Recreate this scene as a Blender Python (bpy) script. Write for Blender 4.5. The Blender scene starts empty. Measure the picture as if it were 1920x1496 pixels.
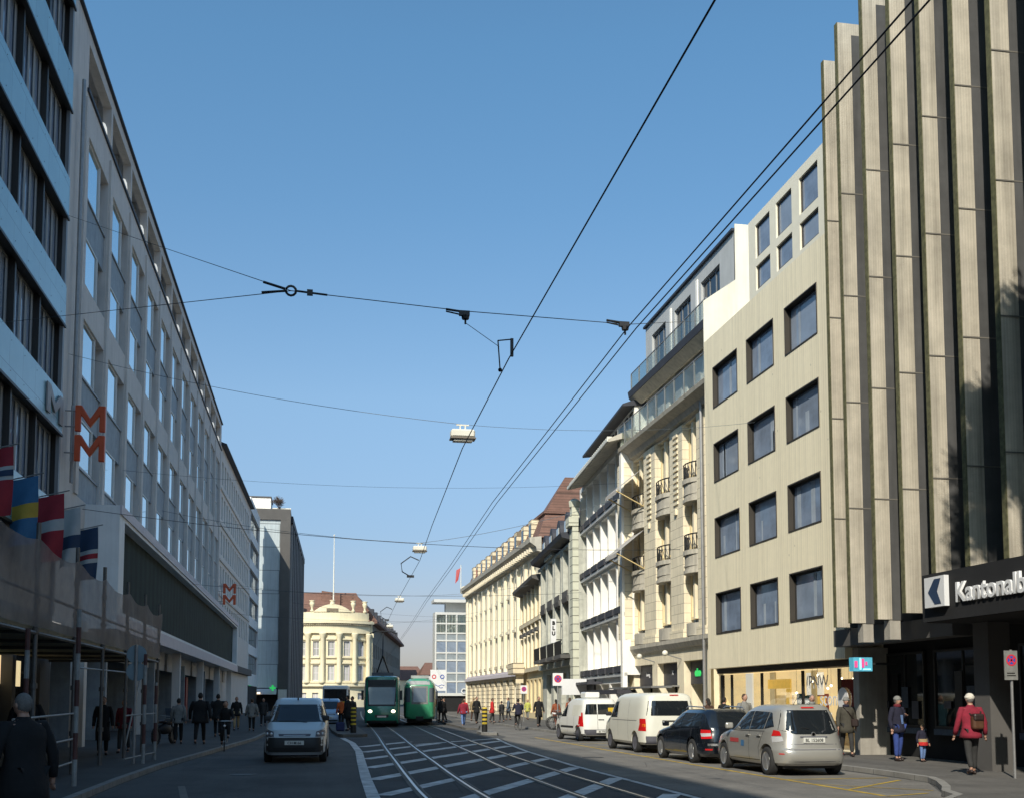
import bpy, bmesh, math, random
from mathutils import Vector, Matrix
random.seed(7)
R = math.radians
S = bpy.context.scene
COL = S.collection
PI = math.pi

# ------------------------------------------------------------------ materials
def nd(t, kind, **kw):
    n = t.nodes.new(kind)
    for k, v in kw.items():
        try: setattr(n, k, v)
        except Exception: pass
    return n
def c4(c): return (c[0], c[1], c[2], 1.0)
MC = {}
def mat(name, col, rough=0.7, metal=0.0, spec=0.5, var=0.15, vs=1.5, bump=0.0, bs=20.0, rnd=0.0,
        emis=None, es=0.0, brick=None, streak=0.0, alpha=1.0, board=None, rib=None, stripe=None, coat=0.0, hue=None, wear=0.0):
    m = bpy.data.materials.new(name); m.use_nodes = True
    t = m.node_tree; N = t.nodes; L = t.links
    b = N['Principled BSDF']
    b.inputs['Roughness'].default_value = rough
    b.inputs['Metallic'].default_value = metal
    b.inputs['Specular IOR Level'].default_value = spec
    if coat: b.inputs['Coat Weight'].default_value = coat; b.inputs['Coat Roughness'].default_value = 0.06
    tc = nd(t, 'ShaderNodeTexCoord'); vec = tc.outputs['Object']
    cur = nd(t, 'ShaderNodeRGB'); cur.outputs[0].default_value = c4(col); cur = cur.outputs[0]
    def mix(a, bb, fac, mode='MIX'):
        n = nd(t, 'ShaderNodeMix', data_type='RGBA', blend_type=mode)
        if isinstance(fac, float): n.inputs[0].default_value = fac
        else: L.new(fac, n.inputs[0])
        for i, s in ((6, a), (7, bb)):
            if isinstance(s, tuple): n.inputs[i].default_value = c4(s)
            else: L.new(s, n.inputs[i])
        return n.outputs[2]
    def math_(op, a, bb=0.0):
        n = nd(t, 'ShaderNodeMath', operation=op)
        for i, s in ((0, a), (1, bb)):
            if isinstance(s, (int, float)): n.inputs[i].default_value = s
            else: L.new(s, n.inputs[i])
        return n.outputs[0]
    heights = []
    sep = nd(t, 'ShaderNodeSeparateXYZ'); L.new(vec, sep.inputs[0])
    if brick:   # (axis, w, h, mortar colour, mortar size)
        ax, bw, bh, mc, ms = brick
        cmb = nd(t, 'ShaderNodeCombineXYZ'); L.new(sep.outputs[ax], cmb.inputs[0]); L.new(sep.outputs[2], cmb.inputs[1])
        bt = nd(t, 'ShaderNodeTexBrick'); L.new(cmb.outputs[0], bt.inputs['Vector'])
        bt.inputs['Scale'].default_value = 1.0; bt.inputs['Brick Width'].default_value = bw
        bt.inputs['Row Height'].default_value = bh; bt.inputs['Mortar Size'].default_value = ms
        bt.inputs['Color1'].default_value = c4(col); bt.inputs['Color2'].default_value = c4([x * 0.9 for x in col])
        bt.inputs['Mortar'].default_value = c4(mc); cur = bt.outputs['Color']
        heights.append((math_('SUBTRACT', 1.0, bt.outputs['Fac']), 0.4, 0.02))
    if board:   # (axis, width, groove colour)
        ax, bw, gc = board
        q = math_('DIVIDE', sep.outputs[ax], bw)
        fl = math_('FLOOR', q); fr = math_('FRACT', q)
        wn = nd(t, 'ShaderNodeTexWhiteNoise', noise_dimensions='1D'); L.new(fl, wn.inputs['W'])
        cur = mix(cur, tuple(x * 0.93 for x in col), wn.outputs['Value'])
        g = math_('LESS_THAN', fr, 0.16)
        gg = math_('MULTIPLY', g, math_('ADD', math_('MULTIPLY', wn.outputs['Value'], 0.6), 0.25))
        cur = mix(cur, gc, gg)
        cmb = nd(t, 'ShaderNodeCombineXYZ'); L.new(sep.outputs[ax], cmb.inputs[0]); L.new(math_('MULTIPLY', sep.outputs[2], 0.6), cmb.inputs[1])
        vo = nd(t, 'ShaderNodeTexVoronoi'); vo.inputs['Scale'].default_value = 1.9; L.new(cmb.outputs[0], vo.inputs['Vector'])
        kn = math_('LESS_THAN', vo.outputs['Distance'], 0.05)
        cur = mix(cur, tuple(x * 0.45 for x in col), math_('MULTIPLY', kn, 0.7))
        heights.append((math_('SUBTRACT', 1.0, g), 0.5, 0.02))
    if rib:     # (axis, width, strength)
        ax, bw, st = rib
        q = math_('FRACT', math_('DIVIDE', sep.outputs[ax], bw))
        g = math_('GREATER_THAN', q, 0.5)
        cur = mix(cur, tuple(x * (1 - st) for x in col), g)
        heights.append((g, 0.6, 0.02))
    if stripe:  # (axis, width, other colour)
        ax, bw, oc = stripe
        q = math_('FRACT', math_('DIVIDE', sep.outputs[ax], bw * 2))
        cur = mix(cur, oc, math_('GREATER_THAN', q, 0.5))
    if var:
        n = nd(t, 'ShaderNodeTexNoise'); n.inputs['Scale'].default_value = vs; n.inputs['Detail'].default_value = 6
        n.inputs['Roughness'].default_value = 0.65
        L.new(vec, n.inputs['Vector'])
        mr = nd(t, 'ShaderNodeMapRange'); L.new(n.outputs['Fac'], mr.inputs[0])
        mr.inputs[1].default_value = 0.3; mr.inputs[2].default_value = 0.7
        mr.inputs[3].default_value = 1 - var; mr.inputs[4].default_value = 1 + var * 0.6
        cv = nd(t, 'ShaderNodeCombineColor')
        for i in range(3): L.new(mr.outputs[0], cv.inputs[i])
        cur = mix(cur, cv.outputs[0], 1.0, 'MULTIPLY')
    if streak:
        mp = nd(t, 'ShaderNodeMapping'); mp.inputs['Scale'].default_value = (3.0, 3.0, 0.18); L.new(vec, mp.inputs[0])
        n = nd(t, 'ShaderNodeTexNoise'); n.inputs['Scale'].default_value = 1.6; n.inputs['Detail'].default_value = 5
        L.new(mp.outputs[0], n.inputs['Vector'])
        mr = nd(t, 'ShaderNodeMapRange'); L.new(n.outputs['Fac'], mr.inputs[0])
        mr.inputs[1].default_value = 0.45; mr.inputs[2].default_value = 0.75; mr.inputs[3].default_value = 1; mr.inputs[4].default_value = 1 - streak
        cv = nd(t, 'ShaderNodeCombineColor')
        for i in range(3): L.new(mr.outputs[0], cv.inputs[i])
        cur = mix(cur, cv.outputs[0], 1.0, 'MULTIPLY')
    if wear:
        mp = nd(t, 'ShaderNodeMapping'); mp.inputs['Scale'].default_value = (1.1, 0.05, 1.0); mp.inputs['Rotation'].default_value = (0, 0, 0.04); L.new(vec, mp.inputs[0])
        n = nd(t, 'ShaderNodeTexNoise'); n.inputs['Scale'].default_value = 1.3; n.inputs['Detail'].default_value = 7; n.inputs['Roughness'].default_value = .7; L.new(mp.outputs[0], n.inputs['Vector'])
        n2 = nd(t, 'ShaderNodeTexNoise'); n2.inputs['Scale'].default_value = 14; n2.inputs['Detail'].default_value = 3; L.new(vec, n2.inputs['Vector'])
        vo = nd(t, 'ShaderNodeTexVoronoi', feature='DISTANCE_TO_EDGE'); vo.inputs['Scale'].default_value = .33; L.new(vec, vo.inputs['Vector'])
        cr = math_('LESS_THAN', math_('ADD', vo.outputs['Distance'], math_('MULTIPLY', n2.outputs['Fac'], .02)), .0135)
        a_ = math_('MULTIPLY_ADD', n.outputs['Fac'], wear * 2); a_.node.inputs[2].default_value = 1 - wear
        b_ = math_('MULTIPLY_ADD', n2.outputs['Fac'], .5); b_.node.inputs[2].default_value = .75
        k_ = math_('MULTIPLY', math_('MULTIPLY', a_, b_), math_('SUBTRACT', 1.0, math_('MULTIPLY', cr, .45)))
        cv = nd(t, 'ShaderNodeCombineColor')
        for i in range(3): L.new(k_, cv.inputs[i])
        cur = mix(cur, cv.outputs[0], 1.0, 'MULTIPLY')
    if rnd:
        oi = nd(t, 'ShaderNodeObjectInfo')
        cur = mix(cur, hue if hue else tuple(min(1, x * 3 + 0.05) for x in col), math_('MULTIPLY', math_('POWER', oi.outputs['Random'], 2.0), rnd))
    L.new(cur, b.inputs['Base Color'])
    if bump:
        n = nd(t, 'ShaderNodeTexNoise'); n.inputs['Scale'].default_value = bs; n.inputs['Detail'].default_value = 4
        L.new(vec, n.inputs['Vector']); heights.append((n.outputs['Fac'], bump, 0.02))
    prev = None
    for h, s, d in heights:
        bp = nd(t, 'ShaderNodeBump'); bp.inputs['Strength'].default_value = s; bp.inputs['Distance'].default_value = d
        L.new(h, bp.inputs['Height'])
        if prev: L.new(prev, bp.inputs['Normal'])
        prev = bp.outputs[0]
    if prev: L.new(prev, b.inputs['Normal'])
    if emis:
        b.inputs['Emission Color'].default_value = c4(emis); b.inputs['Emission Strength'].default_value = es
    if alpha < 1: b.inputs['Alpha'].default_value = alpha
    MC[name] = m
    return m

def see_through(name, tint, refl=0.25, rough=0.03, base=0.12):
    m = bpy.data.materials.new(name); m.use_nodes = True
    t = m.node_tree; L = t.links; t.nodes.clear()
    o = nd(t, 'ShaderNodeOutputMaterial'); tr = nd(t, 'ShaderNodeBsdfTransparent'); gl = nd(t, 'ShaderNodeBsdfGlossy')
    tr.inputs[0].default_value = c4(tint); gl.inputs['Roughness'].default_value = rough
    fr = nd(t, 'ShaderNodeFresnel'); fr.inputs[0].default_value = 1.5
    tc = nd(t, 'ShaderNodeTexCoord'); nz = nd(t, 'ShaderNodeTexNoise'); nz.inputs['Scale'].default_value = 0.8
    L.new(tc.outputs['Object'], nz.inputs['Vector'])
    bp = nd(t, 'ShaderNodeBump'); bp.inputs['Strength'].default_value = 0.05; L.new(nz.outputs['Fac'], bp.inputs['Height']); L.new(bp.outputs[0], gl.inputs['Normal'])
    ma = nd(t, 'ShaderNodeMath', operation='MULTIPLY_ADD'); L.new(fr.outputs[0], ma.inputs[0]); ma.inputs[1].default_value = refl * 2; ma.inputs[2].default_value = base
    mx = nd(t, 'ShaderNodeMixShader'); L.new(ma.outputs[0], mx.inputs[0]); L.new(tr.outputs[0], mx.inputs[1]); L.new(gl.outputs[0], mx.inputs[2])
    L.new(mx.outputs[0], o.inputs[0]); MC[name] = m
    return m

mat('asphalt', (0.075, 0.076, 0.075), 0.85, var=0.4, vs=0.35, bump=0.4, bs=60, wear=.5)
mat('asphalt_track', (0.05, 0.052, 0.056), 0.85, var=0.45, vs=0.5, bump=0.4, bs=50, wear=.5)
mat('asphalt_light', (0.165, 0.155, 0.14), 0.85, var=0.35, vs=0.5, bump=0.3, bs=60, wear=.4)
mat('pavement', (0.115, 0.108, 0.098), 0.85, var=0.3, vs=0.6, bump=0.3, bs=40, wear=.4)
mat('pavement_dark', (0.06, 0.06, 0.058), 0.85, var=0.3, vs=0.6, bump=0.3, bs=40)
mat('kerbstone', (0.25, 0.24, 0.22), 0.8, var=0.25, vs=2, brick=(1, 1.0, 3.0, (0.08, 0.08, 0.075), 0.012))
mat('white_mark', (0.62, 0.62, 0.62), 0.8, var=0.5, vs=2.2, bump=0.2, bs=60)
mat('yellow_mark', (0.45, 0.3, 0.03), 0.8, var=0.55, vs=2.5)
mat('rail_steel', (0.42, 0.42, 0.42), 0.28, metal=0.9, var=0.2, vs=3)
mat('rail_groove', (0.02, 0.02, 0.02), 0.7, var=0)
mat('glass_dark', (0.012, 0.016, 0.02), 0.04, spec=0.6, var=0, bump=0.03, bs=1.2, rnd=0.25, hue=(0.12, 0.12, 0.12))
mat('glass_blue', (0.22, 0.275, 0.37), 0.05, spec=0.7, metal=0.0, var=0.45, vs=0.8, bump=0.03, bs=1.0, rnd=0.5, hue=(0.33, 0.37, 0.42))
mat('glass_sky', (0.62, 0.74, 0.78), 0.03, spec=1.0, metal=0.92, var=0, bump=0.02, bs=0.8, rnd=0.5, hue=(0.3, 0.36, 0.38))
mat('glass_pale', (0.5, 0.5, 0.46), 0.1, spec=0.6, var=0.1, rnd=0.5, hue=(0.1, 0.1, 0.1))
mat('car_glass', (0.012, 0.015, 0.018), 0.03, spec=0.7, var=0)
see_through('shop_glass', (0.96, 0.97, 0.95), 0.12, base=0.03)
see_through('balustrade_glass', (0.8, 0.84, 0.82), 0.12, base=0.05, rough=.3)
mat('frame_white', (0.62, 0.62, 0.6), 0.5, var=0.05)
mat('frame_dark', (0.03, 0.028, 0.026), 0.5, var=0.1)
mat('frame_grey', (0.22, 0.23, 0.24), 0.45, var=0.1)
mat('black', (0.006, 0.006, 0.006), 0.6, var=0)
mat('dark_interior', (0.012, 0.012, 0.013), 0.9, var=0.3)
mat('curtain_blue', (.36, .41, .47), .7, var=.2)
mat('blue_panel', (0.28, 0.49, 0.57), 0.25, spec=0.7, var=0.08, vs=0.7, brick=(1, 1.5, 1.4, (0.1, 0.18, 0.22), 0.008))
mat('grey_stone', (0.62, 0.585, 0.55), 0.8, var=0.1, vs=1.2, bump=0.15, bs=30, streak=0.15)
mat('grey_stone_pale', (0.7, 0.67, 0.63), 0.8, var=0.08, vs=1.2, streak=0.12)
mat('spandrel_grey', (0.27, 0.31, 0.34), 0.6, var=0.2, vs=2.5, streak=0.2)
mat('display_glass', (0.03, 0.048, 0.042), 0.75, spec=0.1, var=0.3, vs=0.5, rib=(1, 1.4, 0.25))
mat('podium_white', (0.8, 0.82, 0.82), 0.6, var=0.08, vs=0.8, streak=0.1)
mat('lavender', (0.62, 0.57, 0.6), 0.6, var=0.08)
mat('roof_dark', (0.03, 0.033, 0.045), 0.6, var=0.2)
mat('roof_brown', (0.21, 0.11, 0.08), 0.8, var=0.2, vs=2, brick=(1, 0.5, 0.25, (0.1, 0.055, 0.04), 0.02))
mat('concrete', (0.37, 0.345, 0.30), 0.85, var=0.14, vs=2.5, bump=0.3, bs=25, streak=0.25)
mat('party_cream', (0.78, 0.74, 0.62), .85, var=.12, vs=.6, streak=.15)
mat('concrete_painted_shade', (0.08, 0.08, 0.08), 0.9, var=0.25, vs=1.2, streak=0.3)  # dark tone standing for shadow on the bank fins
mat('concrete_rib', (0.52, 0.47, 0.38), 0.85, var=0.22, vs=1.1, bump=0.4, bs=30, streak=0.4, rib=(0, 0.07, 0.09))
mat('concrete_blue', (0.5, 0.56, 0.58), 0.8, var=0.12, vs=0.5, streak=0.2, brick=(0, 60.0, 3.3, (0.18, 0.2, 0.21), 0.05))
mat('concrete_dark', (0.10, 0.095, 0.09), 0.8, var=0.15, vs=0.7)
mat('moss', (0.13, 0.125, 0.06), 0.95, var=0.5, vs=8)
mat('joint', (0.15, 0.14, 0.12), 0.95, var=0)
mat('facade_wood', (0.95, 0.85, 0.62), 0.75, var=0.04, vs=3, board=(1, 0.155, (0.68, 0.60, 0.42)), bump=0.1, bs=40)
mat('facade_wood_plain', (0.86, 0.81, 0.66), 0.75, var=0.05, vs=3)
mat('reveal_brown', (0.045, 0.038, 0.03), 0.6, var=0.1)
mat('stone_cream', (0.88, 0.78, 0.58), 0.85, var=0.1, vs=1.5, bump=0.25, bs=12, streak=0.12, brick=(1, 0.85, 0.42, (0.5, 0.44, 0.32), 0.014))
mat('stone_cream_plain', (0.85, 0.75, 0.55), 0.85, var=0.14, vs=1.5, bump=0.2, bs=15, streak=0.2)
mat('stone_grey_warm', (0.5, 0.46, 0.38), 0.85, var=0.14, vs=2.2, bump=0.2, bs=20, streak=0.3)
mat('stone_long', (0.84, 0.75, 0.57), 0.85, var=0.10, vs=1.0, streak=0.15)
mat('stone_rustic', (0.78, 0.67, 0.47), 0.85, var=0.12, vs=2, brick=(1, 1.0, 0.45, (0.2, 0.16, 0.11), 0.045))
mat('stone_ochre', (0.8, 0.65, 0.38), 0.85, var=0.1, vs=1.5, streak=0.12)
mat('stone_green', (0.52, 0.52, 0.45), 0.85, var=0.22, vs=2.5, bump=0.3, bs=8, streak=0.3)
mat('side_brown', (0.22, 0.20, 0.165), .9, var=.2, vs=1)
mat('stone_quoin', (0.62, 0.62, 0.5), 0.85, var=0.12, vs=2, brick=(1, 2.4, 0.55, (0.2, 0.2, 0.16), 0.03))
mat('stone_yellow', (0.76, 0.67, 0.46), 0.85, var=0.08, vs=0.8, streak=0.1)
mat('plaster_white', (0.88, 0.85, 0.78), 0.8, var=0.06, vs=1.5, streak=0.1)
mat('plaster_cold', (0.5, 0.51, 0.5), 0.7, var=0.08, vs=1.5, streak=0.12)
mat('box_dark', (0.045, 0.045, 0.055), 0.6, var=0.2)
mat('metal_grey', (0.3, 0.3, 0.3), 0.45, metal=0.5, var=0.15, vs=4)
mat('metal_dark', (0.04, 0.04, 0.04), 0.5, metal=0.4, var=0.1)
mat('iron', (0.015, 0.015, 0.015), 0.5, var=0)
mat('cable', (0.02, 0.025, 0.035), 0.6, var=0)
mat('cable_pale', (0.12, 0.14, 0.16), 0.6, var=0)
mat('lamp_white', (0.75, 0.72, 0.62), 0.5, var=0.08)
mat('lamp_brown', (0.18, 0.15, 0.12), 0.5, var=0.05)
mat('awning_grey', (0.42, 0.4, 0.37), 0.85, var=0.12, vs=4)
mat('awning_stripe', (0.5, 0.47, 0.42), 0.85, var=0.1, stripe=(1, 0.12, (0.33, 0.31, 0.3)))
mat('timber', (0.55, 0.42, 0.2), 0.7, var=0.15)
mat('letter_orange', (0.62, 0.09, 0.025), 0.35, var=0.1, vs=3)
mat('letter_reflection', (0.3, 0.27, 0.26), 0.5, var=0.1)
mat('green_lit', (0.02, 0.4, 0.08), 0.5, var=0, emis=(0.05, 0.9, 0.2), es=0.5)
mat('warm_lit', (0.6, 0.45, 0.15), 0.5, var=0.4, vs=2.5, emis=(1.0, 0.8, 0.45), es=0.75)
mat('warm_lit2', (0.5, 0.5, 0.3), 0.5, var=0.4, vs=2.5, emis=(0.75, 0.85, 0.5), es=0.25)
mat('blind_grey', (.3, .31, .31), .8, var=.1)
mat('lit_white', (.8, .78, .7), .6, var=.15, vs=4, emis=(1, .95, .82), es=.75)
mat('lit_yellow', (.8, .5, .08), .6, var=.2, vs=4, emis=(1, .62, .12), es=.6)
mat('lit_wood', (.5, .36, .16), .6, var=.2, vs=4, emis=(.8, .6, .28), es=.45)
mat('gallery_glow_ball', (.9, .88, .8), .6, var=0, emis=(1.0, .95, .8), es=.6)
mat('bulb', (1, 0.9, 0.7), 0.5, var=0, emis=(1.0, 0.85, 0.6), es=6.0)
mat('lit_lamp', (1, 0.9, 0.7), 0.5, var=0, emis=(1.0, 0.8, 0.45), es=3.0)
mat('netting', (0.30, 0.25, 0.22), 0.95, var=0.3, vs=1.5, alpha=0.62)
mat('scaffold_deck', (0.42, 0.36, 0.24), 0.9, var=0.25, vs=2)
mat('scaffold_tube', (0.14, 0.13, 0.12), 0.55, metal=0.4, var=0.3, vs=5)
mat('guard_tube', (0.3, 0.3, 0.29), 0.7, var=0.35, vs=4, stripe=(2, 0.5, (0.10, 0.04, 0.035)))
mat('tube_plain', (0.25, 0.25, 0.24), 0.5, var=0.2)
mat('flag_red', (0.30, 0.02, 0.035), 0.8, var=0.15, vs=3)
mat('flag_white', (0.42, 0.44, 0.45), 0.8, var=0.1, vs=3)
mat('flag_blue', (0.04, 0.15, 0.30), 0.8, var=0.12, vs=3)
mat('flag_navy', (0.02, 0.045, 0.10), 0.8, var=0.12, vs=3)
mat('flag_yellow', (0.48, 0.33, 0.05), 0.8, var=0.12, vs=3)
mat('sign_back', (0.2, 0.27, 0.31), 0.5, metal=0.2, var=0.1)
mat('sign_white', (0.75, 0.75, 0.75), 0.5, var=0.05)
mat('sign_red', (0.6, 0.03, 0.05), 0.5, var=0)
mat('sign_blue', (0.03, 0.08, 0.4), 0.5, var=0)
mat('tree_bark', (0.08, 0.06, 0.045), 0.9, var=0.3, vs=5, bump=0.4, bs=15)
mat('leaf', (0.055, 0.085, 0.02), 0.7, var=0.4, vs=2.0, rnd=0)
mat('twig', (0.13, 0.10, 0.085), 0.9, var=0.2)
mat('tyre', (0.02, 0.02, 0.02), 0.85, var=0.1)
mat('rim', (0.5, 0.5, 0.5), 0.3, metal=0.8, var=0.1)
mat('rim_dark', (0.06, 0.06, 0.06), 0.5, var=0)
mat('paint_silver', (0.43, 0.42, 0.385), 0.32, metal=0.45, var=0.03, coat=0.6)
mat('paint_black', (0.006, 0.008, 0.012), 0.2, var=0, coat=1.0)
mat('paint_white', (0.74, 0.74, 0.70), 0.3, var=0.02, coat=0.5)
mat('paint_cream', (0.70, 0.69, 0.60), 0.35, var=0.03, coat=0.5)
mat('paint_pale_blue', (0.50, 0.55, 0.58), 0.35, var=0.03, coat=0.5)
mat('paint_blue', (0.30, 0.40, 0.55), 0.3, var=0.03, coat=0.5)
mat('plastic_dark', (0.02, 0.021, 0.023), 0.6, var=0.1)
mat('plastic_grey', (0.10, 0.10, 0.12), 0.6, var=0.1)
mat('light_red', (0.45, 0.01, 0.012), 0.15, var=0, emis=(0.6, 0.02, 0.02), es=0.12)
mat('light_clear', (0.6, 0.6, 0.6), 0.12, metal=0.3, var=0)
mat('light_orange', (0.7, 0.2, 0.02), 0.2, var=0)
mat('headlamp_lit', (1, 0.95, 0.8), 0.3, var=0, emis=(1.0, 0.9, 0.65), es=3.5)
mat('plate_white', (0.6, 0.6, 0.56), 0.5, var=0)
mat('sticker_red', (0.4, 0.05, 0.05), 0.5, var=0)
mat('sticker_blue', (0.05, 0.15, 0.3), 0.5, var=0)
mat('sticker_yellow', (0.55, 0.36, 0.02), 0.5, var=0)
mat('tram_green', (0.012, 0.18, 0.11), 0.25, var=0.05, coat=0.6)
mat('tram_green_old', (0.05, 0.30, 0.15), 0.3, var=0.08, coat=0.5)
mat('tram_roof', (0.35, 0.36, 0.36), 0.6, var=0.15)
mat('tram_glass', (0.10, 0.12, 0.14), 0.08, spec=0.8, var=0.1)
mat('bus_yellow', (0.5, 0.34, 0.02), 0.4, var=0.05)
mat('bollard', (0.55, 0.4, 0.03), 0.6, var=0.15, stripe=(2, 0.095, (0.012, 0.012, 0.012)))
mat('planter_green', (0.02, 0.16, 0.13), 0.5, var=0.2, vs=6)
mat('boxwood', (0.05, 0.09, 0.05), 0.9, var=0.5, vs=8)
# people
mat('skin', (0.42, 0.24, 0.17), 0.6, var=0.08)
for n_, c_ in dict(red=(0.22, 0.012, 0.03), navy=(0.012, 0.012, 0.03), black=(0.008, 0.008, 0.009), darkgrey=(0.03, 0.03, 0.03),
                   olive=(0.055, 0.05, 0.038), teal=(0.01, 0.06, 0.08), jeans=(0.03, 0.06, 0.24), paleblue=(0.12, 0.2, 0.4),
                   rust=(0.25, 0.07, 0.03), tan=(0.35, 0.26, 0.14), palegrey=(0.2, 0.2, 0.19), brown=(0.06, 0.03, 0.02),
                   orange=(0.5, 0.1, 0.02), white=(0.6, 0.58, 0.54), yellowgreen=(0.45, 0.45, 0.1), brightred=(0.5, 0.02, 0.02),
                   bluebag=(0.02, 0.03, 0.1), burgundy=(0.13, 0.01, 0.02), greyblue=(0.1, 0.13, 0.17)).items():
    mat('cloth_' + n_, c_, 0.9, var=0.25, vs=9, bump=0.35, bs=14)
mat('hair_grey', (0.16, 0.15, 0.14), 0.9, var=0.3, vs=20, bump=0.3, bs=40)
mat('hair_dark', (0.012, 0.009, 0.007), 0.8, var=0.3, vs=20)
mat('hair_brown', (0.06, 0.035, 0.02), 0.8, var=0.3, vs=20)
mat('hair_fair', (0.3, 0.2, 0.11), 0.8, var=0.3, vs=20)
mat('wool_white', (0.62, 0.58, 0.50), 0.95, var=0.15, vs=25, bump=0.5, bs=50)
mat('leather', (0.09, 0.04, 0.02), 0.5, var=0.25, vs=8)
mat('leather_dark', (0.025, 0.014, 0.012), 0.5, var=0.2, vs=8)

# ------------------------------------------------------------------ mesh builder
class Fr:
    """facade frame: origin (x,y), s along (dx,dy), o outwards, z up"""
    def __init__(self, x, y, dx, dy, nx, ny):
        l = math.hypot(dx, dy); self.x, self.y = x, y; self.dx, self.dy = dx / l, dy / l
        l = math.hypot(nx, ny); self.nx, self.ny = nx / l, ny / l
    def pt(self, s, o, z):
        return Vector((self.x + self.dx * s + self.nx * o, self.y + self.dy * s + self.ny * o, z))
    def hand(self): return (-self.dy) * self.nx + self.dx * self.ny > 0
class MB:
    def __init__(self): self.v = []; self.f = []
    def quad(self, a, b, c, d):
        i = len(self.v); self.v += [Vector(a), Vector(b), Vector(c), Vector(d)]; self.f.append((i, i + 1, i + 2, i + 3))
    def poly(self, pts):
        i = len(self.v); self.v += [Vector(p) for p in pts]; self.f.append(tuple(range(i, i + len(pts))))
    def box(self, x0, x1, y0, y1, z0, z1, fr=None):
        P = (lambda a, b, c: fr.pt(a, b, c)) if fr else (lambda a, b, c: Vector((a, b, c)))
        i = len(self.v)
        self.v += [P(x, y, z) for z in (z0, z1) for (x, y) in ((x0, y0), (x1, y0), (x1, y1), (x0, y1))]
        for q in ((3, 2, 1, 0), (4, 5, 6, 7), (0, 1, 5, 4), (1, 2, 6, 5), (2, 3, 7, 6), (3, 0, 4, 7)):
            self.f.append(tuple(i + k for k in q))
        return self
    def prism(self, pts, z0, z1, fr=None):
        """pts 2-D (x,y) or frame (s,o)"""
        P = (lambda a, b, c: fr.pt(a, b, c)) if fr else (lambda a, b, c: Vector((a, b, c)))
        n = len(pts); i = len(self.v)
        self.v += [P(p[0], p[1], z0) for p in pts] + [P(p[0], p[1], z1) for p in pts]
        self.f.append(tuple(i + k for k in range(n))[::-1]); self.f.append(tuple(i + n + k for k in range(n)))
        for k in range(n):
            j = (k + 1) % n; self.f.append((i + k, i + j, i + n + j, i + n + k))
        return self
    def profile(self, pts, s0, s1, fr):
        """extrude an (o,z) outline along s"""
        n = len(pts); i = len(self.v)
        self.v += [fr.pt(s0, o, z) for o, z in pts] + [fr.pt(s1, o, z) for o, z in pts]
        self.f.append(tuple(i + k for k in range(n))[::-1]); self.f.append(tuple(i + n + k for k in range(n)))
        for k in range(n):
            j = (k + 1) % n; self.f.append((i + k, i + j, i + n + j, i + n + k))
        return self
    def tube(self, pts, r, seg=6, r2=None, cap=True):
        pts = [Vector(p) for p in pts]; rings = []; n = len(pts)
        for k, p in enumerate(pts):
            d = (pts[min(k + 1, n - 1)] - pts[max(k - 1, 0)]).normalized()
            u = d.cross(Vector((0, 0, 1)))
            if u.length < 1e-3: u = d.cross(Vector((1, 0, 0)))
            u.normalize(); w = d.cross(u)
            rr = r[k] if isinstance(r, (list, tuple)) else (r if r2 is None else r + (r2 - r) * k / max(1, n - 1))
            i = len(self.v); rings.append(i)
            self.v += [p + (u * math.cos(2 * PI * j / seg) + w * math.sin(2 * PI * j / seg)) * rr for j in range(seg)]
        for a, b in zip(rings, rings[1:]):
            for j in range(seg):
                self.f.append((a + j, a + (j + 1) % seg, b + (j + 1) % seg, b + j))
        if cap:
            self.f.append(tuple(rings[0] + j for j in range(seg))[::-1]); self.f.append(tuple(rings[-1] + j for j in range(seg)))
        return self
    def lathe(self, prof, c=(0, 0, 0), seg=12, axis='z'):
        """prof list of (r,h)"""
        i = len(self.v); c = Vector(c)
        for r, h in prof:
            for j in range(seg):
                a = 2 * PI * j / seg
                if axis == 'z': p = Vector((r * math.cos(a), r * math.sin(a), h))
                elif axis == 'y': p = Vector((r * math.cos(a), h, r * math.sin(a)))
                else: p = Vector((h, r * math.cos(a), r * math.sin(a)))
                self.v.append(c + p)
        for k in range(len(prof) - 1):
            for j in range(seg):
                a = i + k * seg + j; b = i + k * seg + (j + 1) % seg
                self.f.append((a, b, b + seg, a + seg))
        self.f.append(tuple(i + j for j in range(seg))[::-1])
        self.f.append(tuple(i + (len(prof) - 1) * seg + j for j in range(seg)))
        return self
    def ball(self, c, rx, ry=None, rz=None, seg=12, rings=8):
        ry = rx if ry is None else ry; rz = rx if rz is None else rz
        i = len(self.v); c = Vector(c)
        for k in range(1, rings):
            t = PI * k / rings
            for j in range(seg):
                a = 2 * PI * j / seg
                self.v.append(c + Vector((rx * math.sin(t) * math.cos(a), ry * math.sin(t) * math.sin(a), rz * math.cos(t))))
        top = len(self.v); self.v += [c + Vector((0, 0, rz)), c - Vector((0, 0, rz))]
        for k in range(rings - 2):
            for j in range(seg):
                a = i + k * seg + j; b = i + k * seg + (j + 1) % seg
                self.f.append((a, a + seg, b + seg, b))
        for j in range(seg):
            self.f.append((top, i + j, i + (j + 1) % seg))
            k = i + (rings - 2) * seg; self.f.append((top + 1, k + (j + 1) % seg, k + j))
        return self
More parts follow.
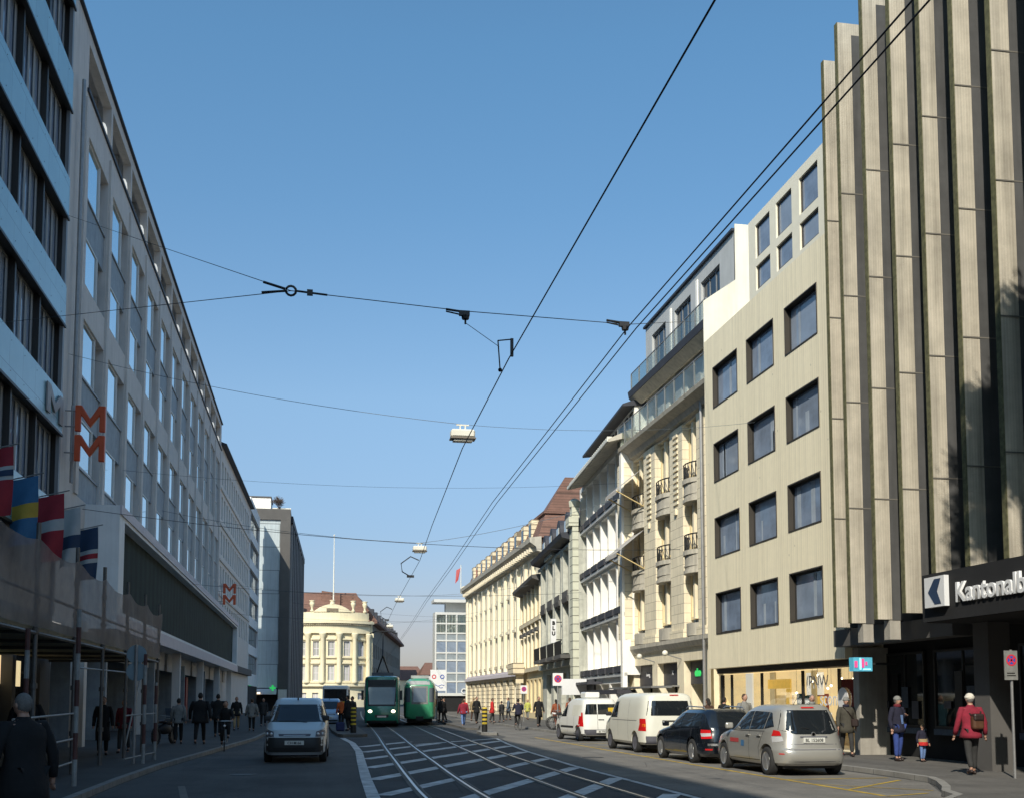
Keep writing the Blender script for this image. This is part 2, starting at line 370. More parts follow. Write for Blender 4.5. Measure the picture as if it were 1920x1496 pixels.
    def wall(self, fr, s0, s1, z0, z1, ops, depth, o=0.0):
        ss = sorted(set([s0, s1] + [v for q in ops for v in q[:2] if s0 < v < s1]))
        zs = sorted(set([z0, z1] + [v for q in ops for v in q[2:4] if z0 < v < z1]))
        for a, b in zip(ss, ss[1:]):
            run = None
            for c, d in zip(zs, zs[1:]):
                ms, mz = (a + b) / 2, (c + d) / 2
                hole = any(q[0] < ms < q[1] and q[2] < mz < q[3] for q in ops)
                if hole:
                    if run: self.quad(fr.pt(a, o, run[0]), fr.pt(b, o, run[0]), fr.pt(b, o, run[1]), fr.pt(a, o, run[1])); run = None
                else: run = (run[0], d) if run else (c, d)
            if run: self.quad(fr.pt(a, o, run[0]), fr.pt(b, o, run[0]), fr.pt(b, o, run[1]), fr.pt(a, o, run[1]))
        for a, b, c, d in [q[:4] for q in ops]:
            P = fr.pt; e = o - depth
            self.quad(P(a, o, c), P(a, e, c), P(a, e, d), P(a, o, d)); self.quad(P(b, o, c), P(b, o, d), P(b, e, d), P(b, e, c))
            self.quad(P(a, o, d), P(a, e, d), P(b, e, d), P(b, o, d)); self.quad(P(a, o, c), P(b, o, c), P(b, e, c), P(a, e, c))
        return self
    def mesh(self, name, off=(0, 0, 0), smooth=False):
        me = bpy.data.meshes.new(name); off = Vector(off)
        me.from_pydata([v - off for v in self.v], [], self.f); me.update()
        bm = bmesh.new(); bm.from_mesh(me)
        bmesh.ops.remove_doubles(bm, verts=bm.verts, dist=0.0005)
        bmesh.ops.recalc_face_normals(bm, faces=bm.faces)
        bm.to_mesh(me); bm.free()
        if smooth:
            for p in me.polygons: p.use_smooth = True
        return me
    def build(self, name, m, parent=None, smooth=False, world=True):
        off = Vector((0, 0, 0))
        p = parent
        if world:
            while p is not None: off += p.location; p = p.parent
        me = self.mesh(name, off, smooth)
        return link(name, me, m, parent)
def link(name, me, m, parent=None):
    if m is not None and len(me.materials) == 0: me.materials.append(MC[m] if isinstance(m, str) else m)
    o = bpy.data.objects.new(name, me); COL.objects.link(o)
    if parent: o.parent = parent
    return o
def autosmooth(o, ang=40):
    me = o.data
    me.polygons.foreach_set('use_smooth', [True] * len(me.polygons))
    bm = bmesh.new(); bm.from_mesh(me)
    for e in bm.edges:
        e.smooth = not (len(e.link_faces) == 2 and e.calc_face_angle(0) > R(ang))
    bm.to_mesh(me); bm.free()
def thing(name, label, cat, loc=(0, 0, 0), rz=0.0, group=None):
    o = bpy.data.objects.new(name, None); COL.objects.link(o); o.empty_display_size = 0.3
    o.location = loc; o.rotation_euler = (0, 0, rz); o['label'] = label; o['category'] = cat
    if group: o['group'] = group
    return o
def tag(o, label, cat, group=None, kind=None):
    o['label'] = label; o['category'] = cat
    if group: o['group'] = group
    if kind: o['kind'] = kind
    return o
def struct(o): o['kind'] = 'structure'; return o
def dup(root, loc=None, rz=None, label=None):
    def cp(o, par):
        c = o.copy(); COL.objects.link(c); c.parent = par
        for ch in o.children: cp(ch, c)
        return c
    r = cp(root, None)
    if loc is not None: r.location = loc
    if rz is not None: r.rotation_euler = (0, 0, rz)
    if label: r['label'] = label
    return r
def text_me(txt, size, ext=0.02, bold=0.0, align='CENTER'):
    cu = bpy.data.curves.new('lettering', 'FONT'); cu.body = txt; cu.size = size; cu.extrude = ext; cu.offset = bold
    cu.align_x = align; cu.align_y = 'BOTTOM_BASELINE'; cu.resolution_u = 3
    o = bpy.data.objects.new('lettering', cu); COL.objects.link(o)
    dg = bpy.context.evaluated_depsgraph_get(); me = bpy.data.meshes.new_from_object(o.evaluated_get(dg))
    bpy.data.objects.remove(o); bpy.data.curves.remove(cu)
    me.name = 'lettering'
    me.materials.clear()
    return me
def put_text(txt, size, m, parent, o0, right, up=(0, 0, 1), name='lettering', ext=0.02, bold=0.0, align='CENTER'):
    """o0 world position, right = reading direction; transform baked relative to the parent's location"""
    me = text_me(txt, size, ext, bold, align)
    rt = Vector(right).normalized(); u = Vector(up); n = rt.cross(u)
    off = Vector((0, 0, 0)); p = parent
    while p is not None: off += p.location; p = p.parent
    M = Matrix((rt, u, n)).transposed().to_4x4(); M.translation = Vector(o0) - off
    me.transform(M)
    return link(name, me, m, parent)

# ------------------------------------------------------------------ windows
WC = {}
def window(fr, s0, s1, z0, z1, depth, parent, fm='frame_white', gm='glass_dark', nx=1, nz=1, ft=0.07, o=0.0, name='window', thick=0.06, zs=None):
    w, h = round(s1 - s0, 3), round(z1 - z0, 3); key = (w, h, fm, gm, nx, nz, ft, thick, str(zs))
    if key not in WC:
        a = MB(); a.box(0, ft, 0, thick, 0, h); a.box(w - ft, w, 0, thick, 0, h); a.box(ft, w - ft, 0, thick, 0, ft); a.box(ft, w - ft, 0, thick, h - ft, h)
        for k in range(1, nx): x = w * k / nx; a.box(x - ft * .4, x + ft * .4, 0.001, thick * .9, ft, h - ft)
        for z in (zs if zs else [h * k / nz for k in range(1, nz)]): a.box(ft, w - ft, 0.002, thick * .8, z - ft * .4, z + ft * .4)
        g = MB(); g.quad((ft * .5, thick * .4, ft * .5), (w - ft * .5, thick * .4, ft * .5), (w - ft * .5, thick * .4, h - ft * .5), (ft * .5, thick * .4, h - ft * .5))
        ma, mg = a.mesh('window'), g.mesh('pane'); ma.materials.append(MC[fm]); mg.materials.append(MC[gm]); WC[key] = (ma, mg)
    ma, mg = WC[key]
    ob = bpy.data.objects.new(name, ma); COL.objects.link(ob); ob.parent = parent
    pn = bpy.data.objects.new('pane', mg); COL.objects.link(pn); pn.parent = ob
    off = parent.location if parent else Vector()
    if fr.hand(): p = fr.pt(s0, o - depth, z0); ang = math.atan2(fr.dy, fr.dx)
    else: p = fr.pt(s1, o - depth, z0); ang = math.atan2(-fr.dy, -fr.dx)
    ob.location = p - off; ob.rotation_euler = (0, 0, ang)
    return ob
# ================================================================== SETTING: ground
g = MB(); g.quad((-900, -400, 0), (900, -400, 0), (900, 2500, 0), (-900, 2500, 0)); struct(g.build('ground', 'asphalt'))
KL = [(-3.9, -70), (-3.95, 15), (-3.9, 24.6), (-3.75, 29.5), (-2.4, 48.7), (-2.1, 63), (-1.8, 95), (-1.5, 159)]
def strip(pts, w, z0, z1, name, m, side=1):
    b = MB()
    for (x0, y0), (x1, y1) in zip(pts, pts[1:]):
        b.box(0, 1, 0, 1, z0, z1) if False else b.prism([(x0, y0), (x1, y1), (x1 + w * side, y1), (x0 + w * side, y0)], z0, z1)
    return struct(b.build(name, m))
strip(KL, 0.16, 0.0, 0.12, 'kerb', 'kerbstone', -1)
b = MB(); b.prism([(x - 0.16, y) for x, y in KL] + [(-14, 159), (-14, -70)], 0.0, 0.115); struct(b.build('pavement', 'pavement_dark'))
KR = [(9.5, -60), (9.5, 15.2), (10.0, 16.9), (10.9, 17.9), (11.15, 18.7), (11.7, 19.6), (12.35, 20.9), (12.75, 21.9), (12.9, 24), (12.85, 34), (12.75, 46), (12.3, 54), (12.15, 66), (12.4, 80), (13.0, 100), (14.2, 125), (15.6, 149)]
strip(KR, 0.18, 0.0, 0.12, 'kerb', 'kerbstone', 1)
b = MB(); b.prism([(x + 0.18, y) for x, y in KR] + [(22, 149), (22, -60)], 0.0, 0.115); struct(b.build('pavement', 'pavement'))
# tram reserve: darker asphalt, painted border and diagonal hatching, rails
LB = [(1.0, 2), (1.02, 14), (1.07, 20.17), (1.16, 25.03), (1.33, 31.54), (1.52, 38.16), (1.54, 45.3), (1.3, 51.0)]
RBD = [(6.75, 2), (6.72, 14), (6.7, 19.4), (6.73, 25), (6.75, 29), (7.06, 37.2), (7.5, 43.5), (7.99, 49.2)]
def lerpx(pl, y):
    for (x0, y0), (x1, y1) in zip(pl, pl[1:]):
        if y0 <= y <= y1: return x0 + (x1 - x0) * (y - y0) / (y1 - y0)
    return pl[0][0] if y < pl[0][1] else pl[-1][0]
b = MB(); b.poly([(x, y, 0.004) for x, y in LB] + [(3.6, 52, .004), (3.9, 43.6, .004)] + [(x, y, 0.004) for x, y in RBD[::-1]]); struct(b.build('road', 'asphalt_track'))
def line(b, pts, w, z):
    n = len(pts)
    for i in range(n - 1):
        (x0, y0), (x1, y1) = pts[i], pts[i + 1]
        d = math.hypot(x1 - x0, y1 - y0); nx, ny = -(y1 - y0) / d * w / 2, (x1 - x0) / d * w / 2
        b.quad((x0 + nx, y0 + ny, z), (x0 - nx, y0 - ny, z), (x1 - nx, y1 - ny, z), (x1 + nx, y1 + ny, z))
b = MB(); line(b, LB, 0.24, 0.012); struct(b.build('road_marking', 'white_mark'))
b = MB(); line(b, RBD, 0.14, 0.012); line(b, [(3.9, 43.4), (8.0, 49.3)], 0.32, 0.0125); struct(b.build('road_marking', 'white_mark'))
b = MB()
y = -6.0
for k in range(14):
    yr = 0.6 + 4.0 * k            # height at x = 6.8
    # clip between the borders: x(y)
    pts = []
    for i in range(0, 61):
        x = 0.9 + 0.12 * i; yy = yr - 2.15 * (6.8 - x)
        if yy < 2: continue
        if x > lerpx(LB, yy) + 0.1 and x < lerpx(RBD, yy) - 0.05:
            top = 43.4 + (x - 3.9) * 1.44 if x > 3.9 else 51.2
            if yy < top - 0.3: pts.append((x, yy))
    if len(pts) > 2: line(b, [pts[0], pts[-1]], 0.34 if k < 9 else 0.40, 0.008)
struct(b.build('road_marking', 'white_mark'))
RAILS = [[(2.0, -5), (1.98, 20), (2.1, 25.5), (2.28, 31.4), (2.57, 40.9), (3.0, 53), (3.4, 66), (3.9, 85), (5.0, 120), (6.6, 160)],
         [(3.06, -5), (3.06, 20), (3.15, 25.5), (3.33, 31.4), (3.62, 40.9), (4.05, 53), (4.45, 66), (4.95, 85), (6.05, 120), (7.65, 160)],
         [(4.75, -5), (4.75, 22.5), (4.82, 29.2), (5.02, 34), (5.36, 43.7), (5.79, 55), (6.2, 66), (6.9, 85), (8.1, 120), (9.6, 160)],
         [(5.82, -5), (5.83, 22.5), (5.9, 29.2), (6.08, 36), (6.42, 45), (6.86, 55), (7.28, 66), (7.97, 85), (9.15, 120), (10.65, 160)]]
def smooth_pl(pl, n=6):
    out = []
    for i in range(len(pl) - 1):
        p0 = pl[max(i - 1, 0)]; p1 = pl[i]; p2 = pl[i + 1]; p3 = pl[min(i + 2, len(pl) - 1)]
        for k in range(n):
            t = k / n
            yy = p1[1] + (p2[1] - p1[1]) * t
            m1 = (p2[0] - p0[0]) / (p2[1] - p0[1]); m2 = (p3[0] - p1[0]) / (p3[1] - p1[1]); h = p2[1] - p1[1]
            xx = (2 * t ** 3 - 3 * t ** 2 + 1) * p1[0] + (t ** 3 - 2 * t ** 2 + t) * h * m1 + (-2 * t ** 3 + 3 * t ** 2) * p2[0] + (t ** 3 - t ** 2) * h * m2
            out.append((xx, yy))
    out.append(pl[-1]); return out
for pl in RAILS:
    q = smooth_pl(pl)
    b = MB(); line(b, q, 0.22, 0.014); struct(b.build('track_bed', 'asphalt_light'))
    b = MB(); line(b, [(x + 0.045, y) for x, y in q], 0.05, 0.019); struct(b.build('rail_groove', 'rail_groove'))
    b = MB(); line(b, q, 0.055, 0.020); struct(b.build('rail', 'rail_steel'))
# yellow bay lines by the parked cars
b = MB()
line(b, [(9.98, 50.5), (9.95, 38), (10.0, 30), (10.15, 22), (10.2, 19)], 0.12, 0.008)
for yy in (49.5, 43.2, 40.3, 33.3, 27.0 + 6.4, 23.2): line(b, [(10.02, yy), (12.6, yy + 0.1)], 0.12, 0.0085)
line(b, [(10.2, 20.4), (12.5, 22.6)], 0.09, 0.009)
line(b, [(10.15, 21.9), (11.7, 19.9)], 0.06, 0.01); line(b, [(10.2, 18.9), (11.3, 19.4)], 0.08, 0.0102)
struct(b.build('bay_marking', 'yellow_mark'))
b = MB(); line(b, [(-2.2, 20.5), (-2.6, 23.6)], 0.14, 0.006); struct(b.build('road_marking', 'asphalt_light'))
# sunlit lane is lighter, worn asphalt; patches and manholes
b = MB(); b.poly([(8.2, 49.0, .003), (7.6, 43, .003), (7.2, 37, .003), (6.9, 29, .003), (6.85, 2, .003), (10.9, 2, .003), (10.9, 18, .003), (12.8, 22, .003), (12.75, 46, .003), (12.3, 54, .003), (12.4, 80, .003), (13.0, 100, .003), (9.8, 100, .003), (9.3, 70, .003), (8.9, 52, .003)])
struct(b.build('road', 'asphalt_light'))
for i, (x, y, r_) in enumerate(((-1.6, 27.0, .33), (8.3, 33.0, .33), (0.4, 38.5, .3), (9.2, 60.5, .33))):
    b = MB(); b.lathe([(r_, 0.001), (r_, 0.009), (r_ * .85, 0.010), (r_ * .85, 0.006)], (x, y, 0), 20)
    tag(b.build('manhole_cover', 'metal_dark'), ['round dark manhole cover in the shaded lane before the pale van', 'round manhole cover in the sunlit lane beside the parked black car', 'round manhole cover in the lane beyond the pale van', 'round manhole cover on the sunlit road near the far striped bollard'][i], 'manhole cover')
# traffic islands
b = MB(); b.prism([(1.35, 52.3), (2.25, 52.3), (2.5, 53.0), (2.75, 90), (0.9, 90), (0.95, 60), (1.15, 53)], 0, 0.14); struct(b.build('tram_platform', 'pavement'))
b = MB(); b.prism([(8.05, 54.3), (8.35, 53.6), (8.75, 53.7), (8.95, 54.6), (9.1, 57.5), (8.3, 57.6)], 0, 0.13); struct(b.build('traffic_island', 'kerbstone'))
b = MB(); b.prism([(8.6, 64), (9.2, 63), (10.6, 72), (11.6, 95), (10.2, 95), (9.0, 78)], 0, 0.12); struct(b.build('tram_platform', 'pavement'))

# ================================================================== LEFT SIDE
LX = -8.8
# --- office building with pale blue bands
bl = thing('office_building', 'shaded office block with pale blue glass bands between rows of dark windows', 'building', (-14, 10, 0))
f = Fr(LX, 0, 0, 1, 1, 0)
rows = [(8.4, 10.84), (12.23, 14.66), (16.04, 18.5), (19.9, 22.4), (23.8, 26.2)]
ops = [(28.15 + 3 * k, 31.0 + 3 * k, z0, z1) for k in range(4) for z0, z1 in rows]
m_ = MB(); m_.wall(f, 25, 40.1, 4.6, 27.6, ops, 0.45); m_.quad((LX, 40.1, 4.6), (LX, 40.1, 27.6), (-25, 40.1, 27.6), (-25, 40.1, 4.6))
m_.quad((LX, -72, 27.6), (LX, 40.1, 27.6), (-25, 40.1, 27.6), (-25, -72, 27.6)); m_.quad((LX, -72, 0), (LX, 25, 0), (LX, 25, 27.6), (LX, -72, 27.6))
m_.quad((LX, -72, 0), (LX, -72, 27.6), (-25, -72, 27.6), (-25, -72, 0)); m_.quad((-25, -72, 0), (-25, 40.1, 0), (-25, 40.1, 27.6), (-25, -72, 27.6))
m_.build('wall', 'frame_dark', bl)
for z0, z1 in [(6.9, 8.4), (10.84, 12.23), (14.66, 16.04), (18.5, 19.9), (22.4, 23.8), (26.2, 27.6)]:
    q = MB(); q.box(24, 40.1, 0.003, 0.13, z0, z1, f); q.build('spandrel_band', 'blue_panel', bl)
    q = MB(); q.box(24, 40.14, 0.0, 0.16, z0 - 0.09, z0 - 0.005, f); q.build('drip_rail', 'metal_dark', bl)
    q = MB()
    for k in range(8):
        for zz in (z0 + .25, z1 - .25): q.box(28.9 + 1.5 * k, 28.925 + 1.5 * k, .13, .137, zz, zz + .028, f)
    q.build('fixing', 'metal_dark', bl)
for a, b_, c, d in ops:
    w_ = window(f, a, b_, c, d, 0.26, bl, 'frame_grey', 'glass_blue', 4, 1, 0.09)
    q = MB()
    for s_ in (0.62, 1.25, 1.95, 2.5):
        q.box(a + s_ - .12, a + s_ + .12, -0.36, -0.34, c + .12, d - .12, f)
    q.build('curtain', 'awning_grey', w_, world=False) if False else None
    cm = MB()
    for s_ in (0.2, 0.93, 1.6, 2.35): cm.box(s_ - .09, s_ + .09, .05, .07, .12, d - c - .12)
    cm.build('blind', 'blind_grey', w_, world=False)
q = MB(); q.box(39.9, 40.1, -.02, .1, 4.6, 27.6, f); q.build('edge_pier', 'frame_grey', bl)
# ground floor shops behind the scaffold
ops = [(25.5 + 3.4 * k, 28.5 + 3.4 * k, 0.5, 3.5) for k in range(4)]
q = MB(); q.wall(f, 25, 40.1, 0, 4.6, ops, 0.5); q.build('shop_wall', 'concrete_dark', bl)
for k, (a, b_, c, d) in enumerate(ops): window(f, a, b_, c, d, 0.45, bl, 'frame_dark', 'glass_dark', 2, 1, 0.08, name='shop_window', zs=[2.1])
for (a, b_, c, d, mm) in ((32.35, 33.5, 1.9, 3.1, 'warm_lit2'), (34.2, 35.6, 2.2, 3.05, 'warm_lit'), (36.4, 37.6, 2.15, 2.95, 'warm_lit'), (33.8, 34.1, 1.2, 2.5, 'warm_lit2')):
    q = MB(); q.box(a, b_, -0.36, -0.33, c, d, f); q.build('lit_display', mm, bl)

# --- grey stone department store
ds = thing('department_store', 'long shaded grey stone store with gridded windows and an open top gallery', 'building', (-14, 75, 0))
Y0, Y1 = 40.16, 106.0
ops = []; NC = 12; P0 = 43.35; PW = 5.16; OW = 4.45
zr = [(20.95, 23.3), (17.5, 19.5), (13.95, 16.15), (10.45, 12.4)]
for k in range(NC):
    a = P0 + PW * k; ops += [(a, a + OW, 17.5, 23.3), (a, a + OW, 9.3, 16.15)]
gal = [(P0 + PW * k - 0.1, P0 + PW * k + 4.7, 24.95, 26.75) for k in range(NC)]
m_ = MB(); m_.wall(f, Y0, Y1, 0, 27.3, ops, 0.62); 
m2 = MB(); m2.wall(f, Y0, Y1, 4.4, 27.25, ops + gal, 0.36)
m2.quad((LX, Y0, 27.25), (LX, Y1, 27.25), (-25, Y1, 27.25), (-25, Y0, 27.25)); m2.quad((LX, Y1, 0), (LX, Y1, 27.25), (-25, Y1, 27.25), (-25, Y1, 0))
m2.quad((LX, Y0, 0), (LX, Y0, 27.25), (-25, Y0, 27.25), (-25, Y0, 0))
m2.build('wall', 'grey_stone', ds)
q = MB(); q.box(Y0 + .05, Y1 - .05, -2.4, -2.3, 24.2, 27.2, f); q.box(Y0 + .05, Y1 - .05, -2.3, -0.63, 24.7, 24.8, f)
for k in range(NC + 1): q.box(P0 + PW * k - 0.42, P0 + PW * k - 0.14, -2.29, -0.625, 24.81, 27.2, f)
q.build('gallery', 'grey_stone_pale', ds)
q = MB(); q.box(Y0 + .3, Y1 + .1, -0.6, 0.12, 27.26, 27.36, f); q.build('roof_edge', 'roof_dark', ds)
q = MB(); q.box(Y0 + 2.9, Y1, 0.003, 0.08, 24.78, 24.92, f); q.build('ledge', 'roof_dark', ds)
for k in range(NC):
    a = P0 + PW * k
    if k % 1 == 0:
        q = MB(); q.ball(f.pt(a + 4.15, -.22, 25.4), 0.16, 0.3, 0.42, 10, 6); q.build('gallery_glow_ball', 'gallery_glow_ball', ds, smooth=True)  # white ellipsoid with its own emission in each gallery opening
    for (z0, z1), dep in zip(zr, (0.34,) * 4):
        window(f, a + .05, a + 2.95, z0 + .08, z1, .15, ds, 'frame_white', 'glass_sky', 1, 1, 0.07)
        q = MB(); q.box(a + 2.951, a + 3.06, -.355, -.07, z0 + .08, z1, f); q.build('window_post', 'frame_white', ds)
        q = MB(); q.box(a + 3.061, a + OW - .003, -.355, -.33, z0 + .08, z1, f); q.build('side_panel', 'spandrel_grey', ds)
    for z0, z1 in ((19.5, 20.95), (16.2 if 0 else 17.5, 17.5), (12.4, 13.95), (9.3, 10.45)):
        if z1 - z0 > .2:
            q = MB(); q.box(a + .03, a + OW - .03, -0.35, -0.12, z0 + .02, z1, f); q.build('spandrel', 'spandrel_grey', ds)
            q = MB(); q.box(a + .03, a + OW - .03, -0.35, -0.06, z1 + .003, z1 + .07, f); q.build('sill', 'frame_grey', ds)
    q = MB(); q.box(a + .03, a + OW - .03, -0.35, -0.06, 17.52, 17.6, f); q.build('sill', 'frame_grey', ds)
q = MB()
for k in range(NC + 1): q.box(P0 + PW * k - .62, P0 + PW * k - .08, 0.003, .09, 9.3, 24.4, f)
q.build('pilaster', 'grey_stone', ds)
q = MB(); q.tube([f.pt(41.4, .22, 9.4), f.pt(41.4, .22, 24.3)], .07, 8); q.build('downpipe', 'metal_grey', ds)
# podium with the dark display band
q = MB(); q.wall(Fr(-7.5, 0, 0, 1, 1, 0), 45, 114, 4.45, 9.25, [(46.2, 113.2, 5.15, 8.75)], 0.5)
q.quad((-7.5, 45, 4.45), (-7.5, 45, 9.25), (-8.797, 45, 9.25), (-8.797, 45, 4.45)); q.quad((-7.5, 45, 9.25), (-7.5, 114, 9.25), (-8.797, 114, 9.25), (-8.797, 45, 9.25))
q.quad((-7.5, 45, 4.45), (-7.5, 114, 4.45), (-11.9, 114, 4.45), (-11.9, 45, 4.45)); q.quad((-7.5, 114, 4.45), (-7.5, 114, 9.25), (-8.797, 114, 9.25), (-8.797, 114, 4.45))
q.build('podium', 'podium_white', ds)
q = MB(); q.box(46.2, 113.2, -0.48, -0.44, 5.15, 8.75, Fr(-7.5, 0, 0, 1, 1, 0)); q.build('display_glass', 'display_glass', ds)
q = MB(); q.box(45.0, 114, 0.003, .07, 8.9, 9.28, Fr(-7.5, 0, 0, 1, 1, 0)); q.box(45.0, 114, 0.003, .06, 4.42, 5.0, Fr(-7.5, 0, 0, 1, 1, 0)); q.build('trim', 'lavender', ds)
q = MB(); q.quad((-11.6, 40.2, 0), (-11.6, 106, 0), (-11.6, 106, 4.45), (-11.6, 40.2, 4.45)); q.build('arcade_wall', 'concrete_dark', ds)
for k in range(6):
    y = 40.6 + 14 * k; fr = Fr(-7.8, 0, 0, 1, 1, 0)
    q = MB(); q.box(y, y + .5, -.45, 0.0, 0.115, 4.44, fr); q.build('column', 'grey_stone_pale', ds)
    q = MB(); q.box(y + .5, y + 13.4, -0.9, -0.8, 3.4, 4.44, fr); q.build('bulkhead', 'grey_stone', ds)
    q = MB(); q.box(y + 7, y + 7.3, -3.7, -0.5, 0.115, 3.9, fr); q.build('arcade_pier', 'spandrel_grey', ds)
q = MB(); q.box(86.0, 87.2, -1.8, -1.5, .2, 3.4, Fr(-7.8, 0, 0, 1, 1, 0)); q.build('poster', 'sticker_red', ds)

# M letter signs and a modelled reflection of one
def msign(y, xl, xr, zb, zt, lab):
    t = thing('store_sign_or_reflection', lab, 'sign', ((xl + xr) / 2, y, zb))
    h = (zt - zb - 0.12) / 2; w = xr - xl
    for k in range(2):
        z = zb + k * (h + 0.12)
        b = MB(); s = w * .2
        pts = [(xl, z), (xl + s, z), (xl + s, z + h * .62), (xl + w / 2, z + h * .16), (xr - s, z + h * .62), (xr - s, z), (xr, z), (xr, z + h), (xr - s * 1.1, z + h), (xl + w / 2, z + h * .5), (xl + s * 1.1, z + h), (xl, z + h)]
        n = len(pts); i = len(b.v)
        b.v += [Vector((p[0], y, p[1])) for p in pts] + [Vector((p[0], y + .16, p[1])) for p in pts]
        b.f.append(tuple(range(i, i + n))); b.f.append(tuple(range(i + n, i + 2 * n))[::-1])
        for j in range(n): b.f.append((i + j, i + (j + 1) % n, i + n + (j + 1) % n, i + n + j))
        ob = b.build('letter', 'letter_orange', t)
        bv = ob.modifiers.new('bevel', 'BEVEL'); bv.width = .035; bv.segments = 2
    b = MB(); b.tube([(xl - .12, y + .1, zb), (xl - .12, y + .1, zt)], .03, 6)
    for z in (zb + .3, zb + h + .3, zt - .2): b.tube([(LX, y + .1, z), (xl, y + .1, z)], .025, 6)
    b.build('bracket', 'metal_grey', t)
    return t
msign(41.0, -8.45, -7.42, 10.12, 12.12, 'large pair of stacked orange M letters on the store corner above the flags')
msign(105.0, -8.3, -7.15, 10.36, 12.3, 'small distant pair of stacked orange M letters at the far end of the store')
b = MB(); y = 39.9
pts = [(0, 0), (.2, 0), (.2, .62), (.5, .2), (.8, .62), (.8, 0), (1, 0), (1, 1), (.8, 1), (.5, .55), (.2, 1), (0, 1)]
for i in (0,):
    n = len(pts); k = len(b.v)
    b.v += [Vector((-9.5 + .0 * p[0] + .7, 37.6 + 2.3 * p[0], 11.05 + .95 * p[1])) + Vector((.02, 0, 0)) for p in pts] + [Vector((-9.5 + .7 + .06, 37.6 + 2.3 * p[0], 11.05 + .95 * p[1])) + Vector((.02, 0, 0)) for p in pts]
b.v = [Vector((LX + .15 + (0 if i < 12 else .05), v.y, v.z)) for i, v in enumerate(b.v)]
b.f.append(tuple(range(12))); b.f.append(tuple(range(12, 24))[::-1])
for j in range(12): b.f.append((j, (j + 1) % 12, 12 + (j + 1) % 12, 12 + j))
tag(b.build('store_sign_or_reflection', 'letter_reflection'), 'flat grey M modelled as the reflection of the orange letters in the blue band', 'sign')  # solid shape in place of the mirrored letter on the glass

# --- building beyond the store
fa = Fr(-8.8, 106.05, .02, 1, 1, -.02)
bc = thing('stone_building', 'shaded stone block with narrow windows and dark eaves beyond the department store', 'building', (-12, 125, 0))
ops = []
for r_ in range(5):
    for k in range(14): ops.append((1.2 + 2.4 * k, 2.5 + 2.4 * k, 8.7 + 3.3 * r_, 10.9 + 3.3 * r_))
q = MB(); q.wall(fa, 0, 36, 0, 25.4, ops, .35); q.quad(fa.pt(36, 0, 0), fa.pt(36, 0, 25.4), fa.pt(36, -14, 25.4), fa.pt(36, -14, 0)); q.quad(fa.pt(0, 0, 25.4), fa.pt(36, 0, 25.4), fa.pt(36, -14, 25.4), fa.pt(0, -14, 25.4))
q.build('wall', 'grey_stone_pale', bc)
for a, b_, c, d in ops: window(fa, a, b_, c, d, .33, bc, 'frame_grey', 'glass_sky', 1, 2, .08)
q = MB(); q.profile([(-1.0, 25.41), (.5, 25.38), (.5, 25.5), (-.9, 26.0)], 0.02, 36, fa); q.build('eaves', 'roof_dark', bc)
for z in (11.3, 14.6, 17.9, 21.2): q = MB(); q.box(0, 36, .003, .12, z, z + .18, fa); q.build('string_course', 'grey_stone', bc)
q = MB(); q.box(8.5, 36, -.3, .5, 4.6, 5.3, fa); q.build('canopy', 'concrete_dark', bc)
bd = thing('glass_building', 'narrow shaded block with white bands and dark windows before the grey side wall', 'building', (-12, 150, 0))
fb = Fr(-8.05, 142.2, .02, 1, 1, -.02)
q = MB(); q.wall(fb, 0, 16.8, 3.5, 27, [(.3, 16.5, 5 + 3.6 * k, 7.4 + 3.6 * k) for k in range(6)], .3); q.quad(fb.pt(0, 0, 0), fb.pt(0, 0, 27), fb.pt(0, -10, 27), fb.pt(0, -10, 0)); q.build('wall', 'podium_white', bd)
for k in range(6): window(fb, .3, 16.5, 5 + 3.6 * k, 7.4 + 3.6 * k, .28, bd, 'frame_grey', 'glass_dark', 6, 1, .1)
q = MB(); q.box(0, 16.8, -3, -.05, 0, 3.45, fb); q.build('shopfront', 'dark_interior', bd)

# --- grey side wall building with the dark glazed front
gd = thing('concrete_building', 'tall block with a blank pale grey side wall and dark glazed street front', 'building', (-5, 175, 0))
fy = Fr(-9.4, 160, 1, 0, 0, -1)
q = MB(); q.box(-6, 4.45, -14, 0, 3.3, 26.95, fy); q.build('side_wall', 'concrete_blue', gd)
q = MB(); q.box(-6, 5.85, -50, .25, 26.96, 28.5, fy); q.box(4.46, 5.85, -2.0, .25, 0, 26.95, fy); q.build('frame', 'concrete_dark', gd)
ff = Fr(-3.55, 162.2, 1.25, 50, 1, -.025)
q = MB(); q.box(0, 50, -8, -.3, 0, 26.95, ff); q.build('core', 'glass_dark', gd)
for k in range(17): q = MB(); q.box(1 + 3 * k, 1.45 + 3 * k, -.28, .25, 0.1, 26.9, ff); q.build('fin', 'roof_dark' if k % 2 else 'metal_grey', gd)
q = MB(); q.box(0, 50, -.28, .3, 26.97, 27.9, ff); q.build('parapet', 'roof_dark', gd)
q = MB(); q.box(-1.0, 2.95, -9, -3.0, 28.51, 30.6, fy); q.build('penthouse', 'plaster_white', gd)
q = MB(); q.box(-1.05, 3.05, -9.1, -2.9, 30.605, 30.8, fy); q.build('penthouse_roof', 'concrete_dark', gd)
q = MB(); q.box(3.2, 5.8, -3.2, -3.1, 28.51, 29.2, fy); q.build('railing', 'lamp_white', gd)
q = MB(); q.box(-6, 4.4, -6, -.6, 0, 3.28, fy); q.build('shopfront', 'dark_interior', gd)
q = MB(); q.profile([(0, 3.0), (1.1, 2.4), (1.1, 2.5), (0, 3.2)], -5, 4.3, fy); q.build('awning', 'lavender', gd)
q = MB(); q.box(4.5, 5.7, .26, .5, 0, 3.1, fy); q.build('pillar', 'grey_stone_pale', gd)
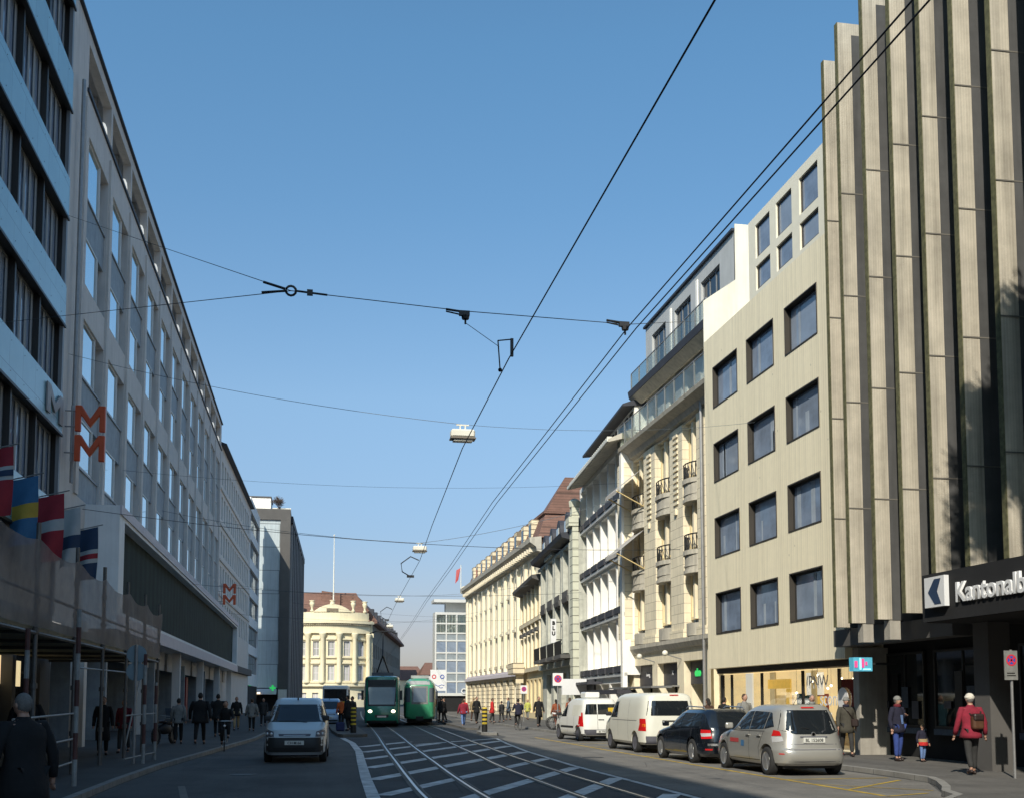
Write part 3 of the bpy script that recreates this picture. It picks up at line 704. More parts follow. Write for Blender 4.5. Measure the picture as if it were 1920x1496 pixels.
for k in range(2): q = MB(); q.box(-.2 + 1.9 * k, .2 + 1.9 * k, .0, .04, 2.5, 2.7, Fr(-9.4, 158.8, 1, 0, 0, -1)); q.build('shop_lamp', 'lit_lamp', gd)
for i, x in enumerate((-8.7, -5.6)):
    t = thing('pharmacy_cross', ['glowing green cross at the left end of the pharmacy awning', 'glowing green cross at the right end of the pharmacy awning'][i], 'sign', (x, 158.7, 3.0))
    q = MB(); q.box(x - .42, x + .42, 158.6, 158.75, 3.17, 3.43); q.box(x - .13, x + .13, 158.6, 158.75, 2.9, 3.169); q.box(x - .13, x + .13, 158.6, 158.75, 3.431, 3.7); q.build('cross', 'green_lit', t)
    q = MB(); q.box(x - .04, x + .04, 158.76, 159.99, 3.25, 3.33); q.build('bracket', 'metal_dark', t)
# bare shrub on its roof
t = thing('bare_tree', 'bare leafless shrub standing on the roof terrace beside the white penthouse', 'tree', (-5.2, 163, 28.5))
random.seed(11); q = MB()
def twig(p, d, l, r_, n):
    e = p + d * l; q.tube([p, e], r_, 4, r_ * .7)
    if n:
        for _ in range(4): twig(e - d * l * random.random() * .5, (d + Vector((random.uniform(-.75, .75), random.uniform(-.7, .7), random.uniform(-.2, .5)))).normalized(), l * .68, r_ * .62, n - 1)
for _ in range(5): twig(Vector((-5.2, 163, 28.5)), Vector((random.uniform(-.5, .5), random.uniform(-.4, .4), 1)).normalized(), 1.0, .05, 4)
q.build('branch', 'twig', t)

# ================================================================== END OF THE STREET
# --- cream neoclassical bank with the rounded corner
nb = thing('corner_palace', 'cream neoclassical corner palace with a bowed columned front, roof urns and brown roof', 'building', (4, 206, 0))
CX, CY, RR = 3.1, 207.2, 8.6
def arcpt(a, r): return (CX + r * math.sin(a), CY - r * math.cos(a))
A0 = 0.82
def ring(r0, r1, z0, z1, name, m, n=24, a0=-A0, a1=A0):
    b = MB(); outer = [arcpt(a0 + (a1 - a0) * k / n, r1) for k in range(n + 1)]; inner = [arcpt(a1 - (a1 - a0) * k / n, r0) for k in range(n + 1)]
    for k in range(n):
        o0, o1 = outer[k], outer[k + 1]; i0, i1 = inner[n - k], inner[n - k - 1]
        b.prism([o0, o1, i1, i0], z0, z1)
    ob = b.build(name, m, nb); return ob
cols = [-.80, -.53, -.215, .115, .44, .78]
wins = [(-.80 - .53) / 2 + .02, (-.53 - .215) / 2, (-.215 + .115) / 2, (.115 + .44) / 2, (.44 + .78) / 2]
def arcwall():
    b = MB(); n = 60; ZB = [(5.0, 7.7), (9.3, 11.9), (1.7, 2.9)]
    for k in range(n):
        a0 = -A0 + 2 * A0 * k / n; a1 = a0 + 2 * A0 / n; am = (a0 + a1) / 2
        hole = any(abs(am - w_) < .068 for w_ in wins)
        p0, p1 = arcpt(a0, RR - .25), arcpt(a1, RR - .25)
        segs = [(0, 1.7), (2.9, 5.0), (7.7, 9.3), (11.9, 16)] if hole else [(0, 16)]
        for z0, z1 in segs: b.quad((p0[0], p0[1], z0), (p1[0], p1[1], z0), (p1[0], p1[1], z1), (p0[0], p0[1], z1))
    b.build('wall', 'stone_yellow', nb)
    for w_ in wins:
        for z0, z1 in ZB:
            c = arcpt(w_, RR - .6); fr = Fr(c[0], c[1], math.cos(w_), math.sin(w_), math.sin(w_), -math.cos(w_))
            window(fr, -.6, .6, z0, z1, 0, nb, 'lavender', 'glass_pale', 2, 2, .13)
            if z0 > 4:
                q = MB(); q.box(-.85, .85, .37, .62, z0 - .38, z0 - .12, fr); q.build('window_sill', 'stone_yellow', nb); q = MB(); q.box(-.85, .85, .37, .6, z1 + .25, z1 + .5, fr); q.build('window_hood', 'stone_yellow', nb)
arcwall()
ring(RR - .24, RR + .1, 0, 1.6, 'plinth', 'stone_yellow'); ring(RR - .24, RR + .35, 4.0, 4.5, 'string_course', 'stone_yellow')
ring(RR - .24, RR + .25, 13.3, 14.9, 'entablature', 'stone_yellow'); ring(RR - .24, RR + .85, 15.0, 15.45, 'cornice', 'stone_yellow', a0=-.9, a1=.86)
ring(RR - .6, RR - .1, 15.46, 17.0, 'attic', 'stone_yellow')
for k in range(44):
    b = MB(); a = -A0 + 2 * A0 * (k + .5) / 44; c = arcpt(a, RR + .5); fr = Fr(c[0], c[1], math.cos(a), math.sin(a), math.sin(a), -math.cos(a)); b.box(-.08, .08, -.2, .2, 14.72, 14.98, fr); b.build('dentil', 'stone_rustic', nb)
for a in cols:
    c = arcpt(a, RR + .12); b = MB()
    b.lathe([(.55, 4.51), (.5, 4.9), (.44, 5.1), (.38, 12.3), (.42, 12.4), (.46, 12.6), (.62, 13.1), (.64, 13.29)], (c[0], c[1], 0), 14); b.build('column', 'stone_yellow', nb, smooth=True)
for i, a in enumerate((-.80, -.47, -.03, .42, .72)):
    c = arcpt(a, RR - .3); b = MB(); b.lathe([(.3, 17.01), (.34, 17.3), (.16, 17.5), (.2, 17.8), (.42, 18.3), (.45, 18.6), (.3, 18.75), (.5, 18.95), (.5, 19.05)], (c[0], c[1], 0), 10); b.build('urn', 'stone_yellow', nb, smooth=True)
b = MB()   # segmental pediment
for k in range(12):
    a0 = -.42 + .79 * k / 12; a1 = a0 + .79 / 12; h0 = 1.35 * (1 - ((a0 + .025) / .4) ** 2); h1 = 1.35 * (1 - ((a1 + .025) / .4) ** 2); h0 = max(h0, .03); h1 = max(h1, .03)
    p0, p1, r0, r1 = arcpt(a0, RR + .05), arcpt(a1, RR + .05), arcpt(a0, RR - .6), arcpt(a1, RR - .6)
    i = len(b.v); b.v += [Vector((p[0], p[1], 17.01)) for p in (p0, p1, r1, r0)] + [Vector((p0[0], p0[1], 17.0 + h0)), Vector((p1[0], p1[1], 17.0 + h1)), Vector((r1[0], r1[1], 17.0 + h1)), Vector((r0[0], r0[1], 17.0 + h0))]
    for qd in ((0, 1, 5, 4), (4, 5, 6, 7), (2, 3, 7, 6)): b.f.append(tuple(i + j for j in qd))
b.build('pediment', 'stone_yellow', nb)
b = MB(); c = arcpt(-.03, RR + .07); b.box(c[0] - 1.0, c[0] + 1.0, c[1] - .05, c[1], 17.1, 17.7); b.build('inscription_panel', 'stone_rustic', nb)
b = MB(); b.box(9.0, 10.2, 201.3, 203, 0, 4.4); b.box(9.15, 10.0, 201.5, 203, 4.41, 12.7); b.box(9.0, 10.2, 201.3, 203, 12.71, 13.4); b.box(9.2, 10.0, 201.6, 203, 13.41, 15.6); b.build('corner_pier', 'stone_yellow', nb)
fs = Fr(9.9, 203.05, 12, 90, 90, -12)
ops = [(2.5 + 4.4 * k, 4.2 + 4.4 * k, z0, z0 + 2.6) for k in range(20) for z0 in (1.2, 5.0, 9.3)]
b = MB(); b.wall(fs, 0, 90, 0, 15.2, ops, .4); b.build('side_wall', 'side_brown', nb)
for o_ in ops: window(fs, *o_, .38, nb, 'frame_grey', 'glass_dark', 2, 1, .1)
b = MB(); b.profile([(.0, 15.21), (1.0, 15.4), (1.0, 15.8), (-2.6, 20.3), (-9, 21.2), (-9, 15.21)], 0, 90, fs); b.build('roof', 'roof_brown', nb)
for k in range(10):
    b = MB(); b.box(3 + 8 * k, 4.6 + 8 * k, -2.6, .1, 16, 18.2, fs); d_ = b.build('dormer', 'roof_dark', nb)
b = MB(); zr_ = 21.0
b.v += [Vector(p) for p in ((-6, 201.4, 15.5), (9.6, 201.2, 15.5), (7.2, 205.5, 21.0), (-6, 205.5, 21.0), (7.2, 240, 21.0), (-6, 240, 21.0), (9.9, 203, 15.5))]
b.f += [(0, 1, 2, 3), (3, 2, 4, 5), (1, 6, 2)]; b.build('corner_roof', 'roof_brown', nb)
b = MB(); b.box(-12, -2.3, 203.6, 204, 0, 16); b.box(-2.3, 9.0, 203.6, 204, 15.47, 16.6); b.build('rear_wall', 'stone_yellow', nb)
nb.location = (5.3, 260.5, -0.5); nb.scale = (1.27, 1.27, 1.27)
t = thing('flagpole', 'tall white empty flagpole rising from the cream corner palace roof', 'flagpole', (3.2, 200.6, 17.0)); t.scale = (1.27, 1.27, 1.27)
b = MB(); b.tube([(3.2, 200.6, 17.2), (3.2, 200.6, 30.5)], .14, 8, .06); b.build('pole', 'lamp_white', t); b = MB(); b.ball((3.2, 200.6, 30.6), .16); b.build('finial', 'lamp_white', t, smooth=True); t.location = (4.1, 254.5, 21.4)

# --- white gridded office block
wo = thing('office_building', 'white framed glass office block with a thin jutting roof slab', 'building', (22, 155, 0))
fw = Fr(15.95, 150, 1, 0, 0, -1)
cs = [.15 + 1.42 * k for k in range(9)]
rz_ = [2.45, 4.1, 5.25, 6.95, 7.95, 9.6, 10.6, 11.9, 13.2]
ops = [(a + .06, a + 1.34, z0 + .1, z1 - .08) for a in cs[:-1] for z0, z1 in zip(rz_, rz_[1:])]
q = MB(); q.wall(fw, 0, 11.6, 2.2, 13.45, ops, .12); q.quad(fw.pt(0, 0, 0), fw.pt(0, 0, 13.45), fw.pt(0, -3, 13.45), fw.pt(0, -3, 0)); q.quad(fw.pt(0, -3, 0), fw.pt(0, -3, 13.45), fw.pt(11.6, -3, 13.45), fw.pt(11.6, -3, 0)); q.quad(fw.pt(0, 0, 13.45), fw.pt(11.6, 0, 13.45), fw.pt(11.6, -3, 13.45), fw.pt(0, -3, 13.45)); q.build('wall', 'frame_white', wo)
for i, o_ in enumerate(ops):
    r_ = i % 8
    window(fw, *o_, .11, wo, 'frame_white', 'glass_blue' if r_ in (2, 4, 0) else ('spandrel_grey' if r_ in (1, 3, 5) else 'glass_sky'), 1, 1, .02)
q = MB(); q.box(-.2, 12, -3, .6, 14.75, 15.15, fw); q.build('roof_slab', 'frame_white', wo)
q = MB(); q.prism([(.4, .1), (12, .1), (12, -8), (2.3, -8)], 13.9, 14.74, fw) if False else q.box(1.6, 11.5, -2.9, -1.2, 13.46, 14.74, fw); q.build('roof_storey', 'podium_white', wo)
q = MB(); q.box(0, 11.6, -3, -.3, 0, 2.19, fw); q.build('entrance', 'dark_interior', wo)
put_text('Ca', 1.0, 'sign_white', wo, fw.pt(4.1, .1, 2.5), (1, 0, 0), name='sign_lettering', ext=.06, bold=.02)

# distant hazy buildings beyond the trams
for i, (x, y, w_, h, lab, mm) in enumerate(((32, 372, 12, 8, 'far pale block closing the street beyond the trams', 'stone_yellow'), (33.5, 312, 8, 8.5, 'far grey gabled house right of the street end', 'grey_stone'), (30.5, 400, 16, 10, 'far cream low house behind the old green tram', 'stone_long'))):
    t = thing('distant_house', lab, 'building', (x, y, 0)); fr = Fr(x - w_ / 2, y, 1, 0, 0, -1)
    ops = [(1 + 2.4 * k, 2.2 + 2.4 * k, 1.5 + 3.2 * r_, 3.3 + 3.2 * r_) for k in range(int((w_ - 1) / 2.4)) for r_ in range(int((h - 1) / 3.2))]
    q = MB(); q.wall(fr, 0, w_, 0, h, ops, .3); q.quad(fr.pt(0, 0, 0), fr.pt(0, 0, h), fr.pt(0, -12, h), fr.pt(0, -12, 0)); q.quad(fr.pt(w_, 0, 0), fr.pt(w_, 0, h), fr.pt(w_, -12, h), fr.pt(w_, -12, 0)); q.build('wall', mm, t)
    for o_ in ops: window(fr, *o_, .28, t, 'frame_grey', 'glass_dark', 2, 1, .1)
    q = MB(); q.v += [fr.pt(-.4, .4, h), fr.pt(w_ + .4, .4, h), fr.pt(w_ + .4, -12.4, h), fr.pt(-.4, -12.4, h), fr.pt(1.5, -6, h + 3.6), fr.pt(w_ - 1.5, -6, h + 3.6)]
    q.f += [(0, 1, 5, 4), (2, 3, 4, 5), (0, 4, 3), (1, 2, 5), (0, 3, 2, 1)]; q.build('roof', 'roof_brown', t)
# ================================================================== RIGHT SIDE
WX = 15.8
fr_ = Fr(WX, 0, 0, 1, -1, 0)
# --- long cream building with brown mansard
lb = thing('stone_building', 'long cream stone building with arched rusticated base and brown mansard roof', 'building', (26, 120, 0))
FX, FY0, FY1 = 19.9, 98.5, 145.0
f = Fr(FX, 0, 0, 1, -1, 0)
NF = 11; P = (FY1 - FY0 - 4.0) / NF
ops = []
for k in range(NF):
    a = FY0 + 2.2 + P * k
    ops += [(a + 1.15, a + 2.55, 5.4, 8.3), (a + 1.15, a + 2.55, 9.0, 11.9), (a + 1.25, a + 2.45, 12.6, 14.4), (a + .95, a + 2.75, .5, 3.7)]
m_ = MB(); m_.wall(f, FY0, FY1, 0, 15.3, ops, .45)
m_.quad((FX, FY0, 0), (FX, FY0, 15.3), (34, FY0, 15.3), (34, FY0, 0)); m_.quad((FX, FY1, 0), (FX, FY1, 15.3), (34, FY1, 15.3), (34, FY1, 0)); m_.build('wall', 'stone_long', lb)
for i, o_ in enumerate(ops): window(f, *o_, .42, lb, 'stone_long', 'glass_pale' if i % 4 else 'glass_pale', 2, 2, .1)
for k in range(NF + 1):
    a = FY0 + 2.2 + P * k - .35
    q = MB(); q.box(a, a + .7, .003, .3, 4.6, 14.6, f); q.build('pilaster', 'stone_long', lb)
for k in range(NF):
    a = FY0 + 2.2 + P * k
    q = MB(); q.box(a + .95, a + 2.75, .003, .28, 8.42, 8.7, f); q.box(a + .95, a + 2.75, .003, .2, 12.0, 12.2, f); q.build('window_hood', 'stone_long', lb)
    q = MB(); q.box(a + 1.0, a + 2.7, .003, .25, 4.95, 5.3, f); q.build('balcony_panel', 'stone_rustic', lb)
q = MB(); q.wall(f, FY0, FY1, .0, 3.98, [(a + .75, b_ + .2, .45, 3.75) for a, b_, c, d in []] + [(FY0 + 2.2 + P * k + .9, FY0 + 2.2 + P * k + 2.8, .45, 3.75) for k in range(NF)], .2, .22); q.build('rustication', 'stone_rustic', lb)
q = MB(); q.box(FY0, FY1 + .3, .003, .55, 4.0, 4.35, f); q.box(FY0, FY1 + .2, .003, .3, 4.36, 4.58, f); q.build('string_course', 'lavender', lb)
q = MB(); q.profile([(0.003, 14.9), (.4, 15.0), (.5, 15.35), (1.05, 15.75), (1.1, 16.15), (0.003, 16.3)], FY0 - 1.0, FY1 + .9, f); q.build('cornice', 'stone_grey_warm', lb)
for k in range(40): 
    a = FY0 + 1.17 * k; q = MB(); q.box(a, a + .3, .45, .95, 15.0, 15.36, f); q.build('modillion', 'stone_long', lb)
q = MB(); q.box(FY0, FY1, -13, 0, 15.31, 16.29, f)
z0, z1, z2 = 16.3, 19.0, 22.3
bx = [(.2, FY0 - .4), (.2, FY1 + .3), (-14, FY1 + .3), (-14, FY0 - .4)]
def ringp(ins, z): return [f.pt(FY0 - .4 + ins, .2 - ins, z), f.pt(FY1 + .3 - ins, .2 - ins, z), f.pt(FY1 + .3 - ins, -14 + ins, z), f.pt(FY0 - .4 + ins, -14 + ins, z)]
rs = [ringp(0, z0), ringp(.9, z1 - .4), ringp(.7, z1 - .38), ringp(.7, z1 - .15), ringp(1.0, z1 - .13), [f.pt(FY0 + .9, -2.6, 22.1), f.pt(FY1 - 6, -5.6, 20.8), f.pt(FY1 - 6, -8, 20.8), f.pt(FY0 + .9, -10, 22.1)]]
for a, c in zip(rs, rs[1:]):
    for j in range(4): q.quad(a[j], a[(j + 1) % 4], c[(j + 1) % 4], c[j])
q.poly(rs[-1]); q.build('roof', 'roof_brown', lb)
for k in range(NF):
    a = FY0 + 2.2 + P * k + 1.1
    q = MB(); q.box(a, a + 1.5, -1.2, .08, 16.4, 18.5, f); dm = q.build('dormer', 'stone_rustic', lb)
    q = MB(); q.box(a + .3, a + 1.2, .083, .1, 16.7, 18.1, f); q.build('pane', 'glass_dark', dm)
q = MB(); q.lathe([(.45, 14.8), (.5, 15.5), (.95, 15.6), (1.0, 16.3), (.7, 16.5)], (FX - .1, FY1 + .1, 0), 12); q.lathe([(.42, 0), (.42, 14.79)], (FX - .0, FY1 + .1, 0), 12); q.build('rounded_corner', 'stone_long', lb)
t = thing('flag', 'red flag on a short pole at the far corner of the long cream building', 'flag', (FX - 1.1, FY1 + .8, 15.9))
q = MB(); q.tube([(FX - 1.0, FY1 + .8, 15.6), (FX - 1.0, FY1 + .8, 19.4)], .05, 6); q.build('pole', 'lamp_white', t)
q = MB(); q.quad((FX - 1.05, FY1 + .8, 19.0), (FX - 1.6, FY1 + .9, 18.7), (FX - 1.75, FY1 + .8, 16.9), (FX - 1.35, FY1 + .8, 17.4)); q.build('cloth', 'sticker_red', t)

# --- ochre house
gx = thing('ochre_house', 'small ochre three storey house between the cream building and the ornate green one', 'building', (22, 95, 0))
f = Fr(18.05, 88.05, 1.15, 15.5, -15.5, 1.15)
L_ = 15.5; n_ = 5; P = 2.85
ops = []
for k in range(n_): a = .75 + P * k; ops += [(a + .7, a + 2.0, 4.9, 7.2), (a + .7, a + 2.0, 8.9, 10.9), (a + .6, a + 2.1, .6, 3.4)]
m_ = MB(); m_.wall(f, 0, L_, 0, 11.6, ops, .4); m_.quad(f.pt(L_, 0, 0), f.pt(L_, 0, 11.6), f.pt(L_, -.55, 11.6), f.pt(L_, -.55, 0)); m_.build('wall', 'stone_ochre', gx)
for o_ in ops: window(f, *o_, .37, gx, 'stone_long', 'glass_pale', 2, 2, .1)
q = MB()
for k in range(n_ + 1): q.box(.55 + P * k, .95 + P * k, .003, .2, 4.5, 11.3, f)
q.build('pilaster', 'stone_long', gx)
for k in range(n_): q = MB(); q.box(.75 + P * k + .5, .75 + P * k + 2.2, .003, .35, 7.35, 7.65, f); q.build('window_hood', 'concrete_dark', gx)
q = MB(); q.box(0, L_, .003, .25, 8.2, 8.55, f); q.box(0, L_, .003, .3, 4.1, 4.45, f); q.build('string_course', 'stone_rustic', gx)
q = MB(); q.profile([(.003, 11.2), (.3, 11.3), (.85, 11.5), (.9, 11.75), (-6, 12.8), (-6, 11.61), (.003, 11.61)], 0, L_, f); q.build('eaves', 'concrete_dark', gx)
q = MB(); q.box(10.7, L_ - .1, .31, 1.3, 4.0, 5.0, f); q.box(11.2, 11.6, .31, 1.0, 3.2, 3.99, f); q.build('balcony', 'stone_rustic', gx)

# --- ornate grey green building
gh = thing('ornate_building', 'ornate grey green stone building with dark dormered roof and iron balconies', 'building', (21, 79, 0))
f = Fr(16.85, 70.5, 1.2, 17.5, -17.5, 1.2); L_ = 17.45
bays = [(1.7, 4.1), (5.4, 7.8), (9.1, 11.5), (12.8, 15.2)]
ops = []
for a, c in bays: ops += [(a + .3, c - .3, 5.4, 8.0), (a + .3, c - .3, 9.2, 11.6), (a, c, .3, 3.6)]
m_ = MB(); m_.wall(f, 0, L_, 0, 12.6, ops, .6); m_.quad(f.pt(L_, 0, 0), f.pt(L_, 0, 12.6), f.pt(L_, -10, 12.6), f.pt(L_, -10, 0)); m_.quad(f.pt(0, 0, 0), f.pt(0, 0, 12.6), f.pt(0, -10, 12.6), f.pt(0, -10, 0)); m_.build('wall', 'stone_green', gh)
for o_ in ops: window(f, *o_, .56, gh, 'frame_grey', 'glass_dark', 2, 2, .1)
q = MB(); q.box(0.02, 1.15, .003, .4, 0, 13.0, f); q.build('quoin', 'stone_quoin', gh)
q = MB(); q.box(-.05, 1.3, .003, .65, 13.01, 13.6, f); q.box(.2, 1.05, -.1, .4, 13.61, 14.3, f); q.lathe([(.35, 14.31), (.4, 14.7), (.15, 14.9)], f.pt(.6, .15, 0), 8); q.build('corner_finial', 'stone_quoin', gh)
for a, c in bays:
    for s_ in (a - .45, c + .05):
        q = MB(); q.box(s_, s_ + .4, .003, .42, 4.9, 12.0, f); q.build('pilaster', 'stone_green', gh)
    q = MB(); q.profile([(.003, 8.15), (.5, 8.25), (.55, 8.55), (.003, 8.9)], a, c, f); q.prism([(a, .45), ((a + c) / 2, .46), (c, .45), (c, .5), (a, .5)], 8.56, 9.0, f); q.build('window_pediment', 'concrete_dark', gh)
    q = MB(); q.box(a - .3, c + .3, .003, 1.0, 4.45, 4.7, f); q.build('balcony', 'concrete_dark', gh)
    q = MB()
    for j in range(15): s_ = a - .25 + (c - a + .5) * j / 14; q.tube([f.pt(s_, .95, 4.7), f.pt(s_, .98, 5.6)], .025, 4)
    q.tube([f.pt(a - .3, .95, 5.6), f.pt(c + .3, .95, 5.6)], .04, 4); q.build('balcony_railing', 'iron', gh)
q = MB(); q.box(1.31, L_, .003, .35, 4.0, 4.4, f); q.box(1.31, L_, .003, .4, 11.9, 12.1, f); q.build('string_course', 'stone_green', gh)
q = MB(); q.profile([(.003, 12.2), (.9, 12.45), (1.0, 12.75), (-.2, 12.9), (-1.4, 14.9), (-9, 15.4), (-9, 12.5)], 1.31, L_ + .1, f); q.build('roof', 'roof_dark', gh)
for a, c in bays:
    m = (a + c) / 2; b = MB()
    pts = [(m + 1.0 * math.cos(t_), 13.3 + 1.1 * math.sin(t_)) for t_ in [PI * k / 10 for k in range(11)]] + [(m - 1.0, 12.8), (m + 1.0, 12.8)]
    n = len(pts); b.v += [f.pt(s_, .35, z) for s_, z in pts] + [f.pt(s_, -1.6, z) for s_, z in pts]
    b.f += [tuple(range(n)), tuple(range(n, 2 * n))[::-1]] + [(j, (j + 1) % n, n + (j + 1) % n, n + j) for j in range(n)]
    d_ = b.build('round_dormer', 'box_dark', gh)
    q = MB(); q.box(m - .5, m + .5, .36, .42, 12.95, 13.8, f); q.build('pane', 'glass_pale', d_)
q = MB(); q.prism([(8.3, .02), (12.3, .02), (12.3, .6), (8.3, .6)], 12.11, 12.5, f); q.build('gable', 'stone_green', gh)
t = thing('hanging_sign', 'tall narrow white sign with black letters on the ornate green building', 'sign', f.pt(4.6, .8, 5.6))
p_ = f.pt(4.6, 0, 0)
q = MB(); q.box(p_.x - 1.2, p_.x - .82, p_.y, p_.y + .15, 5.6, 7.25); q.build('sign_board', 'sign_white', t)
q = MB(); q.box(p_.x - .81, p_.x, p_.y + .05, p_.y + .12, 7.0, 7.06); q.box(p_.x - .81, p_.x, p_.y + .05, p_.y + .12, 5.8, 5.86); q.build('bracket', 'iron', t)
for j, ch in enumerate('BLU'): put_text(ch, .34, 'black', t, (p_.x - 1.01, p_.y - .01, 6.85 - .36 * j), (1, 0, 0), name='sign_lettering', ext=.008, bold=.02)
f0 = f
# bicycles parked later near here

# --- white building with awnings
gi = thing('white_building', 'bright white building with six rows of tall window bays and deep eaves', 'building', (20, 62, 0))
f = Fr(15.83, 55.6, 1.04, 14.6, -14.6, 1.04); L_ = 14.6
ops = []; nI = 6; P = 2.35
zI = [(3.5, 6.0), (6.6, 8.95), (9.65, 12.05), (12.7, 15.0)]
for z0, z1 in zI:
    for k in range(nI): a = .35 + P * k; ops.append((a + .12, a + 2.2, z0, z1))
m_ = MB(); m_.wall(f, 0, L_, 2.95, 15.3, ops, .62); m_.quad(f.pt(0, 0, 3), f.pt(0, 0, 15.3), f.pt(0, -10, 15.3), f.pt(0, -10, 3)); m_.quad(f.pt(L_, 0, 3), f.pt(L_, 0, 15.3), f.pt(L_, -10, 15.3), f.pt(L_, -10, 3)); m_.build('wall', 'plaster_white', gi)
for o_ in ops: window(f, *o_, .6, gi, 'frame_white', 'glass_pale', 3, 1, .09)
for z0, z1 in zI:
    for k in range(nI):
        a = .35 + P * k
        q = MB(); q.box(a + .2, a + 2.12, .003, .22, z0 - .34, z0 + .0, f); q.build('planter_box', 'box_dark', gi)
    q = MB(); q.box(0, L_, .003, .16, z0 - .56, z0 - .38, f); q.build('ledge', 'plaster_cold', gi)
random.seed(5)
for zi, (z0, z1) in enumerate(zI):
    for k in range(nI):
        a = .35 + P * k
        q = MB(); q.box(a + .12, a + .9 + .5 * random.random(), -.5, -.46, z0 + .03, z1 - .03, f); q.build('curtain', 'plaster_white', gi)
        if (zi, k) in ():
            q = MB(); h = z1 - z0; q.quad(f.pt(a + .2, .02, z1 - .25), f.pt(a + 2.1, .02, z1 - .25), f.pt(a + 2.1, .75, z1 - 1.1), f.pt(a + .2, .75, z1 - 1.1))
            q.build('awning', 'plaster_white', gi)
            q = MB()
            for s_ in (a + .25, a + 2.05): q.tube([f.pt(s_, .02, z0 + .7), f.pt(s_, .74, z1 - 1.12)], .025, 4)
            q.build('awning_arm', 'metal_grey', gi)
q = MB(); q.profile([(-.5, 15.31), (.0, 15.29), (.95, 15.05), (.95, 15.2), (-.5, 15.9)], -.2, 13.4, f); q.build('eaves', 'stone_grey_warm', gi)
q = MB(); q.profile([(.955, 15.08), (1.03, 15.08), (1.03, 15.25), (.955, 15.25)], -.2, 13.4, f)
for k in range(29): q.box(.1 + .45 * k, .28 + .45 * k, .7, .95, 15.26, 15.4, f)
q.build('gutter', 'lamp_white', gi)
q = MB(); q.box(0.3, 12.6, -5, -.55, 15.72, 17.1, f); q.build('attic', 'plaster_white', gi)
q = MB(); q.profile([(-.5, 17.11), (.1, 17.05), (.1, 17.18), (-.5, 17.4), (-5, 17.4), (-5, 17.11)], .2, 12.9, f); q.build('roof', 'roof_dark', gi)
for k in range(9):
    q = MB(); q.box(.6 + 1.3 * k, 1.4 + 1.3 * k, -.548, -.5, 16.1, 16.9, f); q.build('attic_window', 'glass_dark', gi)
q = MB(); q.box(.0, .5, .003, .25, 0, 15.2, f); q.build('edge_pier', 'plaster_white', gi)
gi.location = (20.4, 63.24, -0.035); gi.scale = (1.02, 1.02, 1.02); GI = gi.location.copy(); gi.location = (20, 62, 0)
# ground floor shop
so = [(1.0, 4.6, .2, 2.6), (5.0, 7.6, .2, 2.6), (8.0, 10.4, .2, 2.6), (10.8, 13.8, .2, 2.6)]
q = MB(); q.wall(f, .51, L_, 0, 2.93, so, .9); q.build('shop_wall', 'plaster_white', gi)
for a, c, z0, z1 in so: window(f, a, c, z0, z1, .85, gi, 'frame_dark', 'glass_dark', 2, 1, .08, name='shop_window')
q = MB(); q.box(6.5, 13.5, .1, .95, 2.6, 2.75, f); q.build('shop_awning', 'box_dark', gi)
q = MB(); q.box(9.0, 14.2, .01, .16, 2.3, 2.93, f); q.build('fascia', 'box_dark', gi)
gi.location = GI
p_ = f.pt(12.2, .6, 0)
t = thing('shop_sign', 'blank white projecting box sign above the pavement by the white building shops', 'sign', (p_.x, p_.y, 2.0))
q = MB(); q.box(p_.x - 1.0, p_.x + .55, p_.y - .1, p_.y + .12, 2.02, 3.0); q.build('sign_box', 'sign_white', t)

# --- stone building with bowed balconies
gj = thing('stone_building', 'cream stone building with tall piers, bowed balconies and a glass railed roof terrace', 'building', (20, 50, 0))
J0, J1 = 43.25, 55.35
f = fr_
piers = [(43.25, 44.1 + .0), (46.0, 47.75), (50.0, 51.85), (54.0, 55.35)]
pb = [(44.05, 46.02), (47.9, 50.0), (52.1, 54.15)]
pb = [(44.3, 46.1), (47.9, 50.1), (51.95, 54.1)]
ops = [(a, c, 4.75, 13.7) for a, c in pb]
m_ = MB(); m_.wall(f, J0, J1, 4.0, 14.0, ops, .30)
m_.quad((WX, J1, 4), (WX, J1, 14), (28, J1, 14), (28, J1, 4)); m_.build('wall', 'stone_cream', gj)
for a, c in ((J0 + .05, 44.28), (46.12, 47.88), (50.12, 51.93), (54.12, J1)):
    q = MB(); q.box(a, c, .003, .12 if c < 54.5 else .5, 4.75, 13.7, f); q.box(a - .05, c + .05, .003, .2, 4.4, 4.745, f); q.build('pier', 'stone_cream', gj)
    if c - a > 1:
        q = MB()
        for k in range(13): q.box((a + c) / 2 - .3, (a + c) / 2 + .3, .125, .18, 10.3 + .25 * k, 10.42 + .25 * k, f)
        q.box((a + c) / 2 - .14, (a + c) / 2 + .14, .125, .22, 9.85, 10.1, f)
        q.build('carved_band', 'stone_cream_plain', gj)
rowsJ = [(5.15, 7.2), (8.2, 10.3), (11.3, 13.6)]
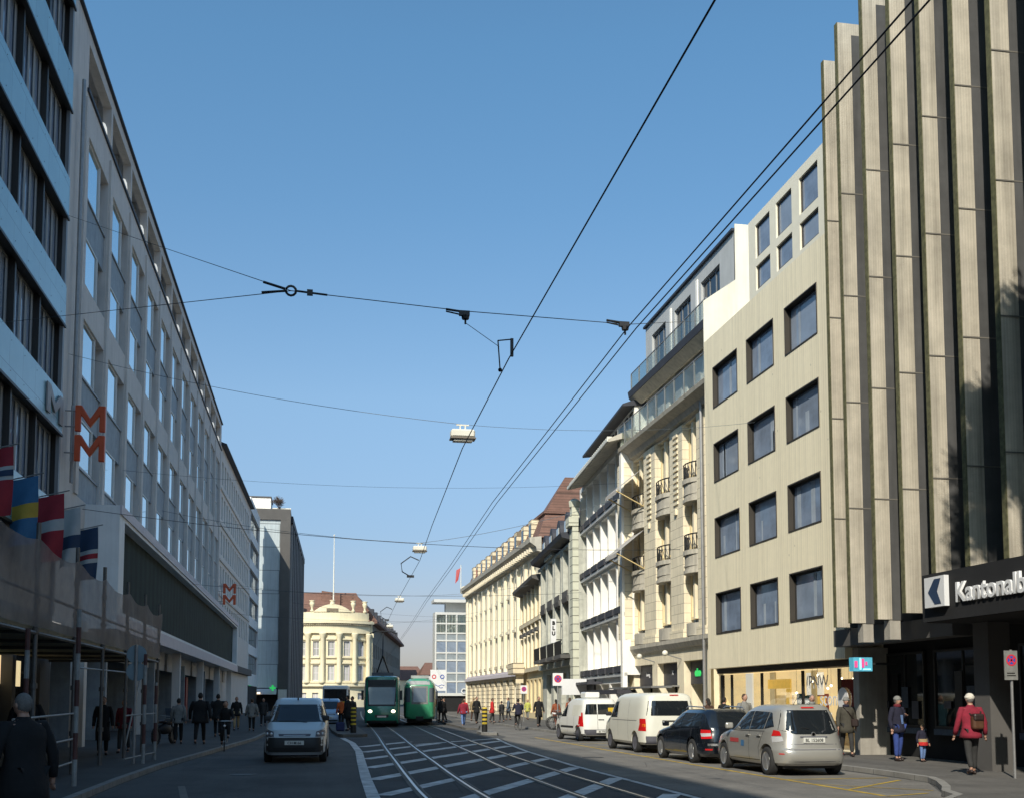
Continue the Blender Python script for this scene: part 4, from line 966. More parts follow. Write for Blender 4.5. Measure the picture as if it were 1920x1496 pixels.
for bi, (a, c) in enumerate(pb):
    m = (a + c) / 2; w = (c - a) / 2
    for (z0, z1) in rowsJ:
        window(f, a + .02, c - .02, z0, z1, .29, gj, 'stone_ochre', 'glass_pale', 3, 1, .12, thick=.12)
        q = MB(); q.box(m - .1, m + .1, -.16, -.02, z0, z1, f); q.build('mullion', 'stone_cream_plain', gj)
    for zb in (7.05, 10.1):
        def bow(r, d, z0, z1, nm='balcony', mm='stone_grey_warm'):
            pts = [(a, -.3)] + [(m - w * math.cos(PI * k / 10), -.2 + d * .8 * math.sin(PI * k / 10)) for k in range(11)] + [(c, -.3)]
            q = MB(); q.prism(pts, z0, z1, f); return q.build(nm, mm, gj)
        bow(0, .62, zb + .15, zb + .78); bow(0, .72, zb + .785, zb + .98); bow(0, .70, zb, zb + .145); bow(0, .66, zb + .3, zb + .36) 
        q = MB()
        for k in range(11):
            x_ = m - w * .96 * math.cos(PI * k / 10); o_ = -.2 + .5 * math.sin(PI * k / 10)
            q.tube([f.pt(x_, o_, zb + .98), f.pt(x_, o_, zb + 1.65)], .022, 4)
            if k < 10:
                x2 = m - w * .96 * math.cos(PI * (k + 1) / 10); o2 = -.2 + .5 * math.sin(PI * (k + 1) / 10)
                q.tube([f.pt(x_, o_, zb + 1.65), f.pt(x2, o2, zb + 1.65)], .03, 4); q.tube([f.pt(x_, o_, zb + 1.0), f.pt(x2, o2, zb + 1.6)], .02, 4)
        q.build('balcony_railing', 'iron', gj)
    q = MB(); q.prism([(a, -.3)] + [(m - w * math.cos(PI * k / 10), -.25 + .5 * math.sin(PI * k / 10)) for k in range(11)] + [(c, -.3)], 4.42, 4.95, f); q.build('sill_bow', 'stone_grey_warm', gj)
    q = MB()
    for k in range(8): s_ = a + (c - a) * (k + .5) / 8; q.tube([f.pt(s_, -.4, 4.95), f.pt(s_, -.4, 5.7)], .022, 4)
    q.tube([f.pt(a, -.4, 5.7), f.pt(c, -.4, 5.7)], .03, 4); q.build('balcony_railing', 'iron', gj)
# awnings on the far bay
for z in (13.0, 9.95):
    q = MB(); q.quad(f.pt(51.95, .1, z), f.pt(54.0, .1, z), f.pt(54.0, 1.5, z - 1.15), f.pt(51.95, 1.5, z - 1.15)); q.quad(f.pt(51.95, 1.5, z - 1.15), f.pt(54.0, 1.5, z - 1.15), f.pt(54.0, 1.52, z - 1.35), f.pt(51.95, 1.52, z - 1.35)); q.build('awning', 'awning_stripe', gj)
    q = MB(); q.tube([f.pt(52.0, .1, z - 1.9), f.pt(52.0, 1.45, z - 1.2)], .035, 5); q.tube([f.pt(53.9, .1, z - 1.9), f.pt(53.9, 1.45, z - 1.2)], .035, 5); q.tube([f.pt(51.95, 1.47, z - 1.2), f.pt(54.0, 1.47, z - 1.2)], .035, 5); q.build('awning_arm', 'timber', gj)
q = MB(); q.profile([(.003, 13.8), (.2, 13.86), (.3, 14.08), (.68, 14.28), (.72, 14.45), (-1.4, 14.55), (-1.4, 14.005), (.003, 14.005)], 41.6, J1 - .5, f); q.build('cornice', 'stone_grey_warm', gj)
q = MB(); q.profile([(.003, 3.95), (.15, 4.0), (.26, 4.2), (.26, 4.38), (.003, 4.395)], J0 - 1.0, J1 + .1, f); q.build('string_course', 'stone_grey_warm', gj)
def balus(o, z0, z1, s0, s1, step=1.25):
    n = int((s1 - s0) / step)
    q = MB(); q.box(s0, s1, o - .01, o + .01, z0 + .05, z1 - .06, f); q.build('glass_balustrade', 'balustrade_glass', gj)
    q = MB(); q.tube([f.pt(s0, o, z1), f.pt(s1, o, z1)], .03, 5)
    for k in range(n + 1): s_ = s0 + (s1 - s0) * k / n; q.box(s_ - .025, s_ + .025, o - .03, o + .03, z0, z1 - .02, f)
    q.build('handrail', 'metal_grey', gj)
balus(.62, 14.5, 15.55, 41.7, J1 - .6)
# terrace storey
ops = [(44.2, 45.2, 14.9, 16.7), (46.9, 47.9, 14.9, 16.7), (49.5, 50.5, 14.9, 16.7), (52.2, 53.2, 14.9, 16.7)]
fj = Fr(WX + .75, 0, 0, 1, -1, 0)
q = MB(); q.wall(fj, J0 + .05, J1, 14.56, 17.15, ops, .3); q.build('terrace_wall', 'plaster_white', gj)
for o_ in ops:
    window(fj, *o_, .38, gj, 'stone_ochre', 'glass_dark', 2, 1, .1)
    q = MB(); q.box(o_[0] - 1.0, o_[0] - .1, .01, .06, 14.9, 16.9, fj); q.build('shutter', 'plaster_cold', gj)
q = MB(); q.box(54.75, 55.3, -.8, .25, 14.56, 17.14, fj); q.build('end_wall', 'plaster_white', gj)
q = MB(); q.profile([(.75, 17.18), (.8, 17.5), (-.3, 17.6), (-3, 17.6), (-3, 17.16), (.0, 17.16)], J0 + .1, J1 - .5, fj); q.build('terrace_cornice', 'box_dark', gj)
q = MB(); q.profile([(.74, 17.155), (.3, 16.8), (.2, 16.8), (.2, 17.155)], J0 + .1, J1 - .5, fj); q.build('soffit_moulding', 'stone_grey_warm', gj)
fp = Fr(WX + 1.3, 0, 0, 1, -1, 0)
balus(-.08, 17.52, 18.4, J0 + .15, 54.6)
ops = [(45.0, 47.4, 18.2, 20.6), (48.8, 51.2, 18.2, 20.6), (52.6, 54.9, 18.2, 20.6)]
q = MB(); q.wall(fp, J0 + .05, 56.0, 17.61, 21.3, ops, .2); q.quad(fp.pt(56.0, 0, 17.61), fp.pt(56.0, 0, 21.3), fp.pt(56.0, -6, 21.3), fp.pt(56.0, -6, 17.61)); q.build('penthouse_wall', 'plaster_cold', gj)
for o_ in ops: window(fp, *o_, .18, gj, 'frame_grey', 'glass_dark', 3, 1, .08)
q = MB(); q.box(J0, 56.1, -6, .12, 21.31, 21.42, fp); q.build('penthouse_roof', 'roof_dark', gj)
for s_ in (47.75, 51.6): q = MB(); q.box(s_, s_ + .22, .003, .06, 18.0, 20.9, fp); q.build('fin', 'plaster_white', gj)
# party wall towards the lower timber house
yw = J0 - .0
q = MB(); q.prism([(WX - .0, 15.1), (WX + 14, 15.1), (WX + 14, 21.28), (WX + 1.5, 21.28), (WX + 1.5, 18.6), (WX - .25, 17.6), (WX - .25, 15.1)][::-1], 0, 1) if False else None
pw = [(WX - .1, 14.0), (WX + 14, 14.0), (WX + 14, 21.6), (WX + 1.32, 21.6), (WX + 1.32, 19.2), (WX - .1, 18.2)]
i = len(q.v); n = len(pw); q.v += [Vector((x, J0 - .02, z)) for x, z in pw] + [Vector((x, J0 + .04, z)) for x, z in pw]
q.f += [tuple(range(n)), tuple(range(n, 2 * n))[::-1]] + [(j, (j + 1) % n, n + (j + 1) % n, n + j) for j in range(n)]
q.build('party_wall', 'party_cream', gj)
gj.location = (20.95, 52.375, -0.083); gj.scale = (1.0475, 1.0475, 1.0475)
GJ = gj.location.copy(); gj.location = (20, 50, 0)
# its shops
so = [(44.0, 46.6, .3, 3.4), (47.5, 50.4, .3, 3.4), (51.2, 54.3, .3, 3.4)]
q = MB(); q.wall(f, J0, J1, 0, 3.94, so, .95); q.build('shop_wall', 'stone_cream_plain', gj)
for a, c, z0, z1 in so:
    window(f, a, c, z0, z1 - 1.05, .9, gj, 'frame_dark', 'glass_dark', 2, 1, .08, name='shop_window')
    q = MB(); q.box(a + .02, c - .02, -.4, -.3, z1 - 1.0, z1 - .03, f); q.build('fascia', 'box_dark', gj)
q = MB(); q.box(47.2, 54.4, .35, 1.3, 2.25, 2.32, f); q.box(47.2, 54.4, .003, .348, 2.3, 2.36, f); q.build('shop_awning', 'metal_grey', gj)
q = MB(); q.box(50.6, 57.0, 1.0, 1.9, 2.0, 2.2, f); q.build('shop_canopy', 'box_dark', gj)
fsn = Fr(WX + .29, 0, 0, 1, -1, 0)
put_text('obo', .42, 'green_lit', gj, (WX + .28, 45.6, 2.75), (0, -1, 0), name='sign_lettering', ext=.02, bold=.03)
put_text('living', .3, 'sign_white', gj, (WX + .28, 52.8, 2.85), (0, -1, 0), name='sign_lettering', ext=.01)
put_text('X', .3, 'sign_white', gj, (WX + .28, 49.0, 2.85), (0, -1, 0), name='sign_lettering', ext=.01)
for y in (46.9, 50.8):
    q = MB(); q.ball((WX - .75, y, 3.75), .13); a_ = q.build('facade_lamp', 'lamp_white', gj, smooth=True)
    q = MB(); q.tube([(WX - .01, y, 3.5), (WX - .7, y, 3.7)], .025, 5); q.build('lamp_arm', 'metal_grey', gj)
q = MB(); q.tube([(WX - .15, 55.45, 0.1), (WX - .15, 55.45, 15)], .06, 6); q.tube([(WX - .22, J0 + .15, 0.1), (WX - .22, J0 + .15, 14)], .07, 6); q.build('downpipe', 'metal_grey', gj)

gj.location = GJ
# --- pale timber boarded house
gk = thing('timber_house', 'pale timber boarded corner house with square dark framed windows and a lit glass shopfront', 'building', (20, 37, 0))
K0, K1, KS = 31.35, 43.2, 38.25
KX = WX - .12; f = Fr(KX, 0, 0, 1, -1, 0)
cols_ = [(39.57, 42.2), (36.15, 38.63), (32.7, 35.2)]
rws = [(13.38, 15.05), (10.36, 11.95), (7.33, 8.94), (4.3, 5.94)]
ops = [(a, c, z0, z1) for a, c in cols_ for z0, z1 in rws]
at = [(36.3, 37.6, 17.75, 19.0), (34.45, 35.75, 17.75, 19.0), (32.45, 33.85, 17.75, 19.0), (36.3, 37.6, 16.55, 17.45), (34.45, 35.75, 16.55, 17.45), (32.45, 33.85, 16.55, 17.45)]
Zb = 2.97
random.seed(21); m_ = MB(); m_.wall(f, K0, K1, Zb, 16.4, ops, .24)
m_.quad((KX, K1, Zb), (KX, K1, 16.4), (30, K1, 16.4), (30, K1, Zb)); m_.quad((KX, K0, Zb), (KX, K0, 16.4), (30, K0, 16.4), (30, K0, Zb)); m_.quad((KX, K0, Zb), (KX, K1, Zb), (KX + 4, K1, Zb), (KX + 4, K0, Zb))
m_.quad((KX, KS, 16.4), (KX, K1, 16.4), (30, K1, 16.4), (30, KS, 16.4)); m_.build('boarded_wall', 'facade_wood', gk)
m_ = MB(); m_.wall(f, K0, KS, 16.4, 19.35, at, .13)
m_.quad((KX, KS, 16.4), (KX, KS, 19.35), (30, KS, 19.35), (30, KS, 16.4)); m_.quad((KX, K0, 16.4), (KX, K0, 19.35), (30, K0, 19.35), (30, K0, 16.4)); m_.quad((KX, K0, 19.35), (KX, KS, 19.35), (30, KS, 19.35), (30, K0, 19.35)); m_.build('attic_wall', 'facade_wood_plain', gk)
for o_ in ops:
    a, c, z0, z1 = o_; w_ = window(f, a + .04, c - .04, z0 + .04, z1 - .04, .22, gk, 'frame_dark', 'glass_blue', 1, 1, .06)
    q = MB()   # dark lining of the opening
    for bb in ((a, a + .04, z0, z1), (c - .04, c, z0, z1), (a + .04, c - .04, z0, z0 + .04), (a + .04, c - .04, z1 - .04, z1)): q.box(bb[0], bb[1], -.23, .02, bb[2], bb[3], f)
    q.build('window_lining', 'reveal_brown', gk)
    for _ in range(random.choice((1, 2, 2))):
        u_ = random.uniform(.12, .8) * (c - a); wd = random.uniform(.1, .3); q = MB(); q.box(u_, min(u_ + wd, c - a - .12), .03, .034, .08, (z1 - z0) * random.choice((.5, .9, .9))); q.build('curtain', 'curtain_blue', w_, world=False)
for o_ in at:
    a, c, z0, z1 = o_; window(f, a + .02, c - .02, z0 + .02, z1 - .02, .12, gk, 'reveal_brown', 'glass_blue', 1, 1, .06)
# someone's silhouette and blinds behind the panes are left to reflections; ground floor shop
yS0, yS1 = K0 + .25, K1 - .35
q = MB(); q.box(yS0 - .24, yS1 + .3, -.95, -.35, Zb - .2, Zb - .01, f)
for s_ in (yS0 - .2, yS1, 41.9, 38.9, 35.4, 32.75): q.box(s_, s_ + (.07 if s_ not in (yS1, yS0 - .2) else .2), -.55, -.46, .1, Zb - .26, f)
q.build('shop_frame', 'black', gk)
q = MB(); q.quad(f.pt(yS0, -.5, .1), f.pt(yS1, -.5, .1), f.pt(yS1, -.5, Zb - .26), f.pt(yS0, -.5, Zb - .26)); q.build('shop_window', 'shop_glass', gk)
q = MB(); q.quad(f.pt(K0 + .1, -5, .1), f.pt(K1 - .1, -5, .1), f.pt(K1 - .1, -5, 3.0), f.pt(K0 + .1, -5, 3.0)); q.quad(f.pt(K1 - .1, -5, .1), f.pt(K1 - .1, -.6, .1), f.pt(K1 - .1, -.6, 3.0), f.pt(K1 - .1, -5, 3.0)); q.quad(f.pt(K0 + .1, -5, .1), f.pt(K0 + .1, -.6, .1), f.pt(K0 + .1, -.6, 2.95), f.pt(K0 + .1, -5, 2.95)); q.build('shop_interior', 'warm_lit', gk)
q = MB(); q.quad(f.pt(K0 + .1, -5, .13), f.pt(K1 - .1, -5, .13), f.pt(K1 - .1, -.6, .13), f.pt(K0 + .1, -.6, .13)); q.build('shop_floor', 'facade_wood_plain', gk)
random.seed(3)
for k in range(16):
    s_ = random.uniform(33, 38.6); z = random.uniform(1.9, 2.65); d_ = random.uniform(1.2, 2.6)
    q = MB(); q.ball(f.pt(s_, -d_, z), .045, seg=8, rings=5); bb = q.build('pendant_bulb', 'bulb', gk)
    q = MB(); q.tube([f.pt(s_, -d_, z + .05), f.pt(s_, -d_, 2.95)], .006, 3); q.build('cord', 'black', bb, world=True)
for k, (s_, z, w_, h_, mm, o_) in enumerate(((39.2, 1.55, .8, .8, 'sticker_red', -3.0), (40.2, 1.5, .7, .9, 'plate_white', -3.0), (37.2, 1.5, .6, .9, 'planter_green', -1.2), (36.4, 1.45, .55, .85, 'planter_green', -1.1), (34.1, 1.7, 1.0, 1.4, 'cloth_burgundy', -1.4), (38.4, 1.9, .9, .5, 'cloth_greyblue', -2.2), (35.3, 1.9, .5, .5, 'sticker_red', -2.0), (41.5, 2.0, .5, 1.6, 'facade_wood_plain', -2.0), (33.0, 1.2, .6, .9, 'cloth_rust', -1.6))):
    q = MB(); q.box(s_ - w_ / 2, s_ + w_ / 2, o_ - .05, o_, z - h_ / 2, z + h_ / 2, f); q.build('display_poster', mm, gk)
for s0_, s1_, z0_, z1_, o_, mm in ((41.1, 41.75, .2, 2.75, -1.0, 'lit_white'), (38.95, 41.0, 2.15, 2.5, -1.6, 'lit_yellow'), (38.95, 39.3, .2, 2.14, -1.6, 'lit_yellow'), (36.9, 38.2, 1.9, 2.7, -1.9, 'lit_white'), (36.6, 36.95, .2, 2.75, -1.5, 'lit_wood'), (37.2, 38.6, 1.45, 1.85, -2.1, 'lit_yellow'), (33.0, 34.2, 1.9, 2.6, -2.6, 'lit_wood'), (39.4, 40.9, .9, 1.9, -1.9, 'lit_wood'), (35.5, 36.3, .3, 1.3, -1.5, 'lit_white')):
    q = MB(); q.box(s0_, s1_, o_ - .06, o_, z0_, z1_, f); q.build('display_panel', mm, gk)
for k in range(3): q = MB(); q.box(33.2 + 2.9 * k, 35.2 + 2.9 * k, -3.4, -2.8, .13, .95, f); q.build('display_table', 'timber', gk)
put_text('(PNW', .62, 'sign_white', gk, f.pt(34.3, -.47, 2.1), (0, -1, 0), name='window_lettering', ext=.004)
put_text('scon', .66, 'sign_white', gk, f.pt(33.5, -.47, 1.55), (0, -1, 0), name='window_lettering', ext=.004)
q = MB(); q.lathe([(.36, 0), (.36, .012)], (f.pt(32.45, -.44, 1.75)), 24, 'x'); q.build('window_disc', 'sign_white', gk)

# --- ribbed concrete bank
gl = thing('bank_building', 'tall concrete bank with staggered vertical ribbed fins over a dark recessed ground floor', 'building', (22, 22, 0))
m_ = MB(); m_.prism([(15.95, 6), (15.95, 31.3), (34, 31.3), (34, 6)], 3.7, 20.2); m_.build('wall', 'concrete_dark', gl)
random.seed(9)
fy_ = [30.15, 28.39, 26.95, 25.53, 24.13, 22.72, 21.29, 19.88, 18.47, 17.06, 15.65, 14.24, 12.83, 11.42, 10.0, 8.6]
for k, y in enumerate(fy_):
    xt = 14.85 if k == 0 else 14.42; zt = 20.9 if k == 0 else 20.95; zb = 3.82 if k < 3 else 3.88 if k < 4 else 4.72
    q = MB(); q.box(xt, 15.93, y, y + .16, zb, zt); q.build('fin', 'concrete_rib', gl)
    q = MB(); q.box(xt + .40 + .04 * random.random(), 15.935, y - .012, y - .001, zb - .02, zt - .35); q.build('fin_shade_sheet', 'concrete_painted_shade', gl)  # dark sheet painted as the shadow cast by the next fin
    q = MB(); q.box(xt - .02, xt - .002, y - .004, y + .164, zb, zt); q.build('fin_edge', 'moss', gl)
    for zz in (6.97, 9.93, 12.95, 15.9): q = MB(); q.box(xt - .01, 15.94, y - .018, y - .0125, zz, zz + .03); q.build('fin_joint', 'joint', gl)
    if k in (1, 2): q = MB(); q.box(14.75, 15.05, y + .0, y + .3, 3.3, 3.8); q.build('bracket', 'concrete', gl)
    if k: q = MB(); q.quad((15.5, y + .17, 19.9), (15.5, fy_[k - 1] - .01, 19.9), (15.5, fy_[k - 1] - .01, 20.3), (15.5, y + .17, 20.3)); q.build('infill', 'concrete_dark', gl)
q = MB(); q.box(14.15, 15.94, 6, 24.3, 3.55, 4.66); q.build('fascia', 'dark_interior', gl)
q = MB(); q.box(15.3, 15.94, 24.96, 31.3, 3.3, 3.79); q.build('soffit_beam', 'concrete_dark', gl)
q = MB(); q.quad((16.9, 6, .1), (16.9, 31.3, .1), (16.9, 31.3, 3.69), (16.9, 6, 3.69)); q.quad((14.2, 6, 3.54), (14.2, 24.3, 3.54), (17, 24.3, 3.54), (17, 6, 3.54)); q.build('recessed_wall', 'dark_interior', gl)
for k, (a, c) in enumerate(((28.9, 31.0), (25.6, 28.4), (21.4, 24.6), (17.0, 20.8))):
    window(Fr(16.88, 0, 0, 1, -1, 0), a, c, .95, 3.1, -.02, gl, 'frame_dark', 'glass_dark', 2, 1, .07, name='shop_window')
    q = MB(); q.box(a, c, .03, .12, .78, .94, Fr(16.88, 0, 0, 1, -1, 0)); q.build('shop_sill', 'cloth_greyblue', gl)
    for j in range(4): q = MB(); s_ = a + .3 + .55 * j; q.box(s_, s_ + .35, .085, .1, 1.2 + .3 * (j % 2), 1.7 + .4 * (j % 3), Fr(16.88, 0, 0, 1, -1, 0)); q.build('display_card', ['plastic_grey', 'cloth_greyblue', 'metal_dark', 'plastic_grey'][j], gl)
for y in (23.35, 16.0): q = MB(); q.box(15.2, 15.75, y, y + .6, .1, 3.53); q.build('column', 'concrete_dark', gl)
q = MB(); q.box(15.9, 16.85, 30.95, 31.3, .1, 3.28); q.build('side_pier', 'concrete', gl)
# bank sign
q = MB(); q.box(14.02, 14.14, 23.15, 23.98, 3.86, 4.56); lg = q.build('logo_panel', 'sign_white', gl)
q = MB(); f = Fr(14.015, 0, 0, 1, -1, 0)
pts = [(23.82, 4.21), (23.55, 4.5), (23.28, 4.5), (23.44, 4.21), (23.28, 3.92), (23.55, 3.92)]
q.poly([f.pt(s_, .003, z) for s_, z in pts]); q.poly([f.pt(s_, .0, z) for s_, z in pts][::-1]); q.build('logo_chevron', 'flag_navy', lg)
put_text('Kantonalbank', .62, 'sign_white', gl, (14.12, 22.85, 3.92), (0, -1, 0), name='sign_lettering', ext=.03, bold=.012, align='LEFT')
# shop box sign
t = thing('light_box_sign', 'small glowing blue and pink box sign at the corner between timber house and bank', 'sign', (14.9, 28.75, 2.5))
mat('box_blue', (.08, .3, .4), .5, var=.3, vs=4, emis=(.1, .55, .75), es=.35); mat('box_pink', (.6, .05, .2), .5, var=0, emis=(.9, .1, .25), es=.6); mat('box_cyan', (.3, .8, .9), .5, var=0, emis=(.4, .9, 1), es=.8)
q = MB(); q.box(14.62, 15.18, 28.75, 29.0, 2.52, 2.90); q.build('sign_box', 'box_blue', t)
q = MB(); q.box(14.65, 14.73, 28.725, 28.745, 2.62, 2.80); q.box(14.86, 14.93, 28.725, 28.745, 2.62, 2.86); q.box(14.97, 15.02, 28.725, 28.745, 2.68, 2.78); q.build('sign_symbol', 'box_pink', t)
q = MB(); q.box(14.80, 14.84, 28.725, 28.745, 2.56, 2.88); q.box(14.9, 15.12, 28.725, 28.745, 2.55, 2.59); q.build('sign_symbol', 'box_cyan', t)
q = MB(); q.box(15.19, 15.95, 28.85, 28.9, 2.7, 2.76); q.build('bracket', 'metal_dark', t)
# ================================================================== VEHICLES
class Car:
    """slices: (z, xf, xr, w, n); x forward"""
    def __init__(self, sl): self.s = sl
    def at(self, z):
        s = self.s
        if z <= s[0][0]: return s[0][1:]
        for a, b in zip(s, s[1:]):
            if a[0] <= z <= b[0]:
                t = (z - a[0]) / (b[0] - a[0]) if b[0] > a[0] else 0
                return tuple(a[i] + (b[i] - a[i]) * t for i in range(1, 5))
        return s[-1][1:]
    def side(self, x, z, sg, off):
        xf, xr, w, n = self.at(z); c = (xf + xr) / 2; a = (xf - xr) / 2
        u = min(.9999, abs((x - c) / a)); return Vector((x, sg * (w * (1 - u ** n) ** (1 / n) + off), z))
    def end(self, y, z, sg, off):
        xf, xr, w, n = self.at(z); c = (xf + xr) / 2; a = (xf - xr) / 2
        u = min(.9999, abs(y / w)); return Vector((c + sg * (a * (1 - u ** n) ** (1 / n) + off), y, z))
    def body(self, name, m, root, wheels, wr, arch=.055, M=56):
        b = MB(); sl = self.s
        for z, xf, xr, w, n in sl:
            c = (xf + xr) / 2; a = (xf - xr) / 2
            for k in range(M):
                t = 2 * PI * k / M; ct, st = math.cos(t), math.sin(t)
                b.v.append(Vector((c + a * math.copysign(abs(ct) ** (2 / n), ct), w * math.copysign(abs(st) ** (2 / n), st), z)))
        for i in range(len(sl) - 1):
            for k in range(M): b.f.append((i * M + k, i * M + (k + 1) % M, (i + 1) * M + (k + 1) % M, (i + 1) * M + k))
        b.f.append(tuple(range(M))[::-1]); e = (len(sl) - 1) * M; b.f.append(tuple(e + k for k in range(M)))
        me = b.mesh(name); ob = bpy.data.objects.new(name, me); COL.objects.link(ob)
        cu = MB(); W = max(s[3] for s in sl)
        for x in wheels:
            for sg in (-1, 1): cu.lathe([(wr + arch, sg * (W - .3)), (wr + arch, sg * (W + .3))], (x, 0, wr + .01), 28, 'y')
        cm = cu.mesh('cut'); co = bpy.data.objects.new('cut', cm); COL.objects.link(co)
        md = ob.modifiers.new('arch', 'BOOLEAN'); md.operation = 'DIFFERENCE'; md.object = co; md.solver = 'EXACT'
        dg = bpy.context.evaluated_depsgraph_get(); nm = bpy.data.meshes.new_from_object(ob.evaluated_get(dg))
        ob.modifiers.clear(); ob.data = nm; nm.materials.clear(); nm.materials.append(MC[m]); bpy.data.objects.remove(co); ob.parent = root; nm.name = name
        autosmooth(ob, 32); return ob
    def patch(self, kind, sg, pts, off, name, m, root, nu=10, nv=6, extra=None):
        """pts: 4 corners (a,z) bilinear; kind side|end"""
        b = MB(); fn = self.side if kind == 'side' else self.end
        for q in ([pts] + (extra or [])):
            i = len(b.v)
            for v in range(nv + 1):
                for u in range(nu + 1):
                    s, t = u / nu, v / nv
                    a = (q[0][0] * (1 - s) + q[1][0] * s) * (1 - t) + (q[3][0] * (1 - s) + q[2][0] * s) * t
                    z = (q[0][1] * (1 - s) + q[1][1] * s) * (1 - t) + (q[3][1] * (1 - s) + q[2][1] * s) * t
                    b.v.append(fn(a, z, sg, off))
            for v in range(nv):
                for u in range(nu): k = i + v * (nu + 1) + u; b.f.append((k, k + 1, k + nu + 2, k + nu + 1))
        return b.build(name, m, root, smooth=True, world=False)
def wheel(root, x, y, r, sg, w=.2, dark=False, spokes=7):
    b = MB(); s = sg
    b.lathe([(r * .62, s * -.5 * w), (r * .9, s * -.5 * w), (r, s * -.38 * w), (r, s * .38 * w), (r * .93, s * .5 * w), (r * .66, s * .5 * w), (r * .62, s * .3 * w)], (0, 0, 0), 26, 'y')
    t = b.build('wheel', 'tyre', root, smooth=True, world=False); t.location = (x, y, r)
    autosmooth(t, 50)
    b = MB(); b.lathe([(r * .05, s * .36 * w), (r * .14, s * .47 * w), (r * .16, s * .40 * w), (r * .17, s * .3 * w), (0.01, s * .3 * w)], (0, 0, 0), 14, 'y')
    for k in range(spokes):
        a = 2 * PI * k / spokes; c, n_ = math.cos(a), math.sin(a); px, pz = -n_ * r * .065, c * r * .065
        y0, y1 = s * .34 * w, s * .46 * w
        for (r0, r1) in ((r * .1, r * .62),):
            v = [(c * r0 + px, y1, n_ * r0 + pz), (c * r1 + px * .8, y1, n_ * r1 + pz * .8), (c * r1 - px * .8, y1, n_ * r1 - pz * .8), (c * r0 - px, y1, n_ * r0 - pz)]
            i = len(b.v); b.v += [Vector(q) for q in v] + [Vector((q[0], y0, q[2])) for q in v]
            b.f += [(i, i + 1, i + 2, i + 3), (i, i + 1, i + 5, i + 4), (i + 3, i + 2, i + 6, i + 7)]
    b.lathe([(r * .6, s * .44 * w), (r * .66, s * .505 * w), (r * .68, s * .44 * w), (r * .62, s * .3 * w)], (0, 0, 0), 26, 'y')
    b.build('rim', 'plastic_grey' if dark else 'rim', t, world=False)
    b = MB(); b.lathe([(r * .62, s * .05 * w), (r * .62, s * .12 * w)], (0, 0, 0), 20, 'y'); b.build('brake_disc', 'rim_dark', t, world=False)
def plate(root, x, z, txt, sg, w=.52, tm='black'):
    b = MB(); b.box(min(x, x + sg * .015), max(x, x + sg * .015), -w / 2, w / 2, z, z + .115); p = b.build('number_plate', 'plate_white', root, world=False)
    put = text_me(txt, .10, .002, .001); M_ = Matrix(((0, 0, sg, x + sg * .019), (-1 * (1 if sg < 0 else -1), 0, 0, 0), (0, 1, 0, z + .022), (0, 0, 0, 1))); put.transform(M_)
    link('plate_lettering', put, tm, p)
def mirror(root, car, x, z, sg, m):
    p = car.side(x, z, sg, 0); b = MB(); b.box(x - .06, x + .06, p.y + (0 if sg > 0 else -.2), p.y + (.2 if sg > 0 else 0), z + .02, z + .17)
    o = b.build('door_mirror', m, root, world=False); bv = o.modifiers.new('bevel', 'BEVEL'); bv.width = .04; bv.segments = 2
def seams(car, root, sg, segs, m='black', w=.012):
    for pts in segs:
        b = MB()
        for (x0, z0), (x1, z1) in zip(pts, pts[1:]):
            n = 6
            d = math.hypot(x1 - x0, z1 - z0); nx, nz = -(z1 - z0) / d * w / 2, (x1 - x0) / d * w / 2
            for k in range(n):
                a, c = k / n, (k + 1) / n
                P0 = (x0 + (x1 - x0) * a, z0 + (z1 - z0) * a); P1 = (x0 + (x1 - x0) * c, z0 + (z1 - z0) * c)
                b.quad(car.side(P0[0] + nx, P0[1] + nz, sg, .004), car.side(P1[0] + nx, P1[1] + nz, sg, .004), car.side(P1[0] - nx, P1[1] - nz, sg, .004), car.side(P0[0] - nx, P0[1] - nz, sg, .004))
        b.build('door_seam', m, root, world=False)
def underside(root, x0, x1, w):
    b = MB(); b.box(x0, x1, -w, w, .17, .3); b.build('underbody', 'black', root, world=False)

